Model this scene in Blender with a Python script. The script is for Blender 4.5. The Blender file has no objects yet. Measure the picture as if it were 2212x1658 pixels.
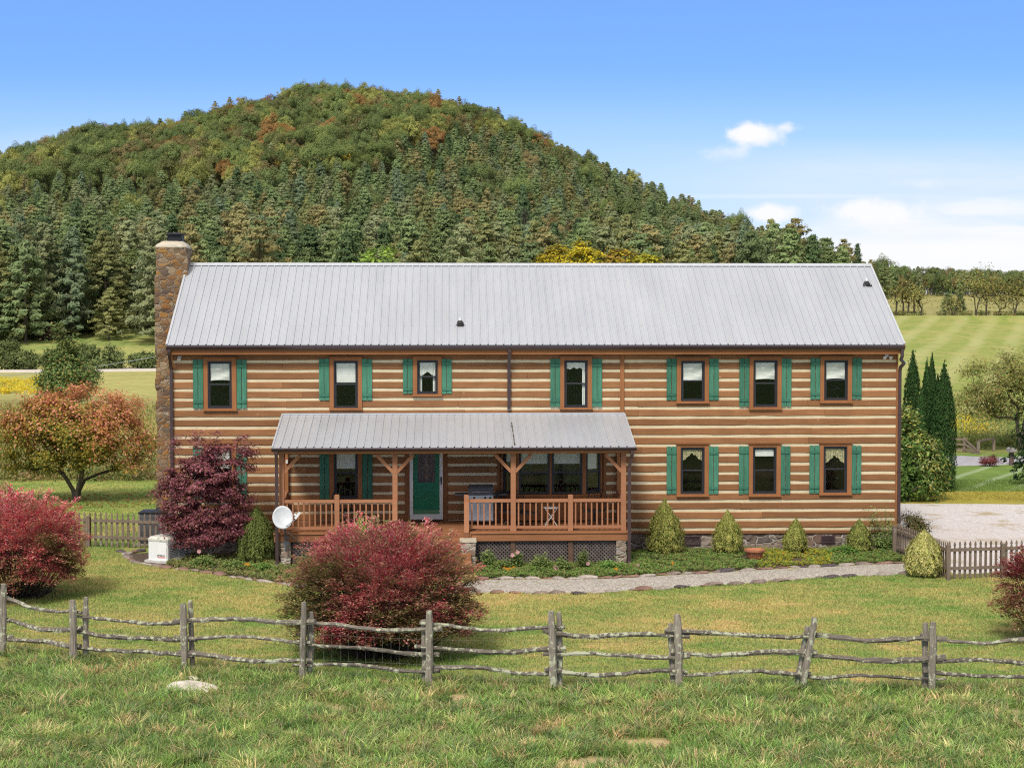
import bpy, math, random
import numpy as np
from mathutils import Vector, Matrix
random.seed(7)
RNG = np.random.default_rng(11)
SC = bpy.context.scene
COL = SC.collection
# ------------------------------------------------------------------ camera geometry
F = 3600.0; CX = 1106.0; CY = 829.0; HZ = 683.0
PITCH = math.atan((CY - HZ) / F)
CAMY = -49.3; CAMZ = 6.97
def ray(px, py):
    dx = (px - CX) / F; dv = -(py - CY) / F
    c, s = math.cos(PITCH), math.sin(PITCH)
    return Vector((dx, c + dv * s, -s + dv * c))
def G(px, py, z=0.0):
    r = ray(px, py); t = (z - CAMZ) / r.z
    return Vector((r.x * t, CAMY + r.y * t, z))
def WY(px, py, y):
    r = ray(px, py); t = (y - CAMY) / r.y
    return Vector((r.x * t, y, CAMZ + r.z * t))
YAW = math.radians(2.2)
CT, ST = math.cos(YAW), math.sin(YAW)
def H(px, py, yl=0.0):
    """pixel -> house-local (x, z) on the local plane y = yl"""
    r = ray(px, py)
    oy = CT * CAMY; dy = -ST * r.x + CT * r.y
    t = (yl - oy) / dy
    X = r.x * t; Y = CAMY + r.y * t
    return CT * X + ST * Y, CAMZ + r.z * t
def L2W(x, y, z=0.0):
    return Vector((CT * x - ST * y, ST * x + CT * y, z))

# ------------------------------------------------------------------ tagging
def tag(o, label=None, cat=None, group=None, kind=None):
    if label: o['label'] = label
    if cat: o['category'] = cat
    if group: o['group'] = group
    if kind: o['kind'] = kind
    return o
def empty(name, loc=(0, 0, 0), rz=0.0, label=None, cat=None, group=None):
    o = bpy.data.objects.new(name, None); COL.objects.link(o)
    o.location = loc; o.rotation_euler = (0, 0, rz); o.empty_display_size = 0.2
    return tag(o, label, cat, group)
def copy_tree(o, parent=None):
    c = o.copy(); COL.objects.link(c)
    if parent is not None: c.parent = parent
    for ch in list(o.children): copy_tree(ch, c)
    return c

# ------------------------------------------------------------------ materials
class NT:
    def __init__(s, name):
        s.m = bpy.data.materials.new(name); s.m.use_nodes = True
        s.t = s.m.node_tree; s.t.nodes.clear()
        s.out = s.t.nodes.new('ShaderNodeOutputMaterial')
    def n(s, typ, **kw):
        nd = s.t.nodes.new(typ)
        for k, v in kw.items():
            if k in nd.inputs: 
                nd.inputs[k].default_value = v
            else: setattr(nd, k, v)
        return nd
    def l(s, a, b): s.t.links.new(a, b)
    def coord(s, scale=(1, 1, 1), obj=True):
        tc = s.n('ShaderNodeTexCoord'); mp = s.n('ShaderNodeMapping')
        mp.inputs['Scale'].default_value = scale
        s.l(tc.outputs['Object' if obj else 'Generated'], mp.inputs[0]); return mp.outputs[0]
    def noise(s, vec, scale, detail=3, rough=0.55):
        nd = s.n('ShaderNodeTexNoise'); nd.inputs['Scale'].default_value = scale
        nd.inputs['Detail'].default_value = detail; nd.inputs['Roughness'].default_value = rough
        s.l(vec, nd.inputs['Vector']); return nd.outputs['Fac']
    def ramp(s, fac, stops):
        r = s.n('ShaderNodeValToRGB'); e = r.color_ramp.elements
        while len(e) < len(stops): e.new(0.5)
        for i, (p, c) in enumerate(stops):
            e[i].position = p; e[i].color = (*c, 1) if len(c) == 3 else c
        s.l(fac, r.inputs[0]); return r.outputs[0]
    def mix(s, fac, a, b, mode='MIX'):
        m = s.n('ShaderNodeMix'); m.data_type = 'RGBA'; m.blend_type = mode
        for v, i in ((fac, 0), (a, 6), (b, 7)):
            if isinstance(v, bpy.types.NodeSocket): s.l(v, m.inputs[i])
            elif isinstance(v, (int, float)): m.inputs[i].default_value = v
            else: m.inputs[i].default_value = (*v, 1)
        return m.outputs[2]
    def math(s, op, a, b=0.0):
        m = s.n('ShaderNodeMath'); m.operation = op
        for v, i in ((a, 0), (b, 1)):
            if isinstance(v, bpy.types.NodeSocket): s.l(v, m.inputs[i])
            else: m.inputs[i].default_value = v
        return m.outputs[0]
    def attr(s, name): return s.n('ShaderNodeAttribute', attribute_name=name)
    def pbr(s, col, rough=0.7, metal=0.0, spec=0.3, bump=None, bs=0.3, bd=0.02):
        p = s.n('ShaderNodeBsdfPrincipled')
        if isinstance(col, bpy.types.NodeSocket): s.l(col, p.inputs['Base Color'])
        else: p.inputs['Base Color'].default_value = (*col, 1)
        if isinstance(rough, bpy.types.NodeSocket): s.l(rough, p.inputs['Roughness'])
        else: p.inputs['Roughness'].default_value = rough
        p.inputs['Metallic'].default_value = metal; p.inputs['Specular IOR Level'].default_value = spec
        if bump is not None:
            b = s.n('ShaderNodeBump'); b.inputs['Strength'].default_value = bs; b.inputs['Distance'].default_value = bd
            s.l(bump, b.inputs['Height']); s.l(b.outputs[0], p.inputs['Normal'])
        s.l(p.outputs[0], s.out.inputs[0]); return s.m

def simple(name, c, rough=0.6, metal=0.0, spec=0.3, var=0.25, scale=6.0, stretch=(1, 1, 1), bs=0.15):
    t = NT(name); v = t.coord(stretch)
    f = t.noise(v, scale, 4)
    a = tuple(x * (1 - var) for x in c); b = tuple(min(1, x * (1 + var)) for x in c)
    tn = t.attr('tone').outputs['Fac']
    col = t.ramp(f, [(0.3, a), (0.7, b)])
    k = t.math('ADD', t.math('MULTIPLY', tn, 0.5), 0.75)
    kk = t.n('ShaderNodeCombineColor'); [t.l(k, kk.inputs[i]) for i in range(3)]
    col = t.mix(1.0, col, kk.outputs[0], 'MULTIPLY')
    return t.pbr(col, rough, metal, spec, bump=f, bs=bs, bd=0.01)

def wood_mat(name, c1, c2, dark, stretch=(0.5, 5, 14), knots=True, lichen=None, vertical=False):
    t = NT(name)
    st = stretch if not vertical else (stretch[2], stretch[1], stretch[0])
    v = t.coord(st); v1 = t.coord((1, 1, 1))
    f = t.noise(v, 3.0, 6, 0.65); f2 = t.noise(v1, 1.3, 4, 0.6)
    col = t.ramp(f, [(0.25, c1), (0.75, c2)])
    col = t.mix(t.ramp(f2, [(0.35, (0, 0, 0)), (0.75, (0.75, 0.75, 0.75))]), col, t.mix(0.5, col, dark))
    tn = t.attr('tone').outputs['Fac']
    k = t.math('ADD', t.math('MULTIPLY', tn, 0.62), 0.69)
    kk = t.n('ShaderNodeCombineColor'); [t.l(k, kk.inputs[i]) for i in range(3)]
    col = t.mix(1.0, col, kk.outputs[0], 'MULTIPLY')
    if knots:
        vo = t.n('ShaderNodeTexVoronoi'); vo.inputs['Scale'].default_value = 2.6
        t.l(t.coord((1, 1, 2.2)), vo.inputs['Vector'])
        kf = t.ramp(vo.outputs['Distance'], [(0.05, (0.85, 0.85, 0.85)), (0.085, (0, 0, 0))])
        nz = t.ramp(t.noise(v1, 0.9, 1), [(0.50, (0, 0, 0)), (0.58, (1, 1, 1))])
        kf = t.mix(1.0, kf, nz, 'MULTIPLY')
        kc = t.ramp(t.noise(v1, 17, 2), [(0.42, dark), (0.56, (0.75, 0.62, 0.4))])
        col = t.mix(kf, col, kc)
    if lichen:
        lf = t.math('ADD', t.noise(v1, lichen[1], 5, 0.7), t.math('MULTIPLY', t.math('SUBTRACT', t.noise(v1, 0.55, 2), 0.5), 0.30))
        lm = t.ramp(lf, [(lichen[2], (0, 0, 0)), (lichen[2] + 0.05, (1, 1, 1))])
        col = t.mix(lm, col, lichen[0])
    return t.pbr(col, 0.8, 0, 0.15, bump=f, bs=0.5, bd=0.012)

def stone_mat(name, pal, mortar, scale=3.2, stretch=(1, 1, 1.7), mw=0.045):
    t = NT(name); v = t.coord(stretch)
    wob = t.n('ShaderNodeTexNoise'); wob.inputs['Scale'].default_value = 2.5; t.l(v, wob.inputs['Vector'])
    ad = t.n('ShaderNodeVectorMath', operation='MULTIPLY_ADD'); ad.inputs[1].default_value = (0.28,) * 3
    t.l(wob.outputs['Color'], ad.inputs[0]); t.l(v, ad.inputs[2])
    v2 = ad.outputs[0]
    a = t.n('ShaderNodeTexVoronoi'); a.inputs['Scale'].default_value = scale; t.l(v2, a.inputs['Vector'])
    e = t.n('ShaderNodeTexVoronoi', feature='DISTANCE_TO_EDGE'); e.inputs['Scale'].default_value = scale; t.l(v2, e.inputs['Vector'])
    sep = t.n('ShaderNodeSeparateColor'); t.l(a.outputs['Color'], sep.inputs[0])
    n = len(pal)
    col = t.ramp(sep.outputs[0], [((i + 0.5) / n, c) for i, c in enumerate(pal)])
    f = t.noise(v, 9, 6, 0.7)
    col = t.mix(t.ramp(f, [(0.35, (0, 0, 0)), (0.8, (0.8, 0.8, 0.8))]), col, t.mix(0.6, col, (0.08, 0.05, 0.03)))
    mm = t.ramp(e.outputs['Distance'], [(mw * 0.5, (1, 1, 1)), (mw, (0, 0, 0))])
    col = t.mix(mm, col, mortar)
    hgt = t.ramp(e.outputs['Distance'], [(0.0, (0, 0, 0)), (mw * 2.2, (0.8, 0.8, 0.8)), (1.0, (1, 1, 1))])
    hgt = t.mix(0.25, hgt, f, 'ADD')
    return t.pbr(col, 0.85, 0, 0.2, bump=hgt, bs=0.8, bd=0.05)

def leaf_mat(name, trans=0.3, rough=0.6, tint=(1, 1, 1)):
    t = NT(name); c = t.attr('col').outputs['Color']
    oi = t.n('ShaderNodeObjectInfo')
    v = t.math('ADD', t.math('MULTIPLY', oi.outputs['Random'], 0.35), 0.82)
    kk = t.n('ShaderNodeCombineColor'); [t.l(v, kk.inputs[i]) for i in range(3)]
    c = t.mix(1.0, c, kk.outputs[0], 'MULTIPLY')
    c = t.mix(1.0, c, tint, 'MULTIPLY')
    d = t.n('ShaderNodeBsdfDiffuse'); t.l(c, d.inputs[0])
    tr = t.n('ShaderNodeBsdfTranslucent'); t.l(c, tr.inputs[0])
    mx = t.n('ShaderNodeMixShader'); mx.inputs[0].default_value = trans
    t.l(d.outputs[0], mx.inputs[1]); t.l(tr.outputs[0], mx.inputs[2])
    t.l(mx.outputs[0], t.out.inputs[0]); return t.m

M = {}
M['log'] = wood_mat('stained_log', (0.245, 0.108, 0.045), (0.395, 0.192, 0.086), (0.12, 0.052, 0.026))
M['trim'] = wood_mat('stained_trim', (0.29, 0.118, 0.046), (0.385, 0.168, 0.070), (0.18, 0.07, 0.03), knots=False)
M['trim_v'] = wood_mat('stained_trim_upright', (0.29, 0.118, 0.046), (0.385, 0.168, 0.070), (0.18, 0.07, 0.03), knots=False, vertical=True)
M['deckwood'] = wood_mat('stained_deck', (0.27, 0.115, 0.052), (0.38, 0.17, 0.08), (0.16, 0.068, 0.032), knots=False)
M['rail'] = wood_mat('stained_rail', (0.31, 0.138, 0.072), (0.40, 0.19, 0.102), (0.25, 0.1, 0.05), knots=False)
M['chink'] = simple('chinking', (0.74, 0.63, 0.42), 0.9, var=0.08, scale=5)
M['shutter'] = wood_mat('green_paint', (0.040, 0.155, 0.100), (0.100, 0.275, 0.180), (0.03, 0.10, 0.065), knots=False, vertical=True, stretch=(0.8, 5, 9))
M['bronze'] = simple('dark_window_frame', (0.030, 0.027, 0.030), 0.4, var=0.1)
M['gutter'] = simple('brown_gutter', (0.062, 0.036, 0.034), 0.35, spec=0.5, var=0.08)
M['white'] = simple('white_paint', (0.72, 0.70, 0.66), 0.5, var=0.04)
M['whitep'] = simple('white_metal', (0.78, 0.78, 0.76), 0.45, var=0.05, scale=2)
M['green_door'] = simple('green_door_paint', (0.015, 0.23, 0.115), 0.4, var=0.1)
M['black'] = simple('black_metal', (0.018, 0.018, 0.02), 0.45, var=0.2)
M['darkgrey'] = simple('dark_grey_metal', (0.10, 0.10, 0.11), 0.5, var=0.15)
M['steel'] = simple('stainless_steel', (0.42, 0.45, 0.50), 0.35, metal=0.5, var=0.08, scale=3)
M['curtain'] = simple('curtain_cloth', (0.74, 0.74, 0.68), 0.9, var=0.06)
M['valance'] = simple('patterned_cloth', (0.42, 0.38, 0.22), 0.9, var=0.6, scale=18)
M['chim'] = stone_mat('chimney_stone', [(0.22, 0.125, 0.06), (0.33, 0.18, 0.07), (0.18, 0.115, 0.075), (0.40, 0.20, 0.055), (0.28, 0.185, 0.11), (0.36, 0.26, 0.16), (0.12, 0.085, 0.07), (0.32, 0.15, 0.05)], (0.33, 0.28, 0.22), 4.3)
M['found'] = stone_mat('foundation_stone', [(0.30, 0.25, 0.20), (0.14, 0.10, 0.08), (0.36, 0.30, 0.25), (0.20, 0.13, 0.10), (0.28, 0.22, 0.17), (0.12, 0.10, 0.09), (0.40, 0.34, 0.28)], (0.46, 0.42, 0.36), 2.4, (1, 1, 1.8), 0.04)
M['concrete'] = simple('concrete', (0.52, 0.45, 0.35), 0.85, var=0.2, scale=7)
M['pot'] = simple('terracotta', (0.42, 0.17, 0.09), 0.8, var=0.2)
M['dark_post'] = simple('dark_stained_post', (0.13, 0.075, 0.05), .85, var=.3)
M['lattice'] = simple('weathered_lattice', (0.12, 0.097, 0.09), 0.85, var=0.25, scale=9)
M['picket'] = wood_mat('weathered_picket', (0.13, 0.09, 0.065), (0.27, 0.21, 0.165), (0.10, 0.07, 0.05), knots=False, vertical=True, lichen=((0.27, 0.28, 0.24), 9, 0.60))
M['rail_old'] = wood_mat('lichen_rail', (0.075, 0.060, 0.048), (0.27, 0.23, 0.185), (0.03, 0.025, 0.022), knots=False, stretch=(1.5, 9, 9), lichen=((0.42, 0.42, 0.29), 9, 0.515))
M['post_old'] = wood_mat('lichen_post', (0.14, 0.115, 0.09), (0.40, 0.345, 0.275), (0.05, 0.04, 0.035), knots=False, vertical=True, stretch=(1.2, 9, 13), lichen=((0.48, 0.49, 0.34), 8, 0.54))
M['wire'] = simple('wire', (0.16, 0.15, 0.13), 0.6)
M['bark'] = simple('bark', (0.11, 0.085, 0.065), 0.9, var=0.45, scale=8, stretch=(3, 3, 0.7), bs=0.6)
M['bark_pale'] = simple('pale_bark', (0.26, 0.22, 0.20), 0.9, var=0.35, scale=8, bs=0.5)
M['leaf'] = leaf_mat('foliage'); M['grass'] = leaf_mat('grass_blades', 0.35)
M['red_letter'] = simple('red_print', (0.6, 0.06, 0.03), 0.5, var=0.02)
M['black_letter'] = simple('black_print', (0.05, 0.05, 0.05), 0.5, var=0.02)
M['tan_letter'] = simple('tan_print', (0.75, 0.62, 0.5), 0.5, var=0.02)
M['leaded'] = simple('leaded_came', (0.55, 0.42, 0.28), 0.4, var=0.1)
M['pinkflower'] = simple('pink_petal', (0.75, 0.42, 0.42), 0.7); M['orangeflower'] = simple('orange_petal', (0.85, 0.34, 0.02), 0.7)

def glass_mat():
    t = NT('window_glass')
    tr = t.n('ShaderNodeBsdfTransparent'); tr.inputs[0].default_value = (0.93, 0.95, 0.94, 1)
    g = t.n('ShaderNodeBsdfGlossy'); g.inputs['Roughness'].default_value = 0.04; g.inputs[0].default_value = (0.9, 0.95, 1, 1)
    fr = t.n('ShaderNodeLayerWeight'); fr.inputs[0].default_value = 0.5
    k = t.math('ADD', t.math('MULTIPLY', t.math('POWER', fr.outputs['Facing'], 4.0), 0.8), 0.055)
    mx = t.n('ShaderNodeMixShader'); t.l(k, mx.inputs[0]); t.l(tr.outputs[0], mx.inputs[1]); t.l(g.outputs[0], mx.inputs[2])
    t.l(mx.outputs[0], t.out.inputs[0]); return t.m
M['glass'] = glass_mat()
def roof_mat():
    t = NT('metal_roof'); v = t.coord((1, 0.25, 0.25))
    f = t.noise(v, 1.2, 4, 0.6); f2 = t.noise(t.coord((12, 1.2, 1.2)), 2.0, 4, 0.6)
    col = t.ramp(f, [(0.3, (0.445, 0.455, 0.485)), (0.7, (0.51, 0.52, 0.55))])
    col = t.mix(t.ramp(f2, [(0.5, (0, 0, 0)), (0.8, (0.35, 0.35, 0.35))]), col, (0.36, 0.36, 0.38))
    return t.pbr(col, 0.42, 0.25, 0.5, bump=f2, bs=0.04, bd=0.005)
M['roof'] = roof_mat()
M['screw'] = simple('roof_screw', (0.18, 0.18, 0.2), 0.5)
M['ridge'] = simple('ridge_metal', (0.52, 0.53, 0.55), .45, metal=.2, var=.08)
M['vent_rubber'] = simple('dark_rubber', (0.03, 0.025, 0.025), 0.6)  # black rubber flashing round the roof vent pipes

# ------------------------------------------------------------------ mesh builder (small parts)
class MB:
    def __init__(s): s.v = []; s.f = []; s.t = []; s.m = []
    def add(s, vs, fs, tone=0.5, mi=0):
        b = len(s.v); s.v += [tuple(p) for p in vs]; s.f += [tuple(i + b for i in f) for f in fs]
        s.t += [tone] * len(vs); s.m += [mi] * len(fs); return s
    def box(s, x0, x1, y0, y1, z0, z1, tone=0.5, mi=0):
        return s.add([(x0, y0, z0), (x1, y0, z0), (x1, y1, z0), (x0, y1, z0), (x0, y0, z1), (x1, y0, z1), (x1, y1, z1), (x0, y1, z1)],
                     [(0, 3, 2, 1), (4, 5, 6, 7), (0, 1, 5, 4), (1, 2, 6, 5), (2, 3, 7, 6), (3, 0, 4, 7)], tone, mi)
    def bar(s, a, b, w, h, up=(0, 0, 1), tone=0.5, mi=0):
        a = Vector(a); b = Vector(b); d = (b - a).normalized(); u = Vector(up)
        r = d.cross(u)
        if r.length < 1e-4: r = d.cross(Vector((1, 0, 0)))
        r.normalize(); u = r.cross(d).normalized()
        vs = [p + r * (w / 2 * sx) + u * (h / 2 * sz) for p in (a, b) for sx, sz in ((-1, -1), (1, -1), (1, 1), (-1, 1))]
        return s.add(vs, [(3, 2, 1, 0), (4, 5, 6, 7), (0, 1, 5, 4), (1, 2, 6, 5), (2, 3, 7, 6), (3, 0, 4, 7)], tone, mi)
    def loft(s, rings, tone=0.5, mi=0, cap=True, tones=None):
        n = len(rings[0]); vs = [p for r in rings for p in r]; fs = []
        for i in range(len(rings) - 1):
            for j in range(n):
                k = (j + 1) % n; fs.append((i * n + j, i * n + k, (i + 1) * n + k, (i + 1) * n + j))
        if cap: fs += [tuple(range(n - 1, -1, -1)), tuple((len(rings) - 1) * n + j for j in range(n))]
        return s.add(vs, fs, tone, mi)
    def tube(s, pts, rad, seg=8, tone=0.5, mi=0, squash=1.0, jit=0.0):
        pts = [Vector(p) for p in pts]; rings = []
        rad = rad if isinstance(rad, (list, tuple)) else [rad] * len(pts)
        ref = None
        for i, p in enumerate(pts):
            d = (pts[min(i + 1, len(pts) - 1)] - pts[max(i - 1, 0)]).normalized()
            if ref is None:
                ref = d.cross(Vector((0, 0, 1)));
                if ref.length < 0.05: ref = Vector((1, 0, 0))
            r = (ref - d * ref.dot(d)).normalized(); ref = r; u = r.cross(d)
            rings.append([p + (r * math.cos(a) + u * math.sin(a) * squash) * rad[i] * (1 + (random.uniform(-jit, jit) if jit else 0)) for a in [2 * math.pi * k / seg for k in range(seg)]])
        return s.loft(rings, tone, mi)
    def lathe(s, prof, c=(0, 0, 0), seg=16, tone=0.5, mi=0):
        rings = [[(c[0] + r * math.cos(2 * math.pi * k / seg), c[1] + r * math.sin(2 * math.pi * k / seg), c[2] + z) for k in range(seg)] for r, z in prof]
        return s.loft(rings, tone, mi)
    def build(s, name, mats, parent=None, smooth=False):
        me = bpy.data.meshes.new(name); me.from_pydata(s.v, [], s.f)
        a = me.attributes.new('tone', 'FLOAT', 'POINT'); a.data.foreach_set('value', s.t)
        for m in (mats if isinstance(mats, (list, tuple)) else [mats]): me.materials.append(m)
        me.polygons.foreach_set('material_index', s.m)
        if smooth: me.polygons.foreach_set('use_smooth', [True] * len(s.f))
        me.update(); o = bpy.data.objects.new(name, me); COL.objects.link(o)
        if parent is not None: o.parent = parent
        return o
def recalc(o):
    import bmesh
    b = bmesh.new(); b.from_mesh(o.data); bmesh.ops.recalc_face_normals(b, faces=b.faces); b.to_mesh(o.data); b.free(); return o

# ------------------------------------------------------------------ fast numpy meshes (foliage, grass, terrain)
def qmesh(name, V, Q, C=None, mats=(), mi=None, parent=None, smooth=False, link=True):
    me = bpy.data.meshes.new(name); V = np.asarray(V, np.float32); Q = np.asarray(Q, np.int32)
    me.vertices.add(len(V)); me.vertices.foreach_set('co', V.ravel())
    me.loops.add(Q.size); me.loops.foreach_set('vertex_index', Q.ravel())
    me.polygons.add(len(Q)); me.polygons.foreach_set('loop_start', np.arange(0, Q.size, 4, dtype=np.int32))
    for m in mats: me.materials.append(m)
    if mi is not None: me.polygons.foreach_set('material_index', np.asarray(mi, np.int32))
    if smooth: me.polygons.foreach_set('use_smooth', np.ones(len(Q), bool))
    if C is not None:
        a = me.attributes.new('col', 'FLOAT_COLOR', 'POINT')
        a.data.foreach_set('color', np.concatenate([C, np.ones((len(C), 1))], 1).astype(np.float32).ravel())
    me.update(calc_edges=True)
    if not link: return me
    o = bpy.data.objects.new(name, me); COL.objects.link(o)
    if parent is not None: o.parent = parent
    return o
def unit(a): return a / np.maximum(np.linalg.norm(a, axis=1, keepdims=True), 1e-9)
class Foliage:
    def __init__(s): s.V = []; s.Q = []; s.C = []; s.MI = []; s.n = 0
    def leaves(s, P, N, L, Wd, C, T=None, mi=0, bend=0.0):
        n = len(P); N = unit(N + RNG.normal(0, 0.35, (n, 3)))
        if T is None: T = RNG.normal(0, 1, (n, 3))
        T = unit(T - N * np.sum(T * N, 1, keepdims=True)); B = np.cross(N, T)
        L = np.broadcast_to(np.asarray(L, float).reshape(-1, 1) if np.ndim(L) else np.full((1, 1), L), (n, 1)); Wd = np.broadcast_to(np.asarray(Wd, float).reshape(-1, 1) if np.ndim(Wd) else np.full((1, 1), Wd), (n, 1))
        k = RNG.uniform(0.75, 1.25, (n, 1)); L = L * k; Wd = Wd * k
        V = np.stack([P - T * L / 2, P + B * Wd / 2, P + T * L / 2, P - B * Wd / 2], 1).reshape(-1, 3)
        s.V.append(V); s.Q.append(np.arange(4 * n).reshape(n, 4) + s.n); s.C.append(np.repeat(C, 4, 0)); s.MI.append(np.full(n, mi)); s.n += 4 * n
    def tube(s, pts, rad, seg=5, col=(0.1, 0.08, 0.06), mi=1):
        pts = np.asarray(pts, float); m = len(pts); d = np.gradient(pts, axis=0); d = unit(d)
        ref = np.cross(d, [0.13, 0.31, 0.94]); ref = unit(ref); u = np.cross(ref, d)
        a = np.arange(seg) * 2 * math.pi / seg; rad = np.asarray(rad, float).reshape(-1, 1, 1)
        V = pts[:, None] + (ref[:, None] * np.cos(a)[None, :, None] + u[:, None] * np.sin(a)[None, :, None]) * rad
        i = np.arange(m - 1)[:, None]; j = np.arange(seg)[None]; k = (j + 1) % seg
        Q = np.stack([i * seg + j, i * seg + k, (i + 1) * seg + k, (i + 1) * seg + j], -1).reshape(-1, 4)
        s.V.append(V.reshape(-1, 3)); s.Q.append(Q + s.n); s.C.append(np.tile(np.array(col, float), (m * seg, 1))); s.MI.append(np.full(len(Q), mi)); s.n += m * seg
    def mesh(s, name, mats, parent=None, link=True):
        return qmesh(name, np.concatenate(s.V), np.concatenate(s.Q), np.concatenate(s.C), mats, np.concatenate(s.MI), parent, link=link)
def pal(colors, n, jit=0.18, w=None):
    colors = np.array(colors, float); i = RNG.choice(len(colors), n, p=w)
    return np.clip(colors[i] * RNG.uniform(1 - jit, 1 + jit, (n, 1)) * RNG.uniform(0.93, 1.07, (n, 3)), 0, 1)
_K = [(RNG.normal(0, 1, 2), RNG.uniform(0, 6.28)) for _ in range(24)]
def snoise(x, y, scale=1.0, seed=0):
    v = 0; 
    for i in range(6):
        k, p = _K[(i + seed * 6) % 24]; v = v + np.sin((x * k[0] + y * k[1]) * scale * (0.6 + 0.45 * i) + p + 1.7 * np.sin((x * k[1] - y * k[0]) * scale * 0.7 + p * 2))
    return v / 6.0

# ------------------------------------------------------------------ terrain
def sm(a, b, x):
    t = np.clip((x - a) / (b - a), 0, 1); return t * t * (3 - 2 * t)
TPX = [-300, 0, 130, 200, 350, 450, 540, 600, 660, 740, 850, 960, 1080, 1180, 1300, 1400, 1500, 1600, 1700, 1800, 1900, 2000, 2212, 2500]
TPY = [400, 335, 285, 268, 262, 235, 215, 197, 182, 180, 188, 207, 240, 290, 340, 375, 425, 460, 495, 535, 560, 576, 584, 590]
def hill_params(u):
    px = u * F + CX
    T = np.interp(px, TPX, TPY); dr = np.interp(px, [-300, 0, 1000, 1500, 1850, 2500], [620, 660, 720, 600, 500, 520])
    return px, T, dr
def terrain(x, y):
    x = np.asarray(x, float); y = np.asarray(y, float); d = np.maximum(y - CAMY, 1.0); u = x / d
    near = np.interp(y, [-80, -24, -17, -12, -4, 0], [-0.55, -0.42, -0.35, -0.27, -0.06, 0])
    px, T, dr = hill_params(u)
    left = np.interp(d, [190, 218, 235, 262, 300], [0, 0.15, 1.9, 4.7, 7.5])
    crest = 7.1 - (px - 1940) * 0.0042
    right = np.where(d < 258, np.interp(d, [92, 110, 150, 200, 258], [0, 0.35, 2.0, 4.1, 7.1]) * crest / 7.1,
                     np.interp(d, [258, 285, 340, 400, 480, 560], [7.1, 6.6, 8.2, 10.0, 13.3, 14.5]))
    w = sm(1650, 1860, px)
    db = 268.0; ztop = CAMZ + (HZ - T) * dr / F - 12.0
    s = np.clip((d - db) / (dr - db), 0, 1)
    zl = 5.2 + (ztop - 5.2) * (0.50 * s + 0.50 * sm(0, 1.0, s)) 
    hill = np.where(d < db, left, np.where(d <= dr, zl, ztop - (d - dr) * 0.22))
    hill = np.maximum(hill, np.minimum(left, 0.0) - 5)
    back = hill * (1 - w) + right * w
    far = np.clip((d - 560) / 200, 0, 1) * w
    back = back * (1 - far) + 2 * far
    z = np.where(d > 90, back, 0) + near
    z = z + np.where(d > 60, 0.05 * snoise(x, y, 0.05, 2) * np.clip((d - 60) / 100, 0, 1), 0)
    return z
def tz(x, y): return float(terrain(x, y))
def ground_at(px, py):
    """march a pixel ray to the terrain"""
    r = ray(px, py); lo = 15.0
    for t in np.geomspace(20, 900, 1500):
        if CAMZ + r.z * t < tz(r.x * t, CAMY + r.y * t): break
    return Vector((r.x * t, CAMY + r.y * t, tz(r.x * t, CAMY + r.y * t)))

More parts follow.
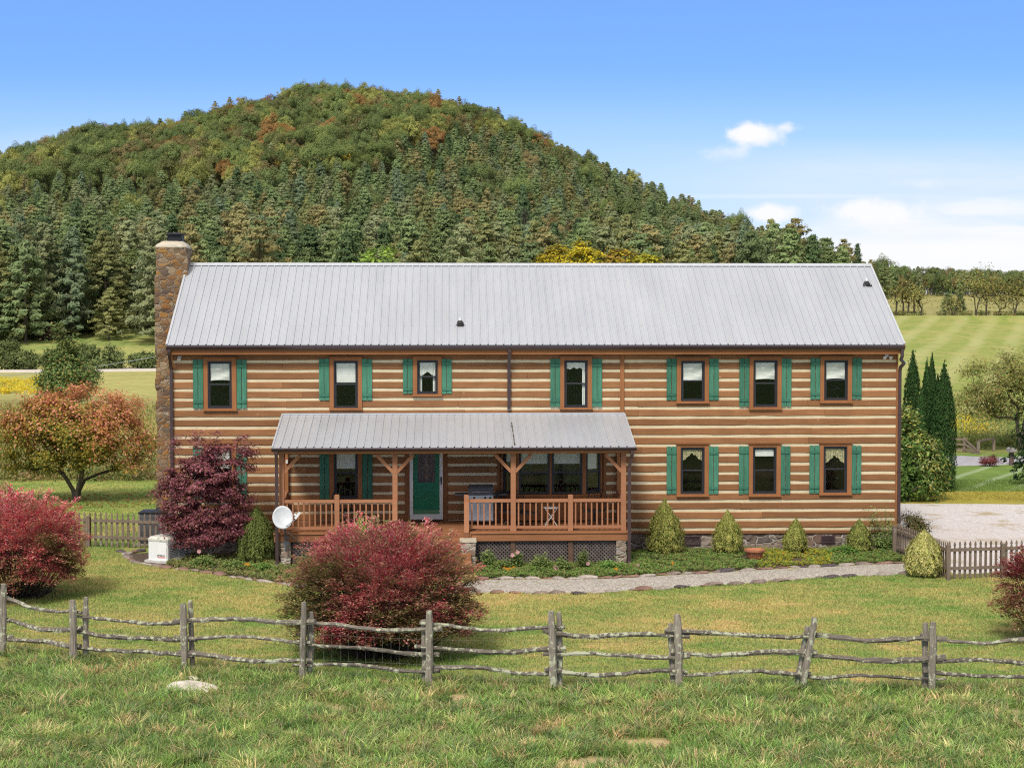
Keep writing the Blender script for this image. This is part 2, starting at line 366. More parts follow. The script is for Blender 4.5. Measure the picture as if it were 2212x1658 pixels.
LAWN_G = np.array([0.17, 0.26, 0.07]); LAWN_Y = np.array([0.41, 0.335, 0.135]); LAWN_D = np.array([0.52, 0.37, 0.18])
FORE_G = np.array([0.13, 0.18, 0.06]); FORE_Y = np.array([0.36, 0.27, 0.13])
def ground_tone(x, y):
    d = y - CAMY; px = x / np.maximum(d, 1) * F + CX
    n1 = snoise(x, y * 1.6, 0.55, 0); n2 = snoise(x, y * 2, 1.7, 1); n3 = snoise(x, y, 0.18, 3); n4 = snoise(x * .6, y * 2.2, 3.1, 2)
    g = np.clip(0.56 + 0.48 * n1 + 0.42 * n2 + 0.38 * n3 + 0.35 * n4, 0, 1)[..., None]
    lawn = LAWN_G * (1 - g) + LAWN_Y * g
    dd = np.clip((n1 * 0.6 + n2 * 0.5 - 0.28) * 2.5, 0, 0.7)[..., None] * sm(300, 1500, px)[..., None]
    lawn = lawn * (1 - dd) + LAWN_D * dd
    fore = FORE_G * (1 - g * 0.5) + FORE_Y * g * 0.5
    wf = (1 - sm(-18.2, -15.6, y + 0.8 * n1 + .5 * n2 - np.clip(-3 - x, 0, 12) * .22))[..., None]
    bare = np.clip((-.38 - snoise(x, y, 1.1, 2)) * 5, 0, 1)[..., None]; fore = fore * (1 - bare) + np.array([0.50, 0.36, 0.22]) * bare
    c = lawn * (1 - wf) + fore * wf
    # behind the house
    left = (1 - sm(900, 1100, px))[..., None]
    tall = np.array([0.40, 0.34, 0.13]); mead = np.array([0.40, 0.37, 0.14]); meadg = np.array([0.19, 0.27, 0.075])
    b1 = sm(70, 72, d)[..., None]
    lb = tall * (1 - sm(100, 150, d)[..., None]) + mead * sm(120, 150, d)[..., None]
    lb = lb * (0.8 + 0.3 * g) + 0
    far_l = meadg * (1 - g) + mead * g
    lb = np.where(d[..., None] > 222, far_l, lb)
    backl = lawn * np.array([0.95, 1.1, 0.9]) * (1 - b1) + lb * b1
    past = np.array([0.215, 0.285, 0.068]) * (1 - g) + np.array([0.34, 0.335, 0.105]) * g
    strip = np.array([0.155, 0.225, 0.055]); yel = np.array([0.33, 0.28, 0.06])
    rb = np.where(d[..., None] > 66.2, strip * (0.9 + 0.2 * g), yel * (0.85 + 0.3 * g))
    brush = np.array([0.24, 0.25, 0.08]); b2 = sm(84, 85, d)[..., None]
    rb = rb * (1 - b2) + brush * b2
    b3 = sm(100, 106, d)[..., None]; rb = rb * (1 - b3) + past * b3
    ff = sm(262, 275, d)[..., None]; rb = rb * (1 - ff) + (np.array([0.33, 0.30, 0.12]) * (0.8 + 0.35 * g)) * ff
    back = backl * left + rb * (1 - left)
    wb = sm(5, 7, y)[..., None]
    c = c * (1 - wb) + back * wb
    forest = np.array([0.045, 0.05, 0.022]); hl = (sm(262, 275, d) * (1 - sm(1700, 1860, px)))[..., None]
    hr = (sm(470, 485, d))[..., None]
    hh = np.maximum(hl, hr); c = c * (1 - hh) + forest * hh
    return np.clip(c, 0, 1)
def grid_mesh(name, X, Y, Z, mats, C=None, uvw=None):
    r, c = X.shape; V = np.stack([X, Y, Z], -1).reshape(-1, 3)
    i = np.arange(r - 1)[:, None]; j = np.arange(c - 1)[None]
    Q = np.stack([i * c + j, i * c + j + 1, (i + 1) * c + j + 1, (i + 1) * c + j], -1).reshape(-1, 4)
    return qmesh(name, V, Q, None if C is None else C.reshape(-1, 3), mats, smooth=True)
def ground_mat():
    t = NT('turf'); c = t.attr('col').outputs['Color']; v = t.coord()
    n1 = t.noise(v, 9.0, 6, 0.75); n2 = t.noise(t.coord((1, 0.45, 1)), 1.1, 5, 0.7)
    c = t.mix(0.55, c, t.ramp(n1, [(0.25, (0.35, 0.38, 0.3)), (0.5, (1, 1, 1)), (0.75, (1.5, 1.42, 1.25))]), 'MULTIPLY')
    c = t.mix(0.5, c, t.ramp(n2, [(0.3, (0.62, 0.75, 0.6)), (0.7, (1.3, 1.2, 1.1))]), 'MULTIPLY')
    # mower stripes on the two cut fields on the right
    sp = t.n('ShaderNodeSeparateXYZ'); t.l(v, sp.inputs[0])
    def band(lo, hi):
        a = t.n('ShaderNodeMapRange'); a.inputs[1].default_value = lo; a.inputs[2].default_value = lo + 4; t.l(sp.outputs[1], a.inputs[0])
        b = t.n('ShaderNodeMapRange'); b.inputs[1].default_value = hi - 4; b.inputs[2].default_value = hi; b.inputs[3].default_value = 1; b.inputs[4].default_value = 0; t.l(sp.outputs[1], b.inputs[0])
        return t.math('MULTIPLY', a.outputs[0], b.outputs[0])
    xr = t.n('ShaderNodeMapRange'); xr.inputs[1].default_value = 11; xr.inputs[2].default_value = 13; t.l(sp.outputs[0], xr.inputs[0])
    def stripes(scale, rot, lo, hi):
        mp = t.n('ShaderNodeMapping'); mp.inputs['Rotation'].default_value = (0, 0, rot); t.l(v, mp.inputs[0])
        w = t.n('ShaderNodeTexWave'); w.inputs['Scale'].default_value = scale; w.inputs['Distortion'].default_value = 1.2; w.inputs['Detail'].default_value = 3; w.inputs['Detail Scale'].default_value = 0.6
        t.l(mp.outputs[0], w.inputs[0]); return t.ramp(w.outputs['Fac'], [(lo, (0, 0, 0)), (hi, (1, 1, 1))])
    f1 = t.math('MULTIPLY', t.math('MULTIPLY', band(16, 36), xr.outputs[0]), 0.55)
    s1 = t.mix(1.0, stripes(0.19, math.radians(29), 0.80, 0.97), (1, 1, 1), 'MULTIPLY')
    c = t.mix(t.math('MULTIPLY', f1, s1), c, (0.36, 0.42, 0.25))
    f2 = t.math('MULTIPLY', t.math('MULTIPLY', band(55, 212), xr.outputs[0]), 0.62)
    c = t.mix(t.math('MULTIPLY', f2, t.math('MULTIPLY', stripes(0.075, math.radians(18), 0.35, 0.95), t.ramp(t.noise(t.coord((1, .5, 1)), .12, 5, .7), [(.30, (.25, .25, .25)), (.6, (1, 1, 1))]))), c, (0.46, 0.44, 0.19))
    c = t.mix(t.math('MULTIPLY', f2, t.ramp(t.noise(t.coord((1, .6, 1)), .35, 6, .75), [(.5, (0, 0, 0)), (.62, (1, 1, 1))])), c, (0.40, 0.34, 0.13))
    return t.pbr(c, 0.95, 0, 0.05, bump=n1, bs=0.6, bd=0.03)
M['turf'] = ground_mat()
def build_ground():
    d = np.unique(np.concatenate([np.geomspace(14, 60, 190), np.geomspace(60, 300, 220), np.geomspace(300, 860, 150)]))
    u = np.concatenate([[-3, -1.5, -.8, -.58], np.linspace(-0.46, 0.46, 330), [.58, .8, 1.5, 3]])
    D, U = np.meshgrid(d, u, indexing='ij'); X = np.clip(D * U, -900, 900); Y = D + CAMY; Z = terrain(X, Y)
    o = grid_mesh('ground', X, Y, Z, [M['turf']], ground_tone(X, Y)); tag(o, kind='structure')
build_ground()
def build_field():
    X, Y = np.meshgrid(np.linspace(-900, 900, 3), np.array([-700, CAMY + 18.0])); o = grid_mesh('field', X, Y, np.full(X.shape, -0.64), [M['turf']], np.tile(FORE_G, (*X.shape, 1))); recalc(o)
    if o.data.polygons[0].normal.z < 0: o.data.flip_normals()
    tag(o, kind='structure')
build_field()
def draped(name, pts_a, pts_b, mat, lift, n=60, m=8, kind='structure'):
    """ribbon between two world polylines, draped on the terrain"""
    def rs(p, n):
        p = np.array([(q[0], q[1]) for q in p], float); s = np.r_[0, np.cumsum(np.linalg.norm(np.diff(p, axis=0), axis=1))]
        t = np.linspace(0, s[-1], n); return np.stack([np.interp(t, s, p[:, k]) for k in (0, 1)], 1)
    A = rs(pts_a, n); B = rs(pts_b, n); k = np.linspace(0, 1, m)[None, :, None]
    P = A[:, None] * (1 - k) + B[:, None] * k
    edge = np.minimum(k[..., 0], 1 - k[..., 0]); jit = snoise(P[..., 0] * 3, P[..., 1] * 3, 0.9, 1) * 0.14
    P[..., 1] += np.where(edge == 0, jit, 0)
    Z = terrain(P[..., 0], P[..., 1]) + lift - np.where(edge == 0, lift * 1.3, 0)
    o = grid_mesh(name, P[..., 0], P[..., 1], Z, [mat]); recalc(o)
    if o.data.polygons[0].normal.z < 0: o.data.flip_normals()
    return tag(o, kind=kind)
def gravel_mat(name, c1, c2, sc, patch=None):
    t = NT(name); v = t.coord(); vo = t.n('ShaderNodeTexVoronoi'); vo.inputs['Scale'].default_value = sc; t.l(v, vo.inputs['Vector'])
    sep = t.n('ShaderNodeSeparateColor'); t.l(vo.outputs['Color'], sep.inputs[0])
    c = t.ramp(sep.outputs[0], [(0.0, c1), (1.0, c2)])
    if patch: c = t.mix(t.ramp(t.noise(v, patch[1], 6, 0.7), [(patch[2], (0, 0, 0)), (patch[2] + 0.12, (0.9, 0.9, 0.9))]), c, patch[0])
    return t.pbr(c, 0.9, 0, 0.1, bump=vo.outputs['Distance'], bs=0.7, bd=0.02)
M['gravel'] = gravel_mat('path_gravel', (0.22, 0.19, 0.16), (0.62, 0.57, 0.50), 34, ((0.24, 0.22, 0.09), 1.1, 0.60))
M['drive'] = gravel_mat('drive_gravel', (0.46, 0.42, 0.395), (0.72, 0.66, 0.625), 26, ((0.40, 0.31, 0.18), 0.7, 0.53))
M['road'] = gravel_mat('road_surface', (0.30, 0.28, 0.29), (0.42, 0.40, 0.42), 5)
M['farroad'] = gravel_mat('dirt_road', (0.52, 0.46, 0.38), (0.66, 0.59, 0.51), 3)
M['mulch'] = simple('bed_soil', (0.12, 0.085, 0.055), 0.95, var=0.6, scale=14)
PATH_TOP = [G(960, 1262, -0.1), G(1040, 1252, -0.1), G(1300, 1249, -0.08), G(1500, 1238, -0.06), G(1700, 1226, -0.04), G(1950, 1214, -0.02), G(2010, 1212, -0.02)]
PATH_BOT = [G(960, 1280, -0.1), G(1040, 1277, -0.1), G(1250, 1279, -0.1), G(1450, 1269, -0.1), G(1600, 1259, -0.08), G(1750, 1248, -0.07), G(1960, 1239, -0.06), G(2010, 1240, -0.05)]
draped('gravel_path', PATH_TOP, PATH_BOT, M['gravel'], 0.03, 80, 7)
draped('gravel_drive', [G(1880, 1190), G(1990, 1188), G(2060, 1236), G(2700, 1212)], [G(1880, 1086), G(2100, 1087), G(2300, 1088), G(2700, 1092)], M['drive'], 0.02, 60, 30)
draped('road', [G(1900, 1001), G(2050, 1007), G(2170, 1004), G(2212, 1001), G(2700, 985)], [G(1900, 980), G(2050, 982), G(2170, 987), G(2212, 986), G(2700, 972)], M['road'], 0.05, 50, 8)
draped('dirt_road', [(-95, 152), (-65, 154.5), (-52, 157), (-44, 160), (-30, 166)], [(-97, 156), (-66.5, 160), (-54, 166), (-47, 173), (-30, 182)], M['farroad'], 0.14, 40, 10)
BED_L = [G(262, 1192), G(290, 1213), G(360, 1222), G(430, 1230), G(520, 1243), G(612, 1253), G(700, 1262), G(900, 1265)]
draped('flower_bed', BED_L, [L2W(-11.3, -0.1), L2W(-10.3, 0.15), L2W(-6, 0.1), L2W(-3, 0.1)], M['mulch'], 0.015, 50, 20)
draped('flower_bed', PATH_TOP[1:], [L2W(-1.5, 0.15), L2W(3, 0.12), L2W(7, 0.12), L2W(11.4, 0.15), L2W(12, 0.1)], M['mulch'], 0.012, 60, 20)
# ================================================================== HOUSE
house = empty('log_house', (0, 0, 0), YAW, 'long two storey log house with striped white chinking, grey metal roof and green shutters', 'house')
XL, XR = H(373, 900)[0], H(1937, 900)[0]
DEPTH = 7.3
ROW = 0.2785; Z0 = H(1500, 1142.9)[1]            # centre of the lowest chinking line
CH = 0.042
def px_rect(x0, x1, y0, y1, yl=0.0):
    a = H(x0, (y0 + y1) / 2, yl)[0]; b = H(x1, (y0 + y1) / 2, yl)[0]
    return a, b, H((x0 + x1) / 2, y1, yl)[1], H((x0 + x1) / 2, y0, yl)[1]
# (casing px), (frame px), shutters px or None, curtain kind, label
WIN = [
 dict(c=(440, 511, 772, 887), f=(449, 501, 779.5, 881.5), s=((417.3, 438.6), (511.6, 532.7), 776.4, 881.3), k='drape', q=0.42),
 dict(c=(712, 782, 771, 885), f=(721, 773.3, 778.7, 881.3), s=((689.5, 711), (782.5, 803.4), 775, 864.4), k='shade', q=0.46),
 dict(c=(891.7, 954, 770, 856), f=(901, 945.7, 777.5, 850.5), s=((870.5, 891.2), (954.5, 975.5), 775, 849.8), k='swag', q=0.5),
 dict(c=(1210, 1278.7, 770, 884), f=(1218.7, 1269.2, 777.5, 879.8), s=((1188.7, 1209.8), (1279, 1300), 774.8, 878.5), k='side', q=0.2),
 dict(c=(1461.5, 1531, 771, 870.8), f=(1470.6, 1522, 778.9, 866), s=((1440, 1461), (1531.8, 1552), 774.5, 863.5), k='drape', q=0.5),
 dict(c=(1618.5, 1688, 770, 884.5), f=(1627, 1679, 777.4, 878.6), s=((1597, 1618), (1688.4, 1709), 774, 877.5), k='drape', q=0.42),
 dict(c=(1771.5, 1840, 769.5, 869.9), f=(1779.8, 1830.8, 777.4, 864), s=((1750.6, 1771.2), (1840.7, 1860.6), 773.6, 861.7), k='drape', q=0.48),
 dict(c=(1461.5, 1530.5, 958.5, 1072), f=(1469.7, 1521.6, 965.3, 1066.2), s=((1440, 1461), (1531, 1551.4), 964, 1066.2), k='valance', q=0.3, h=1),
 dict(c=(1617.5, 1686, 958, 1072), f=(1625.8, 1676.8, 965, 1066), s=((1596, 1617), (1686.4, 1706.6), 963, 1066), k='shade', q=0.2, h=1),
 dict(c=(1770, 1839, 956.5, 1068.5), f=(1778.3, 1829.4, 963, 1063), s=((1748.3, 1769.6), (1839.3, 1859.7), 961.8, 1064.8), k='valance2', q=0.38, h=1),
 dict(c=(711.7, 782, 958, 1082), f=(721.5, 773, 966, 1076), s=((690.7, 711.5), (782.7, 804.5), 964, 1077.7), k='shade', q=0.42, h=1),
 dict(c=(440, 511, 958, 1082), f=(449, 501, 966, 1077), s=((417.3, 438.6), (511.6, 533), 966, 1077), k='drape', q=0.42, h=1),
]
holes = []
for w in WIN:
    x0, x1, z0, z1 = px_rect(*w['c']); holes.append((x0 + 0.03, x1 - 0.03, z0 + 0.03, z1 - 0.03))
DX0, DX1, DZ0, DZ1 = px_rect(885, 956.7, 964, 1119); holes.append((DX0 + 0.03, DX1 - 0.03, DZ0, DZ1 + 0.02))
BX0, BX1 = H(1083, 1000)[0], H(1300, 1000)[0]; BZ0, BZ1 = 1.0, H(1200, 962)[1]
holes.append((BX0 + 0.05, BX1 - 0.05, BZ0, BZ1))
ZTOP = 5.93
# --- logs
def free(x0, x1, z0, z1):
    iv = [(x0, x1)]; slivers = []
    for hx0, hx1, hz0, hz1 in holes:
        if hz0 < z1 and hz1 > z0 and hx0 < x1 and hx1 > x0:
            n = []
            for a, b in iv:
                if hx0 > a: n.append((a, min(b, hx0)))
                if hx1 < b: n.append((max(a, hx1), b))
                if hx0 <= a and hx1 >= b: pass
            iv = [(a, b) for a, b in n if b - a > 0.005]
            if hz0 > z0 + 0.004: slivers.append((hx0, hx1, z0, hz0))
            if hz1 < z1 - 0.004: slivers.append((hx0, hx1, hz1, z1))
    return iv, slivers
R = random.Random(3)
wall = MB(); ck = MB()
rows = [(Z0 + k * ROW + CH, Z0 + (k + 1) * ROW - CH) for k in range(18)]
rows = [(Z0 - CH - 0.10, Z0 - CH)] + rows + [(Z0 + 18 * ROW + CH, ZTOP)]
def log_strip(mb, x0, x1, z0, z1, tone):
    n = max(2, int((x1 - x0) / 0.45) + 1); rings = []
    c = 0.016
    for i in range(n):
        x = x0 + (x1 - x0) * i / (n - 1); a = R.uniform(-0.007, 0.007); b = R.uniform(-0.007, 0.007); q = R.uniform(-0.004, 0.004)
        rings.append([(x, 0.10, z0), (x, q + c, z0 + a), (x, q, z0 + a + c), (x, q, z1 + b - c), (x, q + c, z1 + b), (x, 0.10, z1)])
    mb.loft(rings, tone)
for z0, z1 in rows:
    cuts = [XL]; x = XL
    while True:
        x += R.uniform(3.0, 5.6)
        if x > XR - 1: break
        cuts.append(x)
    cuts.append(XR)
    for a, b in zip(cuts[:-1], cuts[1:]):
        iv, sl = free(a + 0.002, b - 0.002, z0, z1); tn = R.uniform(0.2, 0.8)
        for p, q in iv: log_strip(wall, p, q, z0, z1, tn)
    for s in free(XL, XR, z0, z1)[1]: wall.box(s[0], s[1], 0.006, 0.10, s[2], s[3], 0.5)
for k in range(19):
    z = Z0 + k * ROW; iv, sl = free(XL, XR, z - CH, z + CH)
    for p, q in iv:
        n = max(2, int((q - p) / 0.3) + 1)
        ck.loft([[(p + (q - p) * i / (n - 1), 0.09, z - CH - .012), (p + (q - p) * i / (n - 1), 0.030 + R.uniform(-.003, .003), z - CH - .012), (p + (q - p) * i / (n - 1), 0.018 + R.uniform(-.003, .003), z + CH + .012), (p + (q - p) * i / (n - 1), 0.09, z + CH + .012)] for i in range(n)], R.uniform(0.4, 0.6))
    for s in sl: ck.box(s[0], s[1], 0.012, 0.09, s[2], s[3], 0.5)
# gable end and back walls
for xs, sg in ((XL, -1), (XR, 1)):
    for z0, z1 in rows:
        wall.box(min(xs, xs - sg * 0.1), max(xs, xs - sg * 0.1), 0.102, DEPTH, z0, z1, R.uniform(0.2, 0.8))
    for k in range(19):
        z = Z0 + k * ROW; a = xs - sg * 0.02
        ck.box(min(a, a - sg * 0.06), max(a, a - sg * 0.06), 0.102, DEPTH, z - CH - .01, z + CH + .01)
for z0, z1 in rows: wall.box(XL + 0.1, XR - 0.1, DEPTH - 0.1, DEPTH, z0, z1, R.uniform(0.2, 0.8))
ck.box(XL + 0.1, XR - 0.1, DEPTH - 0.15, DEPTH - 0.11, Z0, ZTOP)
o = wall.build('log_wall', M['log'], house); recalc(o)
ck.build('chinking', M['chink'], o); 
# roof geometry
EY, EZ = -0.42, H(1150, 744.5, -0.42)[1]; RY = DEPTH / 2; RZ = (H(1150, 571.5, RY)[1])
RX0 = (H(360, 747, EY)[0] + H(405, 571, RY)[0]) / 2; RX1 = (H(1953, 747, EY)[0] + H(1881, 574, RY)[0]) / 2
BYY = DEPTH + 0.42
def roof_panel(mb, x0, x1, A, B, rib=0.2286, th=0.03, screws=True):
    """A=(y,z) eave, B=(y,z) ridge"""
    A = Vector((0, *A)); B = Vector((0, *B)); d = (B - A); n = Vector((0, -d.z, d.y)).normalized()
    if n.z < 0: n = -n
    X = Vector((1, 0, 0))
    def P(x, t, h): return X * x + A + d * t + n * h
    nb = int(round((x1 - x0) / rib)); rib = (x1 - x0) / nb
    prof = []
    for i in range(nb + 1):
        c = x0 + i * rib
        for dx, h in ((-0.024, 0), (-0.014, 0.032), (0.014, 0.032), (0.024, 0)):
            xx = c + dx
            if x0 <= xx <= x1 or abs(xx - x0) < 0.03 or abs(xx - x1) < 0.03: prof.append((min(max(xx, x0), x1), h))
        if i < nb:
            for q in (0.36, 0.64):
                for dx, h in ((-0.007, 0), (0, 0.004), (0.007, 0)): prof.append((c + rib * q + dx, h))
    m = len(prof); vs = [P(x, t, h) for t in (0, 0.34, 0.67, 1) for x, h in prof]
    fs = [(k * m + i, k * m + i + 1, (k + 1) * m + i + 1, (k + 1) * m + i) for k in range(3) for i in range(m - 1)]
    mb.add(vs, fs)
    # underside sheet
    mb.add([P(x0, 0, -th), P(x1, 0, -th), P(x1, 1, -th), P(x0, 1, -th)], [(0, 3, 2, 1)])
    mb.add([P(x0, 0, 0), P(x1, 0, 0), P(x1, 0, -th), P(x0, 0, -th)], [(0, 1, 2, 3)])
    if screws:
        for i in range(nb + 1):
            c = x0 + i * rib + 0.045
            for k in range(6):
                t = 0.03 + 0.188 * k
                if c < x1: mb.add([P(c - .008, t, .001), P(c + .008, t, .001), P(c + .008, t + .005, .001), P(c - .008, t + .005, .001), P(c, t + .0025, .008)], [(0, 1, 4), (1, 2, 4), (2, 3, 4), (3, 0, 4)], 0.5, 1)
rf = MB()
NOT = H(415, 620, RY)[0]     # chimney notch
roof_panel(rf, RX0, RX1, (EY, EZ), (RY, RZ)); roof_panel(rf, RX0, RX1, (BYY, EZ), (RY, RZ), screws=False)
roof = rf.build('roof', [M['roof'], M['screw']], house)
rc = MB(); sl = (RZ - EZ) / (RY - EY)
rc.loft([[(x, RY - 0.12, RZ - 0.12 * sl + 0.026), (x, RY - 0.12, RZ - 0.12 * sl + 0.045), (x, RY - 0.02, RZ + 0.05), (x, RY + 0.02, RZ + 0.05), (x, RY + 0.12, RZ - 0.12 * sl + 0.045), (x, RY + 0.12, RZ - 0.12 * sl + 0.026), (x, RY, RZ + 0.01)] for x in np.linspace(RX0 - 0.02, RX1 + 0.02, 30)])
recalc(rc.build('ridge_cap', M['ridge'], roof))
for sx, xx in ((-1, RX0), (1, RX1)):     # rake trims
    t = MB()
    for ya, yb, in ((EY, RY),(BYY, RY)):
        a = Vector((xx, ya, EZ + 0.012)); b = Vector((xx, yb, RZ + 0.012))
        t.bar(a, b, 0.06, 0.05, up=(0, 0, 1))
        t.bar(a - Vector((0, 0, .12)), b - Vector((0, 0, .12)), 0.03, 0.16, mi=1)
    t.build('rake_trim', [M['ridge'], M['trim']], roof)
def on_roof(px, py):
    best = None
    for yl in np.linspace(EY, RY, 200):
        x, z = H(px, py, yl)
        if z <= EZ + sl * (yl - EY): return x, yl, EZ + sl * (yl - EY)
    return x, yl, z
for px, py in ((994, 700), (1872, 614)):
    x, y, z = on_roof(px, py); v = MB()
    v.lathe([(0.115, -0.06), (0.11, 0.02), (0.075, 0.07), (0.06, 0.10)], (x, y, z), 14, mi=1)
    v.lathe([(0.04, 0.0), (0.04, 0.2), (0.032, 0.2), (0.032, 0.1)], (x, y, z), 12)
    v.box(x - 0.13, x + 0.13, y - 0.15, y + 0.15, z - 0.06, z - 0.02, mi=1)
    v.build('vent_pipe', [M['whitep'], M['vent_rubber']], roof)
# fascia, soffit, gutter
fa = MB(); fz0 = H(1150, 765, -0.30)[1]
fa.box(RX0 + 0.04, RX1 - 0.06, -0.335, -0.30, fz0, EZ - 0.03)
fa.build('fascia', M['trim'], house)
so_ = MB(); so_.box(RX0 + 0.04, RX1 - 0.06, -0.30, 0.10, fz0 + 0.03, fz0 + 0.045); so_.box(RX0 + .04, RX1 - .06, DEPTH, BYY - .1, fz0 + .03, fz0 + .05)
for x in (XL, XR):          # gable triangles
    t = [(x - 0.05 if x < 0 else x - 0.05, 0.0, ZTOP - 0.05), (x - .05, DEPTH, ZTOP - 0.05), (x - .05, RY, RZ - 0.12)]
    so_.add(t + [(p[0] + 0.1, p[1], p[2]) for p in t], [(0, 1, 2), (5, 4, 3), (0, 3, 4, 1), (1, 4, 5, 2), (2, 5, 3, 0)], 0.3)
so_.build('soffit', M['trim'], house)
def gutter(mb, x0, x1, y, z, w=0.125, h=0.115):
    p = [(y, z), (y - 0.004, z - h), (y - w * 0.62, z - h), (y - w * 0.72, z - h * 0.75), (y - w, z - h * 0.35), (y - w, z), (y - w + 0.012, z), (y - w + 0.012, z - 0.02), (y - 0.02, z - 0.03), (y - 0.02, z)]
    mb.loft([[(x, a, b) for a, b in p] for x in (x0, x1)])
g = MB(); gutter(g, RX0 - 0.02, RX1 + 0.02, -0.337, EZ - 0.025); 
for i in range(24):
    x = RX0 + 0.4 + i * 0.9
    if x < RX1: g.box(x - .008, x + .008, -0.46, -0.34, EZ - 0.024, EZ - 0.02)
recalc(g.build('gutter', M['gutter'], house))
def downspout(pts, w=0.085, d=0.06, name='downspout'):
    mb = MB(); pts = [Vector(p) for p in pts]; rings = []
    for i, p in enumerate(pts):
        t = (pts[min(i + 1, len(pts) - 1)] - pts[max(0, i - 1)]).normalized(); r = Vector((1, 0, 0)) if abs(t.x) < 0.5 else Vector((0, 1, 0))
        r = (r - t * r.dot(t)).normalized(); u = t.cross(r)
        rings.append([p + r * (w / 2 * a) + u * (d / 2 * b) for a, b in ((-1, -1), (1, -1), (1, 1), (-1, 1))])
    mb.loft(rings)
    for z in np.arange(pts[-1].z + 0.6, pts[3].z - 0.2, 1.7): mb.box(pts[-2].x - w * .62, pts[-2].x + w * .62, pts[-2].y - d * .58, pts[-2].y + 0.05, z, z + 0.03)
    return recalc(mb.build(name, M['gutter'], house))
xd = H(370.5, 900, -0.06)[0]
downspout([(xd, -0.40, EZ - 0.13), (xd, -0.40, EZ - 0.2), (xd, -0.37, EZ - 0.28), (xd, -0.12, EZ - 0.58), (xd, -0.06, EZ - 0.72), (xd, -0.06, 0.15), (xd, -0.2, 0.02)])
xd = H(1099.5, 820, -0.06)[0]; zb = H(1099, 887, -0.06)[1]
downspout([(xd, -0.40, EZ - 0.13), (xd, -0.40, EZ - 0.2), (xd, -0.37, EZ - 0.28), (xd, -0.12, EZ - 0.58), (xd, -0.06, EZ - 0.72), (xd, -0.06, zb + 0.05), (xd, -0.08, zb)], 0.095)
xd = XR + 0.075; xg = RX1 - 0.06
downspout([(xg, -0.40, EZ - 0.13), (xg, -0.40, EZ - 0.36), (xg - 0.03, -0.36, EZ - 0.44), (xd + 0.08, -0.2, EZ - 0.56), (xd + 0.01, -0.06, EZ - 0.68), (xd, -0.04, EZ - 0.78), (xd, -0.04, 0.12), (xd, -0.2, 0.03)], 0.09)
# corner board / join board
tb = MB(); x0, x1, z0, z1 = px_rect(1339.5, 1348, 768, 1010); tb.box(x0, x1, -0.03, 0.02, Z0 + 6.6 * ROW, fz0 + 0.03)
tb.build('join_board', M['trim_v'], house)
for cx_ in (XR, XL - .01): cb_ = MB(); cb_.box(cx_ - 0.02, cx_ + 0.03, -0.02, 0.12, Z0 - 0.12, fz0 + 0.03); cb_.build('corner_board', M['trim_v'], house)
# foundation
fo = MB(); 
def rough_wall(mb, x0, x1, y, z0, z1, amp=0.02, ny=0.12):
    nx = int((x1 - x0) / ny) + 1; nz = int((z1 - z0) / ny) + 2
    vs = []; 
    for j in range(nz):
        for i in range(nx + 1): vs.append((x0 + (x1 - x0) * i / nx, y + R.uniform(-amp, amp), z0 + (z1 - z0) * j / (nz - 1)))
    mb.add(vs, [(j * (nx + 1) + i, j * (nx + 1) + i + 1, (j + 1) * (nx + 1) + i + 1, (j + 1) * (nx + 1) + i) for j in range(nz - 1) for i in range(nx)])
ZF = Z0 - CH - 0.10
rough_wall(fo, XL + 0.02, XR + 0.03, 0.05, -0.2, ZF - 0.006)
fo.box(XL + 0.02, XR + 0.03, 0.08, DEPTH, -0.2, ZF - 0.02)
fnd = fo.build('foundation', M['found'], house)
for c in ((1473, 1513, 1157, 1176), (1774, 1804, 1156, 1172)):
    x0, x1, z0, z1 = px_rect(*c); v = MB()
    for a in (z0, z1 - 0.025): v.box(x0, x1, -0.01, 0.06, a, a + 0.025)
    v.box(x0, x0 + .025, -.01, .06, z0 + .025, z1 - .025); v.box(x1 - .025, x1, -.01, .06, z0 + .025, z1 - .025)
    for i in range(6): zz = z0 + 0.035 + i * (z1 - z0 - 0.06) / 6; v.bar((x0 + .025, 0.01, zz), (x1 - .025, 0.01, zz), 0.03, 0.008, up=(0, 0.6, 0.8))
    v.build('foundation_vent', simple('vent_mauve', (0.10, 0.06, 0.065)) if 'vent_mauve' not in bpy.data.materials else bpy.data.materials['vent_mauve'], fnd)
# interior floor so light from below is stopped
fl = MB(); fl.box(XL + .1, XR - .1, .12, DEPTH - .12, 0.85, 0.9); fl.box(XL + .1, XR - .1, .12, DEPTH - .12, 3.35, 3.5); fl.box(XL + .1, XR - .1, .12, DEPTH - .12, 5.88, 5.9)
for x in (-6.5, -3.9, -0.6, 1.0, 3.6, 5.8, 8.2): fl.box(x, x + 0.1, 0.3, DEPTH - .2, .9, 3.35); fl.box(x, x + .1, .3, DEPTH - .2, 3.5, 5.88)
fl.build('interior_floor', simple('interior', (0.03, 0.022, 0.018)), house)

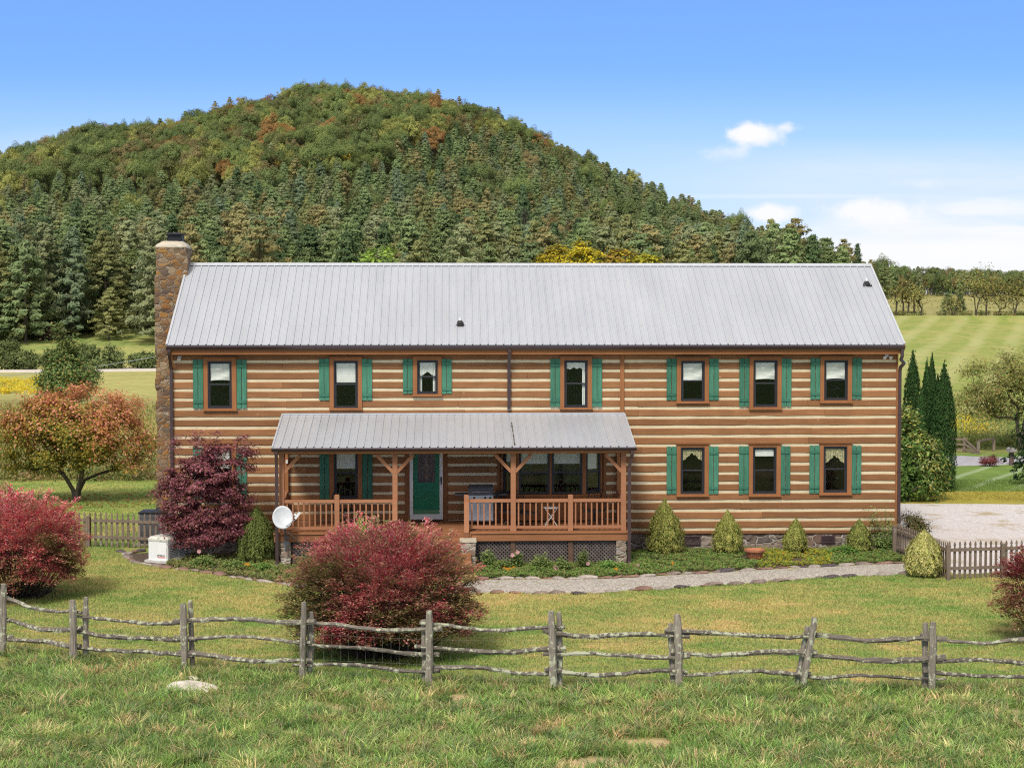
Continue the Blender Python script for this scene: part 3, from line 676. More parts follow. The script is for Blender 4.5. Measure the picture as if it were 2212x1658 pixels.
# --- windows
def cloth(mb, x0, x1, z0, z1, y, waves=5, amp=0.02, top=None, bot=None, nx=22, nz=6):
    vs = []
    for j in range(nz):
        for i in range(nx):
            a = i / (nx - 1); b = j / (nz - 1); x = x0 + (x1 - x0) * a
            lo = z0 + (bot(a) if bot else 0); z = z1 + (lo - z1) * b
            vs.append((x, y + amp * math.sin(a * waves * 6.28 + b) + (top(a, b) if top else 0), z))
    mb.add(vs, [(j * nx + i, j * nx + i + 1, (j + 1) * nx + i + 1, (j + 1) * nx + i) for j in range(nz - 1) for i in range(nx - 1)])
def sash(mb, x0, x1, z0, z1, y, w=0.045):
    mb.box(x0, x0 + w, y, y + 0.035, z0, z1); mb.box(x1 - w, x1, y, y + 0.035, z0, z1)
    mb.box(x0 + w, x1 - w, y, y + 0.035, z0, z0 + w); mb.box(x0 + w, x1 - w, y, y + 0.035, z1 - w, z1)
def window(w, parent=house):
    x0, x1, z0, z1 = px_rect(*w['c']); a0, a1, b0, b1 = px_rect(*w['f'])
    m = MB(); yc = -0.045
    m.box(x0, a0, yc, 0.1, z0 + 0.06, z1, 0.55); m.box(a1, x1, yc, 0.1, z0 + 0.06, z1, 0.6)
    m.box(a0, a1, yc + .002, 0.1, b1, z1, 0.5)
    m.box(x0 - 0.012, x1 + 0.012, yc - 0.035, 0.1, z0, z0 + 0.058, 0.65)       # sill board
    if b0 > z0 + 0.06: m.box(a0, a1, yc + 0.004, 0.1, z0 + 0.06, b0, 0.6)
    if w.get('h'): m.box(x0 - 0.03, x1 + 0.03, yc - 0.05, 0.02, z1, z1 + 0.035, 0.1)
    else: m.box(x0 - 0.02, x1 + 0.02, yc - 0.02, 0.02, z1, z1 + 0.03, 0.0)
    wo = m.build('window', M['trim_v'], parent)
    f = MB(); w_ = 0.038; y = -0.028
    f.box(a0, a0 + w_, y, 0.09, b0, b1); f.box(a1 - w_, a1, y, 0.09, b0, b1); f.box(a0 + w_, a1 - w_, y + .001, 0.09, b0, b0 + w_); f.box(a0 + w_, a1 - w_, y + .001, 0.09, b1 - w_, b1)
    zm = b0 + (b1 - b0) * w.get('mid', 0.505)
    if w['k'] != 'side' or True:
        sash(f, a0 + w_, a1 - w_, zm - 0.02, b1 - w_, 0.02, 0.036); sash(f, a0 + w_, a1 - w_, b0 + w_, zm + 0.02, -0.016, 0.04)
        f.box(a0 + w_ + .04, a1 - w_ - .04, -0.019, -0.015, zm + 0.014, zm + 0.022, mi=1)
    f.build('frame', [M['bronze'], M['darkgrey']], wo)
    p = MB(); p.add([(a0 + .05, 0.035, zm), (a1 - .05, 0.035, zm), (a1 - .05, 0.035, b1 - .05), (a0 + .05, 0.035, b1 - .05)], [(0, 1, 2, 3)])
    p.add([(a0 + .05, 0.0, b0 + .05), (a1 - .05, 0.0, b0 + .05), (a1 - .05, 0.0, zm), (a0 + .05, 0.0, zm)], [(0, 1, 2, 3)])
    p.build('pane', M['glass'], wo)
    c = MB(); k = w['k']; hh = (b1 - b0); c0, c1 = a0 + .045, a1 - .045
    if k == 'drape': cloth(c, c0, c1, b1 - hh * w['q'], b1 - .04, 0.052, 1.5, 0.006, bot=lambda a: 0.03 * math.sin(a * 3.1), top=lambda a, b: 0.018 * math.sin(9 * b + 7 * (a - .5) ** 2 + 4 * a))
    elif k == 'shade': cloth(c, c0, c1, b1 - hh * w['q'], b1 - .04, 0.052, 1, 0.004)
    elif k == 'swag':
        cloth(c, c0, c1, b1 - hh * .45, b1 - .04, 0.052, 6, 0.012, bot=lambda a: 0.10 * math.exp(-((a - .5) / .18) ** 2))
        for s in (0, 1): cloth(c, *((c0, c0 + .10) if not s else (c1 - .10, c1)), b0 + .05, b1 - hh * .45, 0.060, 2, 0.008)
    elif k == 'side':
        cloth(c, c0, c1, b1 - hh * .17, b1 - .04, 0.052, 6, 0.012, bot=lambda a: -0.05 * (a - .5) ** 2 * 4 + 0.02 * math.sin(20 * a)); cloth(c, c1 - .11, c1, b0 + .06, b1 - hh * .17, 0.060, 2, 0.01)
    elif k.startswith('valance'):
        cloth(c, c0, c1, b1 - hh * w['q'], b1 - .04, 0.052, 9, 0.012, bot=lambda a: 0.22 * math.exp(-((a - .5) / .28) ** 2) * (1 + .15 * math.sin(30 * a)))
        if k == 'valance': cloth(c, c0, c1, b1 - hh * .12, b1 - .04, 0.075, 1, 0.003)
    c.build('curtain', M['valance'] if k.startswith('valance') and k != 'valance' else M['curtain'] if k != 'valance' else M['valance'], wo)
    if w['s']:
        (l0, l1), (r0, r1), s0, s1 = w['s']
        for q0, q1 in ((l0, l1), (r0, r1)):
            sx0, sx1, sz0, sz1 = px_rect(q0, q1, s0, s1); mm = MB(); mid = (sx0 + sx1) / 2; tn = R.uniform(.25, .75)
            e = R.uniform(-.01, .01)
            mm.box(sx0, mid - 0.009, -0.032, -0.008, sz0 + e, sz1, tn); mm.box(mid + 0.009, sx1, -0.032, -0.008, sz0, sz1 + e * .6, tn + R.uniform(-.15, .15))
            nb = (0.13, 0.87)
            for b in nb:
                zz = sz0 + (sz1 - sz0) * b
                mm.box(sx0 + 0.004, sx1 - 0.004, -0.055, -0.032, zz - 0.04, zz + 0.04, tn - .25)
            mm.box(sx0 + .01, sx1 - .01, -0.008, 0.004, sz0 + .05, sz0 + .1); mm.box(sx0 + .01, sx1 - .01, -0.008, 0.004, sz1 - .1, sz1 - .05)
            mm.build('shutter', M['shutter'], parent)
    return wo
for w in WIN: window(w)

# --- door
dr = MB(); t_ = 0.10
dr.box(DX0, DX0 + t_, -0.05, 0.08, DZ0 - .02, DZ1, .5); dr.box(DX1 - t_, DX1, -0.05, 0.08, DZ0 - .02, DZ1, .5); dr.box(DX0 + t_, DX1 - t_, -0.049, 0.08, DZ1 - .11, DZ1, .5); dr.box(DX0 + t_, DX1 - t_, -0.049, 0.0, DZ0 - .02, DZ0 + 0.13, .5)
door = dr.build('storm_door', M['white'], house)
ds = MB(); a0, a1 = DX0 + t_, DX1 - t_; gx0, gx1, gz0, gz1 = px_rect(902, 940, 977, 1042)
y = 0.035
ds.box(a0, gx0, y, y + .04, DZ0, DZ1 - .11); ds.box(gx1, a1, y, y + .04, DZ0, DZ1 - .11); ds.box(gx0, gx1, y, y + .04, DZ0, gz0); ds.box(gx0, gx1, y, y + .04, gz1, DZ1 - .11)
for px0, px1 in ((a0 + .1, (a0 + a1) / 2 - .03), ((a0 + a1) / 2 + .03, a1 - .1)):
    for pz0, pz1 in ((DZ0 + .2, DZ0 + .5), (DZ0 + .56, gz0 - .1)): ds.box(px0, px1, y - .008, y, pz0, pz1, 0.3)
ds.build('green_door', M['green_door'], door)
dg = MB(); dg.add([(gx0, y + .02, gz0), (gx1, y + .02, gz0), (gx1, y + .02, gz1), (gx0, y + .02, gz1)], [(0, 1, 2, 3)]); 
dg.build('pane', simple('leaded_glass', (0.10, 0.085, 0.085), 0.15, spec=0.8, var=0.5, scale=30), door)
le = MB(); cx = (gx0 + gx1) / 2; cz = (gz0 + gz1) / 2
def arc(c, rx, rz, a0_, a1_, n=9): return [(c[0] + rx * math.cos(a0_ + (a1_ - a0_) * i / n), y + .012, c[1] + rz * math.sin(a0_ + (a1_ - a0_) * i / n)) for i in range(n + 1)]
for q in ((.11, .035), (.05, .12)): le.tube(arc((cx, cz), q[0], q[1], 0, 6.28, 16), 0.006, 4)
for dz in (.2, -.2, -.28): le.tube(arc((cx, cz + dz), .04, .05, 0, 6.28, 8), 0.005, 4)
le.tube([(cx, y + .012, gz0 + .03), (cx, y + .012, gz1 - .03)], 0.004, 4)
for xx in (gx0 + .06, gx1 - .06): le.tube([(xx, y + .012, gz0 + .03), (xx, y + .012, gz1 - .03)], 0.003, 4)
le.tube(arc((cx, cz), .16, .27, 0, 6.28, 20), 0.003, 4)
le.build('leaded_glass_pattern', M['leaded'], door)
dh = MB(); hx = DX1 - .05; hz = H(950, 1036)[1]; dh.box(hx - .018, hx + .018, -.062, -.05, hz - .13, hz + .10); dh.tube([(hx, -.065, hz - .05), (hx - .01, -.11, hz - .05), (hx - .02, -.11, hz + .06), (hx, -.065, hz + .06)], .009, 6)
dh.build('handle', M['black'], door)
gp = MB(); gp.add([(a0, -0.03, DZ0 + .13), (a1, -0.03, DZ0 + .13), (a1, -.03, DZ1 - .11), (a0, -.03, DZ1 - .11)], [(0, 1, 2, 3)]); gp.build('storm_pane', M['glass'], door)
db = MB(); db.box(DX0 - .14, DX0, -.03, .09, DZ0 - .05, DZ1 + .1, .1); db.box(DX1, DX1 + .14, -.03, .09, DZ0 - .05, DZ1 + .1, .1); db.box(DX0, DX1, -.03, .09, DZ1, DZ1 + .1, .1); db.box(DX0, DX1, -.09, .02, DZ0 - .07, DZ0 - .02, 0)
db.build('casing', M['trim_v'], door)

# --- bay window
DKZ = H(1180, 1120, 0.0)[1]
bay = MB(); BP = 0.46; c0, c1 = H(1117, 1000, -BP)[0], H(1262, 1000, -BP)[0]
sz0, sz1 = H(1190, 1067, -BP)[1], BZ1
plan = [(BX0, 0.0), (c0, -BP), (c1, -BP), (BX1, 0.0)]
for (xa, ya), (xb, yb) in zip(plan[:-1], plan[1:]):
    bay.add([(xa, ya, DKZ), (xb, yb, DKZ), (xb, yb, sz0 - .06), (xa, ya, sz0 - .06)], [(0, 1, 2, 3)], 0.35)
bay.loft([[(x, y_, z) for x, y_ in [(BX0 - .03, 0.02), (c0 - .02, -BP - .04), (c1 + .02, -BP - .04), (BX1 + .03, 0.02)]] for z in (sz0 - .06, sz0)], 0.5)
for (x, y_) in plan: bay.box(x - 0.055, x + 0.055, y_ - 0.03, y_ + 0.06, sz0, sz1, 0.5)
mid = (c0 + c1) / 2; bay.box(mid - .03, mid + .03, -BP - .012, -BP + .06, sz0, sz1, .45)
bay.loft([[(x, y_, z) for x, y_ in [(BX0 - .03, 0.05), (c0 - .02, -BP - .04), (c1 + .02, -BP - .04), (BX1 + .03, 0.05)]] for z in (sz1 - 0.02, sz1 + .08)], 0.3)
bay.box(BX0 - .13, BX0 - .0, -0.03, 0.09, DKZ, sz1 + .1, .15); bay.box(BX1, BX1 + .12, -0.03, 0.09, DKZ, sz1 + .1, .3)
bo = recalc(bay.build('bay_window', M['trim'], house))
def bay_unit(xa, ya, xb, yb, shade):
    a = Vector((xa, ya, 0)); b = Vector((xb, yb, 0)); L = (b - a).length; d = (b - a).normalized(); nrm = Vector((d.y, -d.x, 0))
    def P(s, o_, z): p = a + d * s + nrm * o_; return (p.x, p.y, z)
    def bx(mb, s0, s1, o0, o1, z0, z1, mi=0): mb.add([P(s, o_, z) for z in (z0, z1) for s, o_ in ((s0, o1), (s1, o1), (s1, o0), (s0, o0))], [(0, 3, 2, 1), (4, 5, 6, 7), (0, 1, 5, 4), (1, 2, 6, 5), (2, 3, 7, 6), (3, 0, 4, 7)], .5, mi)
    f = MB(); w_ = .06; z0, z1 = sz0 + .01, sz1 - .03; zm = (z0 + z1) / 2 + .02; zm = z0 + (z1 - z0) * .47
    for s0, s1, q0, q1 in ((0, w_, z0, z1), (L - w_, L, z0, z1), (w_, L - w_, z0, z0 + w_), (w_, L - w_, z1 - w_, z1), (w_, L - w_, zm - .025, zm + .025)): bx(f, s0, s1, -.03, .02, q0, q1)
    bx(f, w_, L - w_, .02, .024, zm + .012, zm + .02, 1)
    f.build('frame', [M['bronze'], M['darkgrey']], bo)
    p = MB(); p.add([P(w_, 0, z0 + w_), P(L - w_, 0, z0 + w_), P(L - w_, 0, z1 - w_), P(w_, 0, z1 - w_)], [(0, 1, 2, 3)]); p.build('pane', M['glass'], bo)
    if shade:
        c = MB(); c.add([P(w_, -.07, zm + (z1 - zm) * (1 - shade)), P(L - w_, -.07, zm + (z1 - zm) * (1 - shade)), P(L - w_, -.07, z1), P(w_, -.07, z1)], [(0, 1, 2, 3)]); c.build('blind', M['curtain'], bo)
bay_unit(BX0 + .06, -.06, c0 - .05, -BP + .05, 0.6); bay_unit(c0 + .055, -BP, mid - .03, -BP, .66); bay_unit(mid + .03, -BP, c1 - .055, -BP, .66); bay_unit(c1 + .05, -BP + .05, BX1 - .06, -.06, .9)

# ------------------------------------------------------------------ porch
PY = -2.52                                    # post line (local y)
DF = -2.72                                    # deck front edge
DKF = H(1180, 1147.5, DF)[1]; DKZ = DKF
px0 = H(594, 1150, DF)[0]; px1 = H(1361, 1150, DF)[0]
dk = MB()
nbd = 19; bw = (0 - DF) / nbd
for i in range(nbd): dk.box(px0, px1, DF + i * bw + .003, DF + (i + 1) * bw - .003, DKZ - .03, DKZ, R.uniform(.3, .8))
deck = dk.build('deck', M['deckwood'], house)
rm = MB(); zr = H(1180, 1167.5, DF)[1]
rm.box(px0 - .03, px1 + .03, DF + .02, DF + .06, zr, DKZ - .032); rm.box(px0 - .03, px0 + .02, DF + .06, -0.01, zr, DKZ - .032); rm.box(px1 - .02, px1 + .03, DF + .06, -0.01, zr, DKZ - .032)
rm.box(px0 - .05, px1 + .05, DF - .015, DF + .015, DKZ - .05, DKZ - .012, .8)
rm.build('rim_board', M['deckwood'], deck)
# porch roof
PEY = -2.92; PEZ = H(980, 966, PEY)[1]; PTZ = H(980, 894, 0.0)[1]
qx0 = (H(588, 966, PEY)[0] + H(610, 893, 0)[0]) / 2; qx1 = (H(1373, 966, PEY)[0] + H(1347.5, 893, 0)[0]) / 2
pr = MB(); roof_panel(pr, qx0, qx1, (PEY, PEZ), (-0.01, PTZ))
prf = pr.build('porch_roof', [M['roof'], M['screw']], house)
fl_ = MB(); fl_.box(qx0, qx1, -0.07, -0.012, PTZ - .01, PTZ + .035)
for xx in (qx0, qx1): fl_.bar((xx, PEY, PEZ + .01), (xx, -0.02, PTZ + .01), 0.045, .04)
fl_.build('flashing', M['ridge'], prf)
st = MB(); sx = H(1106, 940, -1.5)[0]      # dark rubbed streak of debris on the porch roof
q = (PTZ - PEZ) / (-PEY)
for i in range(16):
    t = i / 15; yy = PEY + .15 + 1.9 * t; xx = H(1112 - 7 * t, 960 - 50 * t, yy)[0]; w_ = R.uniform(.006, .02)
    st.box(xx - w_, xx + w_, yy, yy + R.uniform(.08, .16), PEZ + q * (yy - PEY) + .004, PEZ + q * (yy - PEY) + .035)
st.build('leaf_debris', M['bark'], prf)
g = MB(); gutter(g, qx0 - .02, qx1 + .04, PEY + .075, PEZ - .012, .12, .095); recalc(g.build('porch_gutter', M['gutter'], prf))
bm_ = MB(); zB = H(980, 979, PY)[1]
bm_.box(qx0 + .08, qx1 - .08, PY - .07, PY + .07, zB, PEZ + q * (PY - PEY) - .04, .55)
bm_.box(qx0 + .03, qx1 - .03, PEY + .08, PEY + .11, zB + .03, PEZ - .02, .7)
for xx in (px0 + .04, px1 - .18): bm_.box(xx, xx + .14, PY + .07, 0, zB, zB + .14, .4)
for i in range(10): xx = qx0 + .4 + i * 1.08; bm_.bar((xx, PEY + .12, PEZ - .07), (xx, -.03, PTZ - .1), .04, .1, tone=.3)
bm_.add([(qx0 + .02, PEY + .1, PEZ - .032), (qx1 - .02, PEY + .1, PEZ - .032), (qx1 - .02, -.02, PTZ - .035), (qx0 + .02, -.02, PTZ - .035)], [(0, 3, 2, 1)], .3)
bm_.build('porch_beam', M['trim'], house)
PW = 0.14
def post(px, yl, ztop=None, zbot=None, name='porch_post', w=PW, mat='trim_v'):
    x = H(px, 1080, yl)[0]; m = MB(); m.box(x - w / 2, x + w / 2, yl - w / 2, yl + w / 2, zbot if zbot is not None else DKZ, ztop if ztop is not None else zB, .7)
    return m, x
posts = {}
for px, sides in ((609, (1,)), (853.5, (-1, 1)), (1108.5, (-1, 1)), (1346.5, (-1,))):
    m, x = post(px, PY); posts[px] = x
    if px in (853.5, 1108.5): m.box(x - .09, x + .09, PY - .09, PY + .09, DKZ, DKZ + .12, .7)
    po = m.build('porch_post', M['rail'], house)
    for s in sides:
        b = MB(); b.bar((x + s * .05, PY, zB - .52), (x + s * .52, PY, zB - .03), .09, .10, up=(0, 1, 0), tone=.75); b.build('brace', M['rail'], po)
    if px in (609, 1346.5): b = MB(); b.bar((x, PY + .05, zB - .5), (x, PY + .5, zB - .02), .09, .1, up=(1, 0, 0), tone=.6); b.build('brace', M['rail'], po)
for px, w_ in ((619, .12), (1337, .14)):
    m, x = post(px, -.10, w=w_); m.build('porch_post', M['trim_v'], house); posts['w%d' % px] = x
zrt = H(1180, 1076.8, PY)[1]; zrb = H(1180, 1134.5, PY)[1]
def railing(pa, pb, n, name='railing'):
    pa = Vector(pa); pb = Vector(pb); m = MB(); d = pb - pa
    m.bar(pa + Vector((0, 0, zrt - .045)), pb + Vector((0, 0, zrt - .045)), .09, .085, tone=.75)
    r = m.build(name, M['rail'], house); m = MB(); m.bar(pa + Vector((0, 0, zrb - .04)), pb + Vector((0, 0, zrb - .04)), .05, .075, tone=.65); m.build('bottom_rail', M['rail'], r)
    for i in range(n):
        p = pa + d * ((i + .5) / n); b = MB(); b.box(p.x - .02, p.x + .02, p.y - .02, p.y + .02, zrb - .003, zrt - .086, R.uniform(.55, .85)); b.build('baluster', M['rail'], r)
    return r
def nx(px, yl=PY): return H(px, 1110, yl)[0]
nw = {}
for px in (728, 1232.2, 1007.5):
    yl = PY if px != 1007.5 else PY - .03
    m, x = post(px, yl, ztop=H(px, 1069.5, PY)[1], zbot=DKZ, w=.135); nw[px] = x
    if px == 1007.5: m.box(x - .0675, x + .0675, yl - .26, yl - .075, DKZ - .28, DKZ - .02 + .02, .95); m.box(x - .0675, x + .0675, yl - .26, yl - .0675, DKZ - .28, H(px, 1085, PY)[1], .95)
    m.box(x - .06, x + .06, yl - .06, yl + .06, H(px, 1069.5, PY)[1], H(px, 1069.5, PY)[1] + .02, .8)
    m.build('newel_post', M['rail'], house)
# lower lighter part of the stair posts
m = MB(); x = posts[853.5]; m.box(x - .07, x + .07, PY - .26, PY - .095, DKZ - .28, zrt, .95); m.build('newel_post', M['rail'], house)
for a, b, n in ((posts[609] + .07, nw[728] - .07, 9), (nw[728] + .07, posts[853.5] - .07, 9), (nw[1007.5] + .07, posts[1108.5] - .07, 7), (posts[1108.5] + .07, nw[1232.2] - .07, 9), (nw[1232.2] + .07, posts[1346.5] - .07, 9)):
    railing((a, PY, 0), (b, PY, 0), n)
railing((posts[609] + .02, PY + .07, 0), (posts['w619'], -.16, 0), 14); railing((posts[1346.5] - .02, PY + .07, 0), (posts['w1337'], -.17, 0), 14)
# steps between the piers
s_ = MB(); sa, sb = posts[853.5] - .02, nw[1007.5] + .02
for i in range(5):
    z = DKZ - .17 * (i + 1); y1_ = DF - .28 * i
    s_.box(sa - .1, sb + .1, y1_ - .30, y1_ - .02, z - .035, z, R.uniform(.4, .8)); s_.box(sa - .1, sb + .1, y1_ - .045, y1_ - .022, z, z + .135, .3)
s_.build('steps', M['deckwood'], house)
# under-deck: support posts, lattice panels, stone piers
def lattice(x0, x1, z0, z1, y):
    m = MB(); sp = .105; w_ = .036; hgt = z1 - z0
    for sgn, yy in ((1, y), (-1, y - .008)):
        k = x0 - hgt
        while k < x1 + hgt:
            # line x = k + sgn*(z - z0) clipped to the panel
            zs = [z0, z1]; xa, xb = (k, k + hgt) if sgn > 0 else (k + hgt, k)
            pa, pb = [xa, z0], [xb, z1]
            def clip(pa, pb):
                for lim, s in ((x0, 1), (x1, -1)):
                    for p, q_ in ((pa, pb), (pb, pa)):
                        if s * (p[0] - lim) < 0:
                            if s * (q_[0] - lim) <= 0: return None
                            t = (lim - p[0]) / (q_[0] - p[0]); p[1] += (q_[1] - p[1]) * t; p[0] = lim
                return pa, pb
            r = clip(pa, pb)
            if r and abs(r[0][1] - r[1][1]) > .04: m.bar((r[0][0], yy, r[0][1]), (r[1][0], yy, r[1][1]), w_, .007, up=(0, 1, 0), tone=R.uniform(.3, .8))
            k += sp
    m.box(x0 - .01, x1 + .01, y - .02, y + .012, z1 - .02, z1 + .02, .2); return m.build('lattice_panel', M['lattice'], house)
LY = DF + .13
xs = [H(p, 1190, LY)[0] for p in (632, 735, 860, 1028, 1103, 1113.5, 1227, 1238, 1331)]
lz1 = zr - .01; lz0 = 0.02
lattice(xs[0], xs[1], lz0, lz1, LY); lattice(xs[3], xs[4], lz0, lz1, LY); lattice(xs[5], xs[6], lz0, lz1, LY); lattice(xs[7], xs[8], lz0, lz1, LY)
lattice(xs[1] + .1, xs[2], lz0, lz1, LY)
for a, b in ((xs[4], xs[5]), (xs[6], xs[7]), (xs[1], xs[1] + .1)):
    m = MB(); m.box(a + .005, b - .005, LY - .05, LY + .08, -.1, zr, .4); m.build('deck_support', M['dark_post'], house)
def pier(x0, x1, y0, y1, z0, z1, cap=False):
    m = MB(); rings = []; n = 9
    for i in range(n):
        z = z0 + (z1 - z0) * i / (n - 1); ring = []
        for a, b in ((0, 0), (.33, 0), (.66, 0), (1, 0), (1, .5), (1, 1), (.5, 1), (0, 1), (0, .5)):
            ring.append((x0 + (x1 - x0) * a + R.uniform(-.015, .015), y0 + (y1 - y0) * b + R.uniform(-.015, .015), z))
        rings.append(ring)
    m.loft(rings); o_ = m.build('stone_pier', M['pier'], house)
    if cap: c = MB(); c.box(x0 - .03, x1 + .03, y0 - .03, y1 + .03, z1 + .002, z1 + .05); c.build('pier_cap', M['concrete'], o_)
M['pier'] = stone_mat('pier_stone', [(0.36, 0.29, 0.22), (0.24, 0.17, 0.12), (0.42, 0.36, 0.30), (0.30, 0.20, 0.13), (0.38, 0.33, 0.29)], (0.55, 0.50, 0.42), 3.4, (1, 1, 2.0), 0.05)
pier(H(606, 1190, DF)[0], H(627, 1190, DF)[0], DF + .02, DF + .3, -.15, zr - .01); pier(H(1331, 1190, DF)[0], H(1353, 1190, DF)[0], DF + .02, DF + .3, -.15, zr - .01)
ya = DF - .62; zt = H(1010, 1171, ya)[1]
pier(H(995.5, 1200, ya)[0], H(1027, 1200, ya)[0], ya, DF - .02, -.2, zt, True); pier(H(832, 1200, ya)[0], H(863, 1200, ya)[0], ya, DF - .02, -.2, zt, True)
# porch downspouts
xg = H(598.5, 1000, PY - .14)[0]
downspout([(xg, PEY + .02, PEZ - .1), (xg, PEY + .02, PEZ - .16), (xg, PEY + .05, PEZ - .24), (xg, DF - .10, PEZ - .42), (xg, DF - .09, PEZ - .5), (xg, DF - .09, .1), (xg, DF - .2, -.02)], .088)
xg = H(1358.2, 1100, PY - .14)[0]; xh = H(1366, 975, PEY)[0]
downspout([(xh, PEY + .02, PEZ - .1), (xh, PEY + .02, PEZ - .2), (xh - .02, PEY + .08, PEZ - .32), (xg + .01, DF - .10, PEZ - .48), (xg, DF - .09, PEZ - .58), (xg, DF - .09, .1), (xg, DF - .2, -.03)], .088)
# ------------------------------------------------------------------ chimney
cy0, cy1 = 3.0, 4.05
cxl = H(335.5, 700, cy0)[0]; cxr = H(403, 545, cy0)[0]; czs = H(370, 534, cy0)[1]; czt = H(370, 519, cy0 + .5)[1]
m = MB(); rings = []; n = 80
for i in range(n):
    z = -.2 + (czs + .2) * i / (n - 1); ring = []
    xr = cxr if z > EZ + .6 else XL - .0
    if i % 3 == 0: jit = [R.uniform(-.028, .028) for _ in range(12)]
    if z < 1.4: ex = .0
    else: ex = 0
    tp = .03 if z > czs - .9 else 0
    for k, (a, b) in enumerate(((0, 0), (.25, 0), (.5, 0), (.75, 0), (1, 0), (1, .5), (1, 1), (.66, 1), (.33, 1), (0, 1), (0, .66), (0, .33))):
        ring.append((cxl + tp + (xr - cxl - tp) * a + (jit[k] if a in (0, 1) else jit[k] * .3), cy0 + (cy1 - cy0) * b + (jit[k] if b in (0, 1) else 0), z))
    rings.append(ring)
m.loft(rings); chim = m.build('chimney', M['chim'], house)
m = MB(); cxc = (cxl + cxr) / 2; rings = []
def rr_(hw, hd, z, k=.25): return [(cxc + hw * sx_ * (1 if j else 1 - k), (cy0 + cy1) / 2 + hd * sy_ * (1 if not j else 1 - k), z + R.uniform(-.015, .015)) for sx_, sy_, js in ((-1, -1, (1, 0)), (1, -1, (0, 1)), (1, 1, (1, 0)), (-1, 1, (0, 1))) for j in js]
hw, hd = (cxr - cxl) / 2 - .0, (cy1 - cy0) / 2
for f_, dz in ((1.01, -.03), (1.01, .02), (.95, .08), (.82, .14), (.62, .19), (.5, .20)): rings.append(rr_(hw * f_, hd * f_, czs + dz))
m.loft(rings); cap = m.build('mortar_crown', M['concrete'], chim, smooth=True)
m = MB(); kx0, kx1 = H(362, 510, cy0 + .3)[0], H(393, 510, cy0 + .3)[0]; kz = H(377, 507, cy0 + .3)[1]; ky0, ky1 = cy0 + .25, cy0 + .8
for a in (kx0, kx1 - .02):
    for b in (ky0, ky1 - .02): m.box(a, a + .02, b, b + .02, czs + .2, kz)
m.box(kx0, kx1, ky0, ky1, czs + .2, czs + .30); m.box(kx0 + .015, kx1 - .015, ky0 + .015, ky1 - .015, czs + .3, kz - .01, .3)
m.loft([[(kx0 - .05, ky0 - .05, z), (kx1 + .05, ky0 - .05, z), (kx1 + .05, ky1 + .05, z), (kx0 - .05, ky1 + .05, z)] if i < 2 else [(kx0 + .06, ky0 + .06, z), (kx1 - .06, ky0 + .06, z), (kx1 - .06, ky1 - .06, z), (kx0 + .06, ky1 - .06, z)] for i, z in enumerate((kz, kz + .025, kz + .06))])
m.build('chimney_cap', M['black'], chim)
# --- flood lights
def flood(px, py, heads):
    x, z = H(px, py, -.08); m = MB(); m.box(x - .05, x + .05, -.03, 0.0, z - .02, z + .06)
    for s in heads: m.lathe([(.012, -.03), (.03, .0), (.055, .07), (.05, .075), (.0, .06)], (0, 0, 0), 12)
    vs = m.v[8:]; m.v = m.v[:8]; k = len(vs) // len(heads)
    for i, s in enumerate(heads):
        mt = Matrix.Translation((x + s * .09, -.08, z)) @ Matrix.Rotation(math.radians(125), 4, 'X')
        m.v += [tuple(mt @ Vector(p)) for p in vs[i * k:(i + 1) * k]]
    m.build('flood_light', M['white'], house)
flood(387, 773.5, (0,)); flood(1917, 769.5, (-1, 1))
m = MB(); x, z = H(619, 996, -.1); x += .02; m.box(x - .03, x + .03, -.25, -.17, z - .05, z + .05); m.build('porch_light', M['white'], house)

# ================================================================== THINGS ON THE PORCH
def loc(x, y, z=0.0): return L2W(x, y, z)
# grill
gx = (H(1013, 1100, -1.0)[0] + H(1064, 1100, -1.0)[0]) / 2
GW = .36
gr = empty('barbecue_grill', loc(gx, -.95, DKZ), YAW, 'stainless steel barbecue grill with closed grey lid and side shelves on the porch', 'grill')
m = MB(); m.box(-GW, GW, -.24, .24, .12, .72, .6); m.box(-.345, -.005, -.262, -.24, .15, .70, .7); m.box(.005, .345, -.262, -.24, .15, .70, .7); m.build('cabinet', M['steel'], gr)
m = MB(); m.box(-.36, .36, -.30, .24, .722, .87, .8); m.build('control_panel', M['steel'], gr)
for x in (-.2, .12, .27): m = MB(); m.lathe([(.03, 0), (.03, .03), (.015, .035)], (0, 0, 0), 10); m.v = [(x + p[0], -.30 - p[2], .80 + p[1]) for p in m.v]; m.build('knob', M['black'], gr)
m = MB(); prof = [(-.27, .0), (-.28, .10), (-.22, .20), (-.10, .26), (.10, .27), (.22, .2), (.24, 0)]
m.loft([[(x, a, .875 + b) for a, b in prof] for x in (-.355, .355)], .5); recalc(m.build('lid', M['darkgrey'], gr))
m = MB(); m.tube([(-.25, -.27, .96), (-.25, -.32, .97), (.25, -.32, .97), (.25, -.27, .96)], .014, 6); m.build('lid_handle', M['steel'], gr)
for s in (-1, 1):
    m = MB(); m.box(min(s * .362, s * .76), max(s * .362, s * .76), -.26, .22, .865, .90, .6); m.bar((s * .37, -.1, .72), (s * .62, -.1, .86), .03, .03); m.build('side_shelf', M['darkgrey'], gr)
    m = MB(); m.tube([(s * .03, -.268, .38), (s * .03, -.295, .38), (s * .03, -.295, .60), (s * .03, -.268, .60)], .009, 6); m.build('door_handle', M['whitep'], gr)
for x in (-.33, .33):
    for y_ in (-.2, .2): m = MB(); m.box(x - .02, x + .02, y_ - .02, y_ + .02, 0, .12); m.build('leg', M['black'], gr)
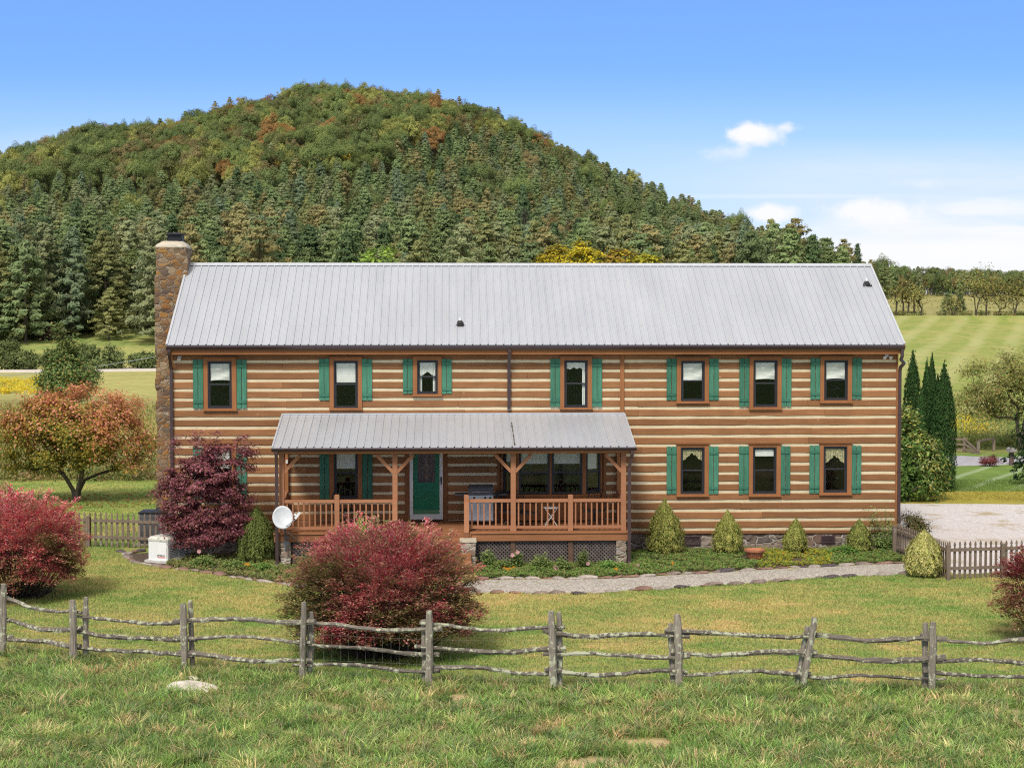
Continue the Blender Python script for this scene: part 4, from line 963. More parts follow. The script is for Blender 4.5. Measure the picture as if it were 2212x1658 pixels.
# patio chairs
def patio_chair(name, label, px, yl, rz, first=None):
    x = H(px, 1100, yl)[0]; c = empty('patio_chair', loc(x, yl, DKZ), YAW + rz, label, 'chair', 'wrought metal patio chairs on the porch')
    m = MB()
    for k in range(4):
        a = math.pi / 4 + k * math.pi / 2; m.tube([(0, 0, .16), (.16 * math.cos(a), .16 * math.sin(a), .10), (.29 * math.cos(a), .29 * math.sin(a), .015)], .014, 6)
    m.tube([(0, 0, .12), (0, 0, .40)], .03, 8); m.build('base', M['black'], c)
    m = MB(); m.loft([[(-.27, -.27, z), (.27, -.27, z), (.29, .25, z), (-.29, .25, z)] for z in (.40, .44)])
    m.build('seat', M['black'], c)
    m = MB(); m.tube([(-.27, .24, .44), (-.28, .34, .78), (-.2, .39, .98), (0, .41, 1.02), (.2, .39, .98), (.28, .34, .78), (.27, .24, .44)], .014, 6)
    for q in (-.16, -.08, 0, .08, .16): m.tube([(q, .25, .44), (q * 1.1, .33, .74), (q * .9, .395, 1.0)], .007, 5)
    m.tube([(.1 * math.cos(a), .385, .84 + .1 * math.sin(a)) for a in np.linspace(0, 6.28, 13)], .008, 5)
    m.tube([(-.27, .3, .64), (.27, .3, .64)], .008, 5); m.build('backrest', M['black'], c)
    for s in (-1, 1): m = MB(); m.tube([(s * .27, -.22, .42), (s * .31, -.24, .62), (s * .31, -.05, .66), (s * .28, .31, .66)], .013, 6); m.build('armrest', M['black'], c)
    return c
patio_chair('', 'black metal patio chair nearest the grill, behind the porch post', 1104, -1.35, 1.1)
patio_chair('', 'black metal patio chair just right of the brown porch post beside the white table', 1134, -1.7, 0.7)
patio_chair('', 'black metal patio chair with curled backrest near the corner of the porch', 1284, -1.35, -0.35)
patio_chair('', 'black metal patio chair behind the railing below the shuttered porch window', 742, -0.9, 0.2)
# folding table
x = H(1190, 1120, -1.3)[0]
tb_ = empty('folding_table', loc(x, -1.3, DKZ), YAW, 'small round white folding table with crossed legs on the porch', 'table')
m = MB(); m.lathe([(.0, .50), (.215, .50), (.22, .515), (.215, .53), (.0, .53)], seg=20); m.build('tabletop', M['whitep'], tb_)
for s in (-1, 1):
    for y_ in (-.13, .13): m = MB(); m.tube([(-s * .17, y_ + s * .01, 0), (s * .17, y_ + s * .01, .50)], .010, 6); m.build('leg', M['whitep'], tb_)
# doormat
m = MB(); n = 20; hwm = .5
ring = [(hwm * math.cos(math.pi + math.pi * i / n), -.28 * math.sin(math.pi * i / n), 0) for i in range(n + 1)]
m.loft([[(p[0], p[1], z) for p in ring] for z in (.0, .012)])
dm = m.build('doormat', simple('doormat_fibre', (0.02, 0.018, 0.02), 0.95)); dm.location = loc((DX0 + DX1) / 2, -.1, DKZ + .004); dm.rotation_euler = (0, 0, YAW); tag(dm, 'black half round doormat in front of the green door', 'doormat')
# satellite dish
dy_ = -3.15; x, z = H(610.5, 1117, dy_); sdh = empty('satellite_dish', loc(x + .06, dy_ + .30, zr), YAW, 'round pale grey satellite dish on a mast at the corner of the porch', 'satellite dish')
m = MB(); rings = []; nn = 24
def dishpt(r, a, o_=0): return Vector((.285 * r * math.cos(a), -.0 + .07 * (1 - r * r) + o_, .325 * r * math.sin(a)))
ang = Matrix.Rotation(math.radians(14), 4, 'Z') @ Matrix.Rotation(math.radians(-16), 4, 'X')
dc = Vector((-.06, -.28, z - zr))
rr = [[tuple(dc + ang @ dishpt(r, 2 * math.pi * k / nn)) for k in range(nn)] for r in (.02, .3, .6, .85, 1.0)] + [[tuple(dc + ang @ dishpt(r, 2 * math.pi * k / nn, .012)) for k in range(nn)] for r in (1.0, .85, .6, .3, .02)]
m.loft(rr); recalc(m.build('reflector', simple('dish_paint', (0.62, 0.64, 0.66), 0.5, var=0.12, scale=5), sdh, smooth=True))
m = MB(); m.tube([(0, 0, -.25), (0, 0, .12), (-.02, -.02, .3), (-.05, -.17, z - zr - .02)], [.028, .028, .025, .025], 8); m.box(-.08, .08, -.02, .02, -.06, .06); m.bar((-.06, 0, .16), (.1, -.03, .16), .02, .05); m.build('mast', M['darkgrey'], sdh)
m = MB(); e = Vector((H(643, 1114, dy_ - .2)[0] - (x + .06), -.5, H(643, 1114, dy_ - .2)[1] - zr)); m.tube([dc + Vector((.02, .02, -.3)), e + Vector((-.04, 0, -.08))], .011, 6); m.tube([dc + Vector((0, .05, -.3)), (H(645, 1170, -3.0)[0] - x - .06, .2, -.02)], .010, 6); m.build('feed_arm', M['steel'], sdh)
m = MB(); m.bar(e + Vector((-.07, .0, -.07)), e + Vector((.06, 0, .10)), .07, .07); m.bar(e + Vector((-.05, 0, .06)), e + Vector((-.09, 0, .02)), .06, .06); m.build('receiver', M['whitep'], sdh)
# generator
gp_ = G(362, 1211, 0.0)
gn = empty('standby_generator', (gp_.x, gp_.y + .35, tz(gp_.x, gp_.y)), math.radians(-24), 'white standby generator with louvred side on a pad beside the maple', 'generator')
def rbox(x0, x1, y0, y1, z0, z1, b): return [[(x0 + b, y0, z), (x1 - b, y0, z), (x1, y0 + b, z), (x1, y1 - b, z), (x1 - b, y1, z), (x0 + b, y1, z), (x0, y1 - b, z), (x0, y0 + b, z)] for z in (z0, z1)]
gw, gd = .33, .6
m = MB(); m.loft(rbox(-gw, gw, -gd, gd, .08, .62, .03)); recalc(m.build('housing', M['whitep'], gn))
m = MB(); r0 = rbox(-gw - .015, gw + .015, -gd - .015, gd + .015, .622, .68, .05); r1 = rbox(-gw + .04, gw - .04, -gd + .04, gd - .04, .74, .745, .05); m.loft([r0[0], r0[1], r1[1]]); recalc(m.build('lid', simple('lid_plastic', (0.62, 0.60, 0.52), 0.6, var=0.15), gn))
m = MB(); m.box(-gw - .07, gw + .07, -gd - .07, gd + .07, -.06, .08); m.build('pad', simple('pad_concrete', (0.55, 0.53, 0.49), 0.9), gn)
m = MB()
for k in range(2):
    for i in range(9): zz = .14 + i * .047; ya_ = -gd + .10 + k * .48; m.box(gw + .001, gw + .010, ya_, ya_ + .42, zz, zz + .018)
m.build('louvre', M['darkgrey'], gn)
def text(s, size, mat, parent, x, y, z, rx=90, name='lettering', bold=.0):
    cu = bpy.data.curves.new('lettering', 'FONT'); cu.body = s; cu.size = size; cu.extrude = .001; cu.offset = bold
    o_ = bpy.data.objects.new('tmp', cu); COL.objects.link(o_); bpy.context.view_layer.update()
    me = bpy.data.meshes.new_from_object(o_.evaluated_get(bpy.context.evaluated_depsgraph_get())); bpy.data.objects.remove(o_)
    me.materials.clear(); me.materials.append(mat); t = bpy.data.objects.new(name, me); COL.objects.link(t); t.parent = parent; t.location = (x, y, z); t.rotation_euler = (math.radians(rx), 0, 0); return t
text('GENERAC', .062, M['black_letter'], gn, -.02, -gd - .003, .20, bold=.0012)
m = MB(); m.box(-.02, .27, -gd - .003, -gd - .001, .168, .182); m.box(.02, .25, -gd - .003, -gd - .001, .150, .157); m.build('red_stripe', M['red_letter'], gn)
m = MB(); [m.box(.292, .312, -gd - .003, -gd - .001, .17 + i * .05, .20 + i * .05) for i in range(6)]; m.build('warning_label', M['tan_letter'], gn)
m = MB(); m.box(.10, .16, -gd - .019, -gd - .016, .63, .65); m.build('lock_badge', M['steel'], gn)
# heat pump
hp_ = G(326, 1186, 0.0); hy = 1.6; hx = (WY(297, 1150, hy - .4).x + WY(354, 1150, hy - .4).x) / 2
hp = empty('air_conditioner', (hx, hy, 0), 0.03, 'square dark grey outdoor air conditioning unit behind the picket fence', 'air conditioner')
hh = WY(326, 1107, hy - .4).z
m = MB(); m.loft(rbox(-.39, .39, -.39, .39, .06, hh - .04, .04)); recalc(m.build('housing', M['darkgrey'], hp))
m = MB()
for i in range(26):
    for yy in (-.392,): m.box(-.34 + i * .027, -.334 + i * .027, yy - .006, yy, .1, hh - .1)
m.build('louvre', simple('grey_fin', (0.16, 0.16, 0.17), .5), hp)
m = MB(); m.loft([rbox(-.405, .405, -.405, .405, hh - .04, hh, .05)[0], rbox(-.405, .405, -.405, .405, hh - .04, hh, .05)[1], rbox(-.33, .33, -.33, .33, 0, hh + .03, .05)[1]]); m.build('top_grille', M['black'], hp)
m = MB(); m.lathe([(.05, hh + .03), (.1, hh + .045), (.02, hh + .05)], seg=12); m.build('fan_hub', M['darkgrey'], hp)
m = MB(); m.box(.27, .33, -.402, -.398, .55, hh - .12); m.build('data_label', M['white'], hp)
m = MB(); m.box(-.45, .45, -.45, .45, -.03, .06); m.build('pad', M['concrete'], hp)
# planter
pp = G(1630, 1207, 0.0)
pl = empty('planter', (pp.x, pp.y, tz(pp.x, pp.y)), 0, 'wide terracotta bowl planter standing in the bed against the foundation', 'planter')
m = MB(); m.lathe([(.14, 0), (.16, .05), (.25, .22), (.275, .26), (.305, .26), (.31, .31), (.28, .31), (.26, .27), (.0, .25)], seg=24); m.build('bowl', M['pot'], pl)
m = MB(); 
for k in range(24): a = 2 * math.pi * k / 24; m.bar((.165 * math.cos(a), .165 * math.sin(a), .05), (.25 * math.cos(a), .25 * math.sin(a), .22), .02, .02, tone=.8)
m.build('fluting', M['pot'], pl)
# ================================================================== VEGETATION
LM = [M['leaf'], M['bark']]
def ell_dirs(n, zmin=-0.35):
    z = RNG.uniform(zmin, 1, n); a = RNG.uniform(0, 2 * math.pi, n); r = np.sqrt(1 - z * z); return np.stack([r * np.cos(a), r * np.sin(a), z], 1)
# ---- prototypes for the wooded hill (mesh data shared by every copy)
def pine_mesh(name, h, r, colors, whorls=17, upw=0.25, seed_r=0.12, ls=1.0, bark=(0.10, 0.08, 0.065), bare=0.1, dens=1.0, ex=.62):
    F_ = Foliage(); lean = RNG.uniform(-.3, .3, 2)
    F_.tube([[lean[0] * t * t, lean[1] * t * t, h * t] for t in np.linspace(0, .97, 6)], np.linspace(h * .016, h * .003, 6), 6, bark)
    P = []; T = []; N = []; C = []; base = pal(colors, 1, .03)
    for t in np.linspace(bare, .985, whorls):
        L0 = r * (1 - t) ** ex * (0.75 + 0.25 * min(1, (t - bare) * 6 + .3)); nb = RNG.integers(6, 9); a0 = RNG.uniform(0, 6.28)
        for b in range(nb):
            a = a0 + 6.28 * b / nb + RNG.normal(0, .3); L = L0 * RNG.uniform(.66, 1.18); up = upw * (0.3 + t) + RNG.normal(0, .08)
            d = np.array([math.cos(a), math.sin(a), up]); k = int((6 + 12 * L / r) * dens); s = RNG.uniform(.30, 1.0, k) ** .7
            c = np.array([lean[0] * t * t, lean[1] * t * t, h * t])[None] + d[None] * (s * L)[:, None]; c[:, 2] += -.10 * L * s ** 2 + RNG.normal(0, .10, k)
            c = np.repeat(c, 4, 0) + RNG.normal(0, .19 * ls, (4 * k, 3)) * [1, 1, .55]
            P.append(c); T.append(np.repeat([[d[0], d[1], up + .45]], 4 * k, 0) + RNG.normal(0, .4, (4 * k, 3))); N.append(np.repeat([[d[0] * 1.1, d[1] * 1.1, .75]], 4 * k, 0))
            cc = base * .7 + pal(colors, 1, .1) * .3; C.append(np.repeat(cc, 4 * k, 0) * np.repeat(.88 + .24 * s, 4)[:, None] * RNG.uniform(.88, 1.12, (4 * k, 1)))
    n = sum(len(p) for p in P)
    F_.leaves(np.concatenate(P), np.concatenate(N), np.full(n, .46 * ls), np.full(n, .19 * ls), np.concatenate(C), np.concatenate(T))
    return F_.mesh(name, LM, link=False)
def broad_mesh(name, h, r, colors, ncl=52, per=130, ls=.30, bark=(0.12, 0.10, 0.085)):
    F_ = Foliage(); F_.tube([[0, 0, h * t * .8] for t in np.linspace(0, 1, 5)], np.linspace(h * .022, h * .006, 5), 6, bark); base = pal(colors, 1, .03)
    D = ell_dirs(ncl, -.35); R_ = RNG.uniform(.62, 1.0, (ncl, 1)); Cc = D * R_ * [r, r, h * .46] + [0, 0, h * .56]; Cc[:, :2] += RNG.normal(0, .08 * r, (ncl, 2))
    rad = RNG.uniform(.17, .30, ncl) * r
    for i in range(ncl):
        if i % 3 == 0: F_.tube([[0, 0, h * .35], Cc[i] * .5 + [0, 0, h * .2], Cc[i]], [h * .007, h * .004, .01], 3, bark)
        q = ell_dirs(per, -.5); P = Cc[i] + q * rad[i] * RNG.uniform(.7, 1.05, (per, 1)) * [1, 1, .95]
        F_.leaves(P, q * .7 + D[i] * .9 + [0, 0, .3], np.full(per, ls), np.full(per, ls * .66), np.repeat(base * .65 + pal(colors, 1, .1) * .35, per, 0) * RNG.uniform(.85, 1.15, (per, 1)))
    return F_.mesh(name, LM, link=False)
def bare_mesh(name, h, r):
    F_ = Foliage(); c = (0.34, 0.29, 0.27)
    F_.tube([[0, 0, h * t] for t in np.linspace(0, .95, 5)], np.linspace(h * .013, h * .003, 5), 5, c)
    for i in range(110):
        t = RNG.uniform(.2, .95); a = RNG.uniform(0, 6.28); L = r * (1.15 - t) * RNG.uniform(.5, 1.1); d = np.array([math.cos(a), math.sin(a), RNG.uniform(.2, .9)])
        p = np.array([0, 0, h * t]); F_.tube([p, p + d * L * .5, p + d * L + [0, 0, .1 * L]], [.05, .03, .012], 3, c)
        for j in range(5): e = p + d * L * RNG.uniform(.4, 1); F_.tube([e, e + RNG.normal(0, .22 * L, 3) + [0, 0, .15 * L]], [.022, .01], 3, c)
    return F_.mesh(name, LM, link=False)
PG = [(0.235, 0.285, 0.125), (0.270, 0.310, 0.140), (0.20, 0.25, 0.108)]
PB = [(0.205, 0.265, 0.140), (0.245, 0.295, 0.155), (0.165, 0.22, 0.12)]
PO = [(0.285, 0.275, 0.112), (0.32, 0.285, 0.12), (0.25, 0.25, 0.10)]
PD = [(0.115, 0.165, 0.075), (0.15, 0.195, 0.088)]
OG = [(0.165, 0.220, 0.078), (0.200, 0.250, 0.090), (0.135, 0.182, 0.065)]
OO = [(0.245, 0.255, 0.092), (0.275, 0.27, 0.10), (0.215, 0.225, 0.08)]
OY = [(0.37, 0.40, 0.115), (0.32, 0.36, 0.11)]
YY = [(0.72, 0.58, 0.08), (0.62, 0.52, 0.09)]
OR = [(0.47, 0.27, 0.10), (0.39, 0.245, 0.095)]
RU = [(0.31, 0.245, 0.11), (0.34, 0.255, 0.115)]
KD = []
def addk(w, nm, me, lab, h): KD.append((nm, me, lab, h, w))
LP = ['mid green white pine among the many on the wooded hillside', 'blue tinged pine among the many on the wooded hillside', 'sage green pine among the many on the wooded hillside', 'olive brown pine with yellowing needles among the hillside pines', 'dark green pine among the hillside pines']
KINDS = [
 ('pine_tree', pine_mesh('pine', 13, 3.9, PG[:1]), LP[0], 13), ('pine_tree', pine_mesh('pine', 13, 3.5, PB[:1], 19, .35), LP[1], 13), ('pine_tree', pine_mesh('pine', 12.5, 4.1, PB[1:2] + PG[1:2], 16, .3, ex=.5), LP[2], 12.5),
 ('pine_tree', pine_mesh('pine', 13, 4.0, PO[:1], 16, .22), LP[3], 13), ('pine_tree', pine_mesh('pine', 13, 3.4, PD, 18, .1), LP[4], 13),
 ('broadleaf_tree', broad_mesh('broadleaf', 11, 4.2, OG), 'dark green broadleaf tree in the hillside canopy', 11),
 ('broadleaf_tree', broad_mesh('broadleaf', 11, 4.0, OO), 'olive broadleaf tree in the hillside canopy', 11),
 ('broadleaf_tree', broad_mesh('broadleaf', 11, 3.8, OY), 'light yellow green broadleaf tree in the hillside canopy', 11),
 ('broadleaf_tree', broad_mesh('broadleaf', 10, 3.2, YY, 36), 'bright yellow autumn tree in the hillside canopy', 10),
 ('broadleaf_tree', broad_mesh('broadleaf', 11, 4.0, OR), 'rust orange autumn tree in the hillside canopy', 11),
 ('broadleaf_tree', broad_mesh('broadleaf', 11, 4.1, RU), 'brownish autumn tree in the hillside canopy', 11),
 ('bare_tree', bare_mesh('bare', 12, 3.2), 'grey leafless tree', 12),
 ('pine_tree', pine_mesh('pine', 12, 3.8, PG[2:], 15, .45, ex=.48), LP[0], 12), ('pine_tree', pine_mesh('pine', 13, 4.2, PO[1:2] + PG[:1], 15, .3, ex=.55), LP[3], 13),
 ('broadleaf_tree', broad_mesh('broadleaf', 12, 4.4, OG[1:2] + OY[1:], 60), 'dark green broadleaf tree in the hillside canopy', 12),
]
first_obj = {}
def put(k, x, y, s=1.0, rz=0.0, z=None, sxy=1.0, label=None, group=None, name=None):
    nm, me, lab, h = KINDS[k]; o = bpy.data.objects.new(name or nm, me); COL.objects.link(o)
    o.location = (x, y, (tz(x, y) if z is None else z) - .1); o.rotation_euler = (0, 0, rz); o.scale = (s * sxy, s * sxy, s)
    tag(o, label or lab, nm.replace('_', ' '), group or ('hillside trees: ' + lab)); first_obj.setdefault(k, o); return o
def put_px(k, px, base, top, d=None, sxy=1.0, label=None, group=None, name=None):
    """tree whose foot is at (px, base) on the terrain (or at distance d) and whose top reaches the pixel row top"""
    if d is None: g_ = ground_at(px, base); y = g_.y
    else: y = d + CAMY
    x = WY(px, base, y).x; z = tz(x, y); ztop = WY(px, top, y).z
    return put(k, x, y, (ztop - z) / KINDS[k][3], RNG.uniform(0, 6.28), z, sxy, label, group, name)
# scatter of the hill
pts = []
d = 247.0
while d < 735:
    sp = 5.3 + (d - 268) * 0.0042
    us = np.arange(-0.60, 0.245, sp / d); us = us + RNG.uniform(-.42, .42, len(us)) * sp / d; ds = d + RNG.uniform(-.42, .42, len(us)) * sp
    pts.append(np.stack([us, ds], 1)); d += sp * .92
pts = np.concatenate(pts); U, Dd = pts[:, 0], pts[:, 1]; px, T, dr = hill_params(U)
s_ = (Dd - 268) / (dr - 268); ok = (s_ < 1.05) & (px < np.where(Dd < 430, 1835, 1930)) & ((s_ > 0) | ((Dd > 256) & (px < 275)) | (px < 150 + 20 * np.sin(Dd)) | (px > 330)); pts = pts[ok]; U, Dd, s_, px = U[ok], Dd[ok], s_[ok], px[ok]
X = U * Dd; Y = Dd + CAMY; Z = terrain(X, Y)
zpx = HZ - (Z + 8 - CAMZ) * F / Dd          # approximate row of the crown
nz = snoise(X, Y, .018, 1); nz2 = snoise(X, Y, .035, 2); nz3 = snoise(X, Y, .06, 3)
bound = np.interp(px, [-200, 0, 400, 700, 1000, 1300, 1600, 1900], [415, 400, 400, 330, 285, 335, 440, 560]) + nz * 50
isb = (zpx < bound) | (RNG.random(len(X)) < .05)
isb &= RNG.random(len(X)) > .17
kind = np.zeros(len(X), int); rnd = RNG.random(len(X))
# pines
kp = np.select([rnd < .26, rnd < .33, rnd < .55, rnd < .66, rnd < .73, rnd < .93], [0, 1, 2, 3, 4, 12], 13)
kp = np.where((nz2 > .3) & (rnd > .5) & (zpx > 430), 13, kp)
warm = np.clip(sm(330, 190, 0) + (300 - zpx) / 260 + nz2 * .35, 0, 1)
kb = np.select([rnd < .28, rnd < .50, rnd < .70, rnd < .90], [5, 14, 6, 7], 10)
r2 = RNG.random(len(X)); kb = np.where(r2 < .13 * warm ** 2 * (px > 380), 9, kb); kb = np.where((r2 > .985), 8, kb); kb = np.where((nz3 > .35) & (warm > .4) & (r2 < .22), 10, kb)
kind = np.where(isb, kb, kp)
hs = np.where(isb, RNG.uniform(.75, 1.25, len(X)), RNG.uniform(.55, .95, len(X)) * np.interp(Dd, [250, 300, 360, 440, 700], [1.5, 1.35, 1.15, .95, .82]))
flip = (s_ > .90) & (RNG.random(len(X)) < .22); kind = np.where(flip, np.where(RNG.random(len(X)) < .5, 12, 13), kind); sky_edge = s_ > .93; hs = np.where(sky_edge, hs * RNG.choice([.55, .75, .9, 1.05], len(X)), hs)
hmax = (CAMZ + (HZ - T[ok] + 4) * Dd / F - Z) / 12.5; hs = np.minimum(hs, np.maximum(hmax * RNG.uniform(.72, 1.12, len(X)), .3)); rot = RNG.uniform(0, 6.28, len(X)); sx = np.where(isb, RNG.uniform(.72, 1.0, len(X)), RNG.uniform(.9, 1.3, len(X)))
order = np.argsort(Dd)
vis = px > -40
vis &= px < 1925
# behind the house only crowns above the roof ridge can be seen
vis &= ~((px > 420) & (px < 1860) & (zpx > 600))
cnt = {'pine_tree': 0, 'broadleaf_tree': 0}; stuff = {'pine_tree': [], 'broadleaf_tree': []}; kind = np.where(~isb & (RNG.random(len(X)) < .012) & (s_ < .6), 11, kind); nbare = 0
for i in order:
    nm = KINDS[kind[i]][0]
    if nm == 'bare_tree':
        if vis[i] and nbare < 30: put(11, X[i], Y[i], hs[i] * 1.1, rot[i], Z[i], .8, 'grey leafless trunk standing among the hillside pines', 'leafless trunks on the hill'); nbare += 1
        continue
    if vis[i] and cnt[nm] < (150 if nm == 'pine_tree' else 120) or kind[i] not in first_obj: put(int(kind[i]), X[i], Y[i], hs[i], rot[i], Z[i], sx[i]); cnt[nm] += 1
    else: stuff[nm].append(i)
def scatter(name, idx, label_cat):
    me = bpy.data.meshes.new(name); idx = np.array(idx); n = len(idx); me.vertices.add(n)
    me.vertices.foreach_set('co', np.stack([X[idx], Y[idx], Z[idx] - .1], 1).astype(np.float32).ravel())
    a = me.attributes.new('which', 'INT', 'POINT'); a.data.foreach_set('value', kind[idx].astype(np.int32))
    a = me.attributes.new('spin', 'FLOAT_VECTOR', 'POINT'); a.data.foreach_set('vector', np.stack([0 * rot[idx], 0 * rot[idx], rot[idx]], 1).astype(np.float32).ravel())
    a = me.attributes.new('grow', 'FLOAT_VECTOR', 'POINT'); a.data.foreach_set('vector', np.stack([hs[idx] * sx[idx], hs[idx] * sx[idx], hs[idx]], 1).astype(np.float32).ravel())
    o = bpy.data.objects.new(name, me); COL.objects.link(o)
    ng = bpy.data.node_groups.new(name, 'GeometryNodeTree'); ng.interface.new_socket('Geometry', in_out='INPUT', socket_type='NodeSocketGeometry'); ng.interface.new_socket('Geometry', in_out='OUTPUT', socket_type='NodeSocketGeometry')
    gi = ng.nodes.new('NodeGroupInput'); go = ng.nodes.new('NodeGroupOutput'); j = ng.nodes.new('GeometryNodeJoinGeometry')
    def na(nm_, dt): q = ng.nodes.new('GeometryNodeInputNamedAttribute'); q.data_type = dt; q.inputs['Name'].default_value = nm_; return q.outputs[0]
    wh, sp_, gr_ = na('which', 'INT'), na('spin', 'FLOAT_VECTOR'), na('grow', 'FLOAT_VECTOR')
    for k in sorted(set(kind[idx].tolist())):
        cmp_ = ng.nodes.new('FunctionNodeCompare'); cmp_.data_type = 'INT'; cmp_.operation = 'EQUAL'; cmp_.inputs['B'].default_value = k
        ins = [s for s in cmp_.inputs if s.enabled and s.type == 'INT']; ng.links.new(wh, ins[0]); ins[1].default_value = k
        oi = ng.nodes.new('GeometryNodeObjectInfo'); oi.inputs['Object'].default_value = first_obj[k]; oi.inputs['As Instance'].default_value = True
        ip = ng.nodes.new('GeometryNodeInstanceOnPoints'); ng.links.new(gi.outputs[0], ip.inputs['Points']); ng.links.new(cmp_.outputs[0], ip.inputs['Selection'])
        ng.links.new(oi.outputs['Geometry'], ip.inputs['Instance']); ng.links.new(sp_, ip.inputs['Rotation']); ng.links.new(gr_, ip.inputs['Scale']); ng.links.new(ip.outputs[0], j.inputs[0])
    ng.links.new(j.outputs[0], go.inputs[0]); md = o.modifiers.new('scatter', 'NODES'); md.node_group = ng
    tag(o, label_cat, 'forest', kind='stuff'); return o
scatter('hillside_pine_forest', stuff['pine_tree'], 'dense pine forest covering the middle of the hill')
scatter('hillside_broadleaf_forest', stuff['broadleaf_tree'], 'mixed autumn broadleaf forest covering the top of the hill')
print('forest', cnt, {k: len(v) for k, v in stuff.items()})
# chosen trees at the foot of the hill
WP = 'pines standing out at the foot of the hill'
for k, px_, b, t, d_, sx_, lab in [
 (3, 236, 746, 622, 250, 1.55, 'wide olive brown pine standing in front of the woods above the round hedges'),
 (3, 52, 742, 548, 264, 1.1, 'tall brownish pine at the foot of the woods near the photo edge'),
 (4, 8, 742, 500, 270, 1.2, 'tall very dark pine at the photo edge in front of the woods'),
 (0, 128, 735, 560, 270, .95, 'tall green pine between two brownish pines at the foot of the woods'),
 (3, 165, 730, 590, 266, .8, 'slim yellowish pine behind the green pear shaped tree'),
 (2, 240, 700, 585, 272, .9, 'small blue green pine below the grey leafless tree'),
 (4, 318, 712, 560, 268, .8, 'dark pine just beside the stone chimney'),
 (1, 205, 740, 600, 262, .8, 'bushy green pine beside the wide olive brown pine'),
 (4, 90, 745, 610, 262, .9, 'low dark pine with branches to the ground beside the brownish pine'),
 (4, 1130, 620, 400, 330, .6, 'tall pine with a bare grey lower trunk above the middle of the roof'),
 (3, 920, 640, 425, 320, 1.0, 'large brownish pine rising above the middle of the roof'),
 (0, 775, 640, 425, 325, 1.0, 'large rounded green pine above the small bright green tree'),
 (3, 1290, 640, 440, 318, .8, 'tawny pine above the yellow autumn trees'),
 (3, 1660, 640, 476, 330, .95, 'brownish pine on the skyline near the end of the roof ridge'),
 (2, 1705, 640, 486, 335, .75, 'blue green pine on the skyline beside the brownish pine'),
 (2, 445, 640, 545, 300, .9, 'small blue green pine just above the roof beside the chimney'),
 (4, 1850, 640, 527, 330, .7, 'dark open pine breaking the skyline near the end of the roof')]:
    put_px(k, px_, b, t, d_, sx_, lab, WP)
put_px(11, 234, 690, 512, 270, 1.1, 'grey leafless tree among the pines beside the chimney', 'leafless trees')
put_px(11, 1133, 570, 442, 328, .7, 'grey leafless trunk among pines above the middle of the roof', 'leafless trees')
# far tree line on the right and field trees
rt = 0
for i in range(270):
    px_ = RNG.uniform(1850, 2290); d_ = RNG.uniform(455, 560); y = d_ + CAMY; x = WY(px_, 600, y).x
    top = np.interp(px_, [1850, 1900, 2000, 2212], [572, 580, 584, 592]) + (d_ < 500) * 14 + RNG.uniform(-9, 10)
    z = tz(x, y); zt_ = WY(px_, top, y).z; k = int(RNG.choice([5, 6, 0, 2, 5, 4, 10]))
    put(k, x, y, max(.5, (zt_ - z) / KINDS[k][3]), RNG.uniform(0, 6.28), z, .85, label='%s in the far tree line beyond the fields' % {5: 'dark green rounded tree', 6: 'olive rounded tree', 0: 'green pine', 2: 'bluish pine', 4: 'dark pine', 10: 'brownish tree'}[k], group='far tree line beyond the fields, %d' % k)
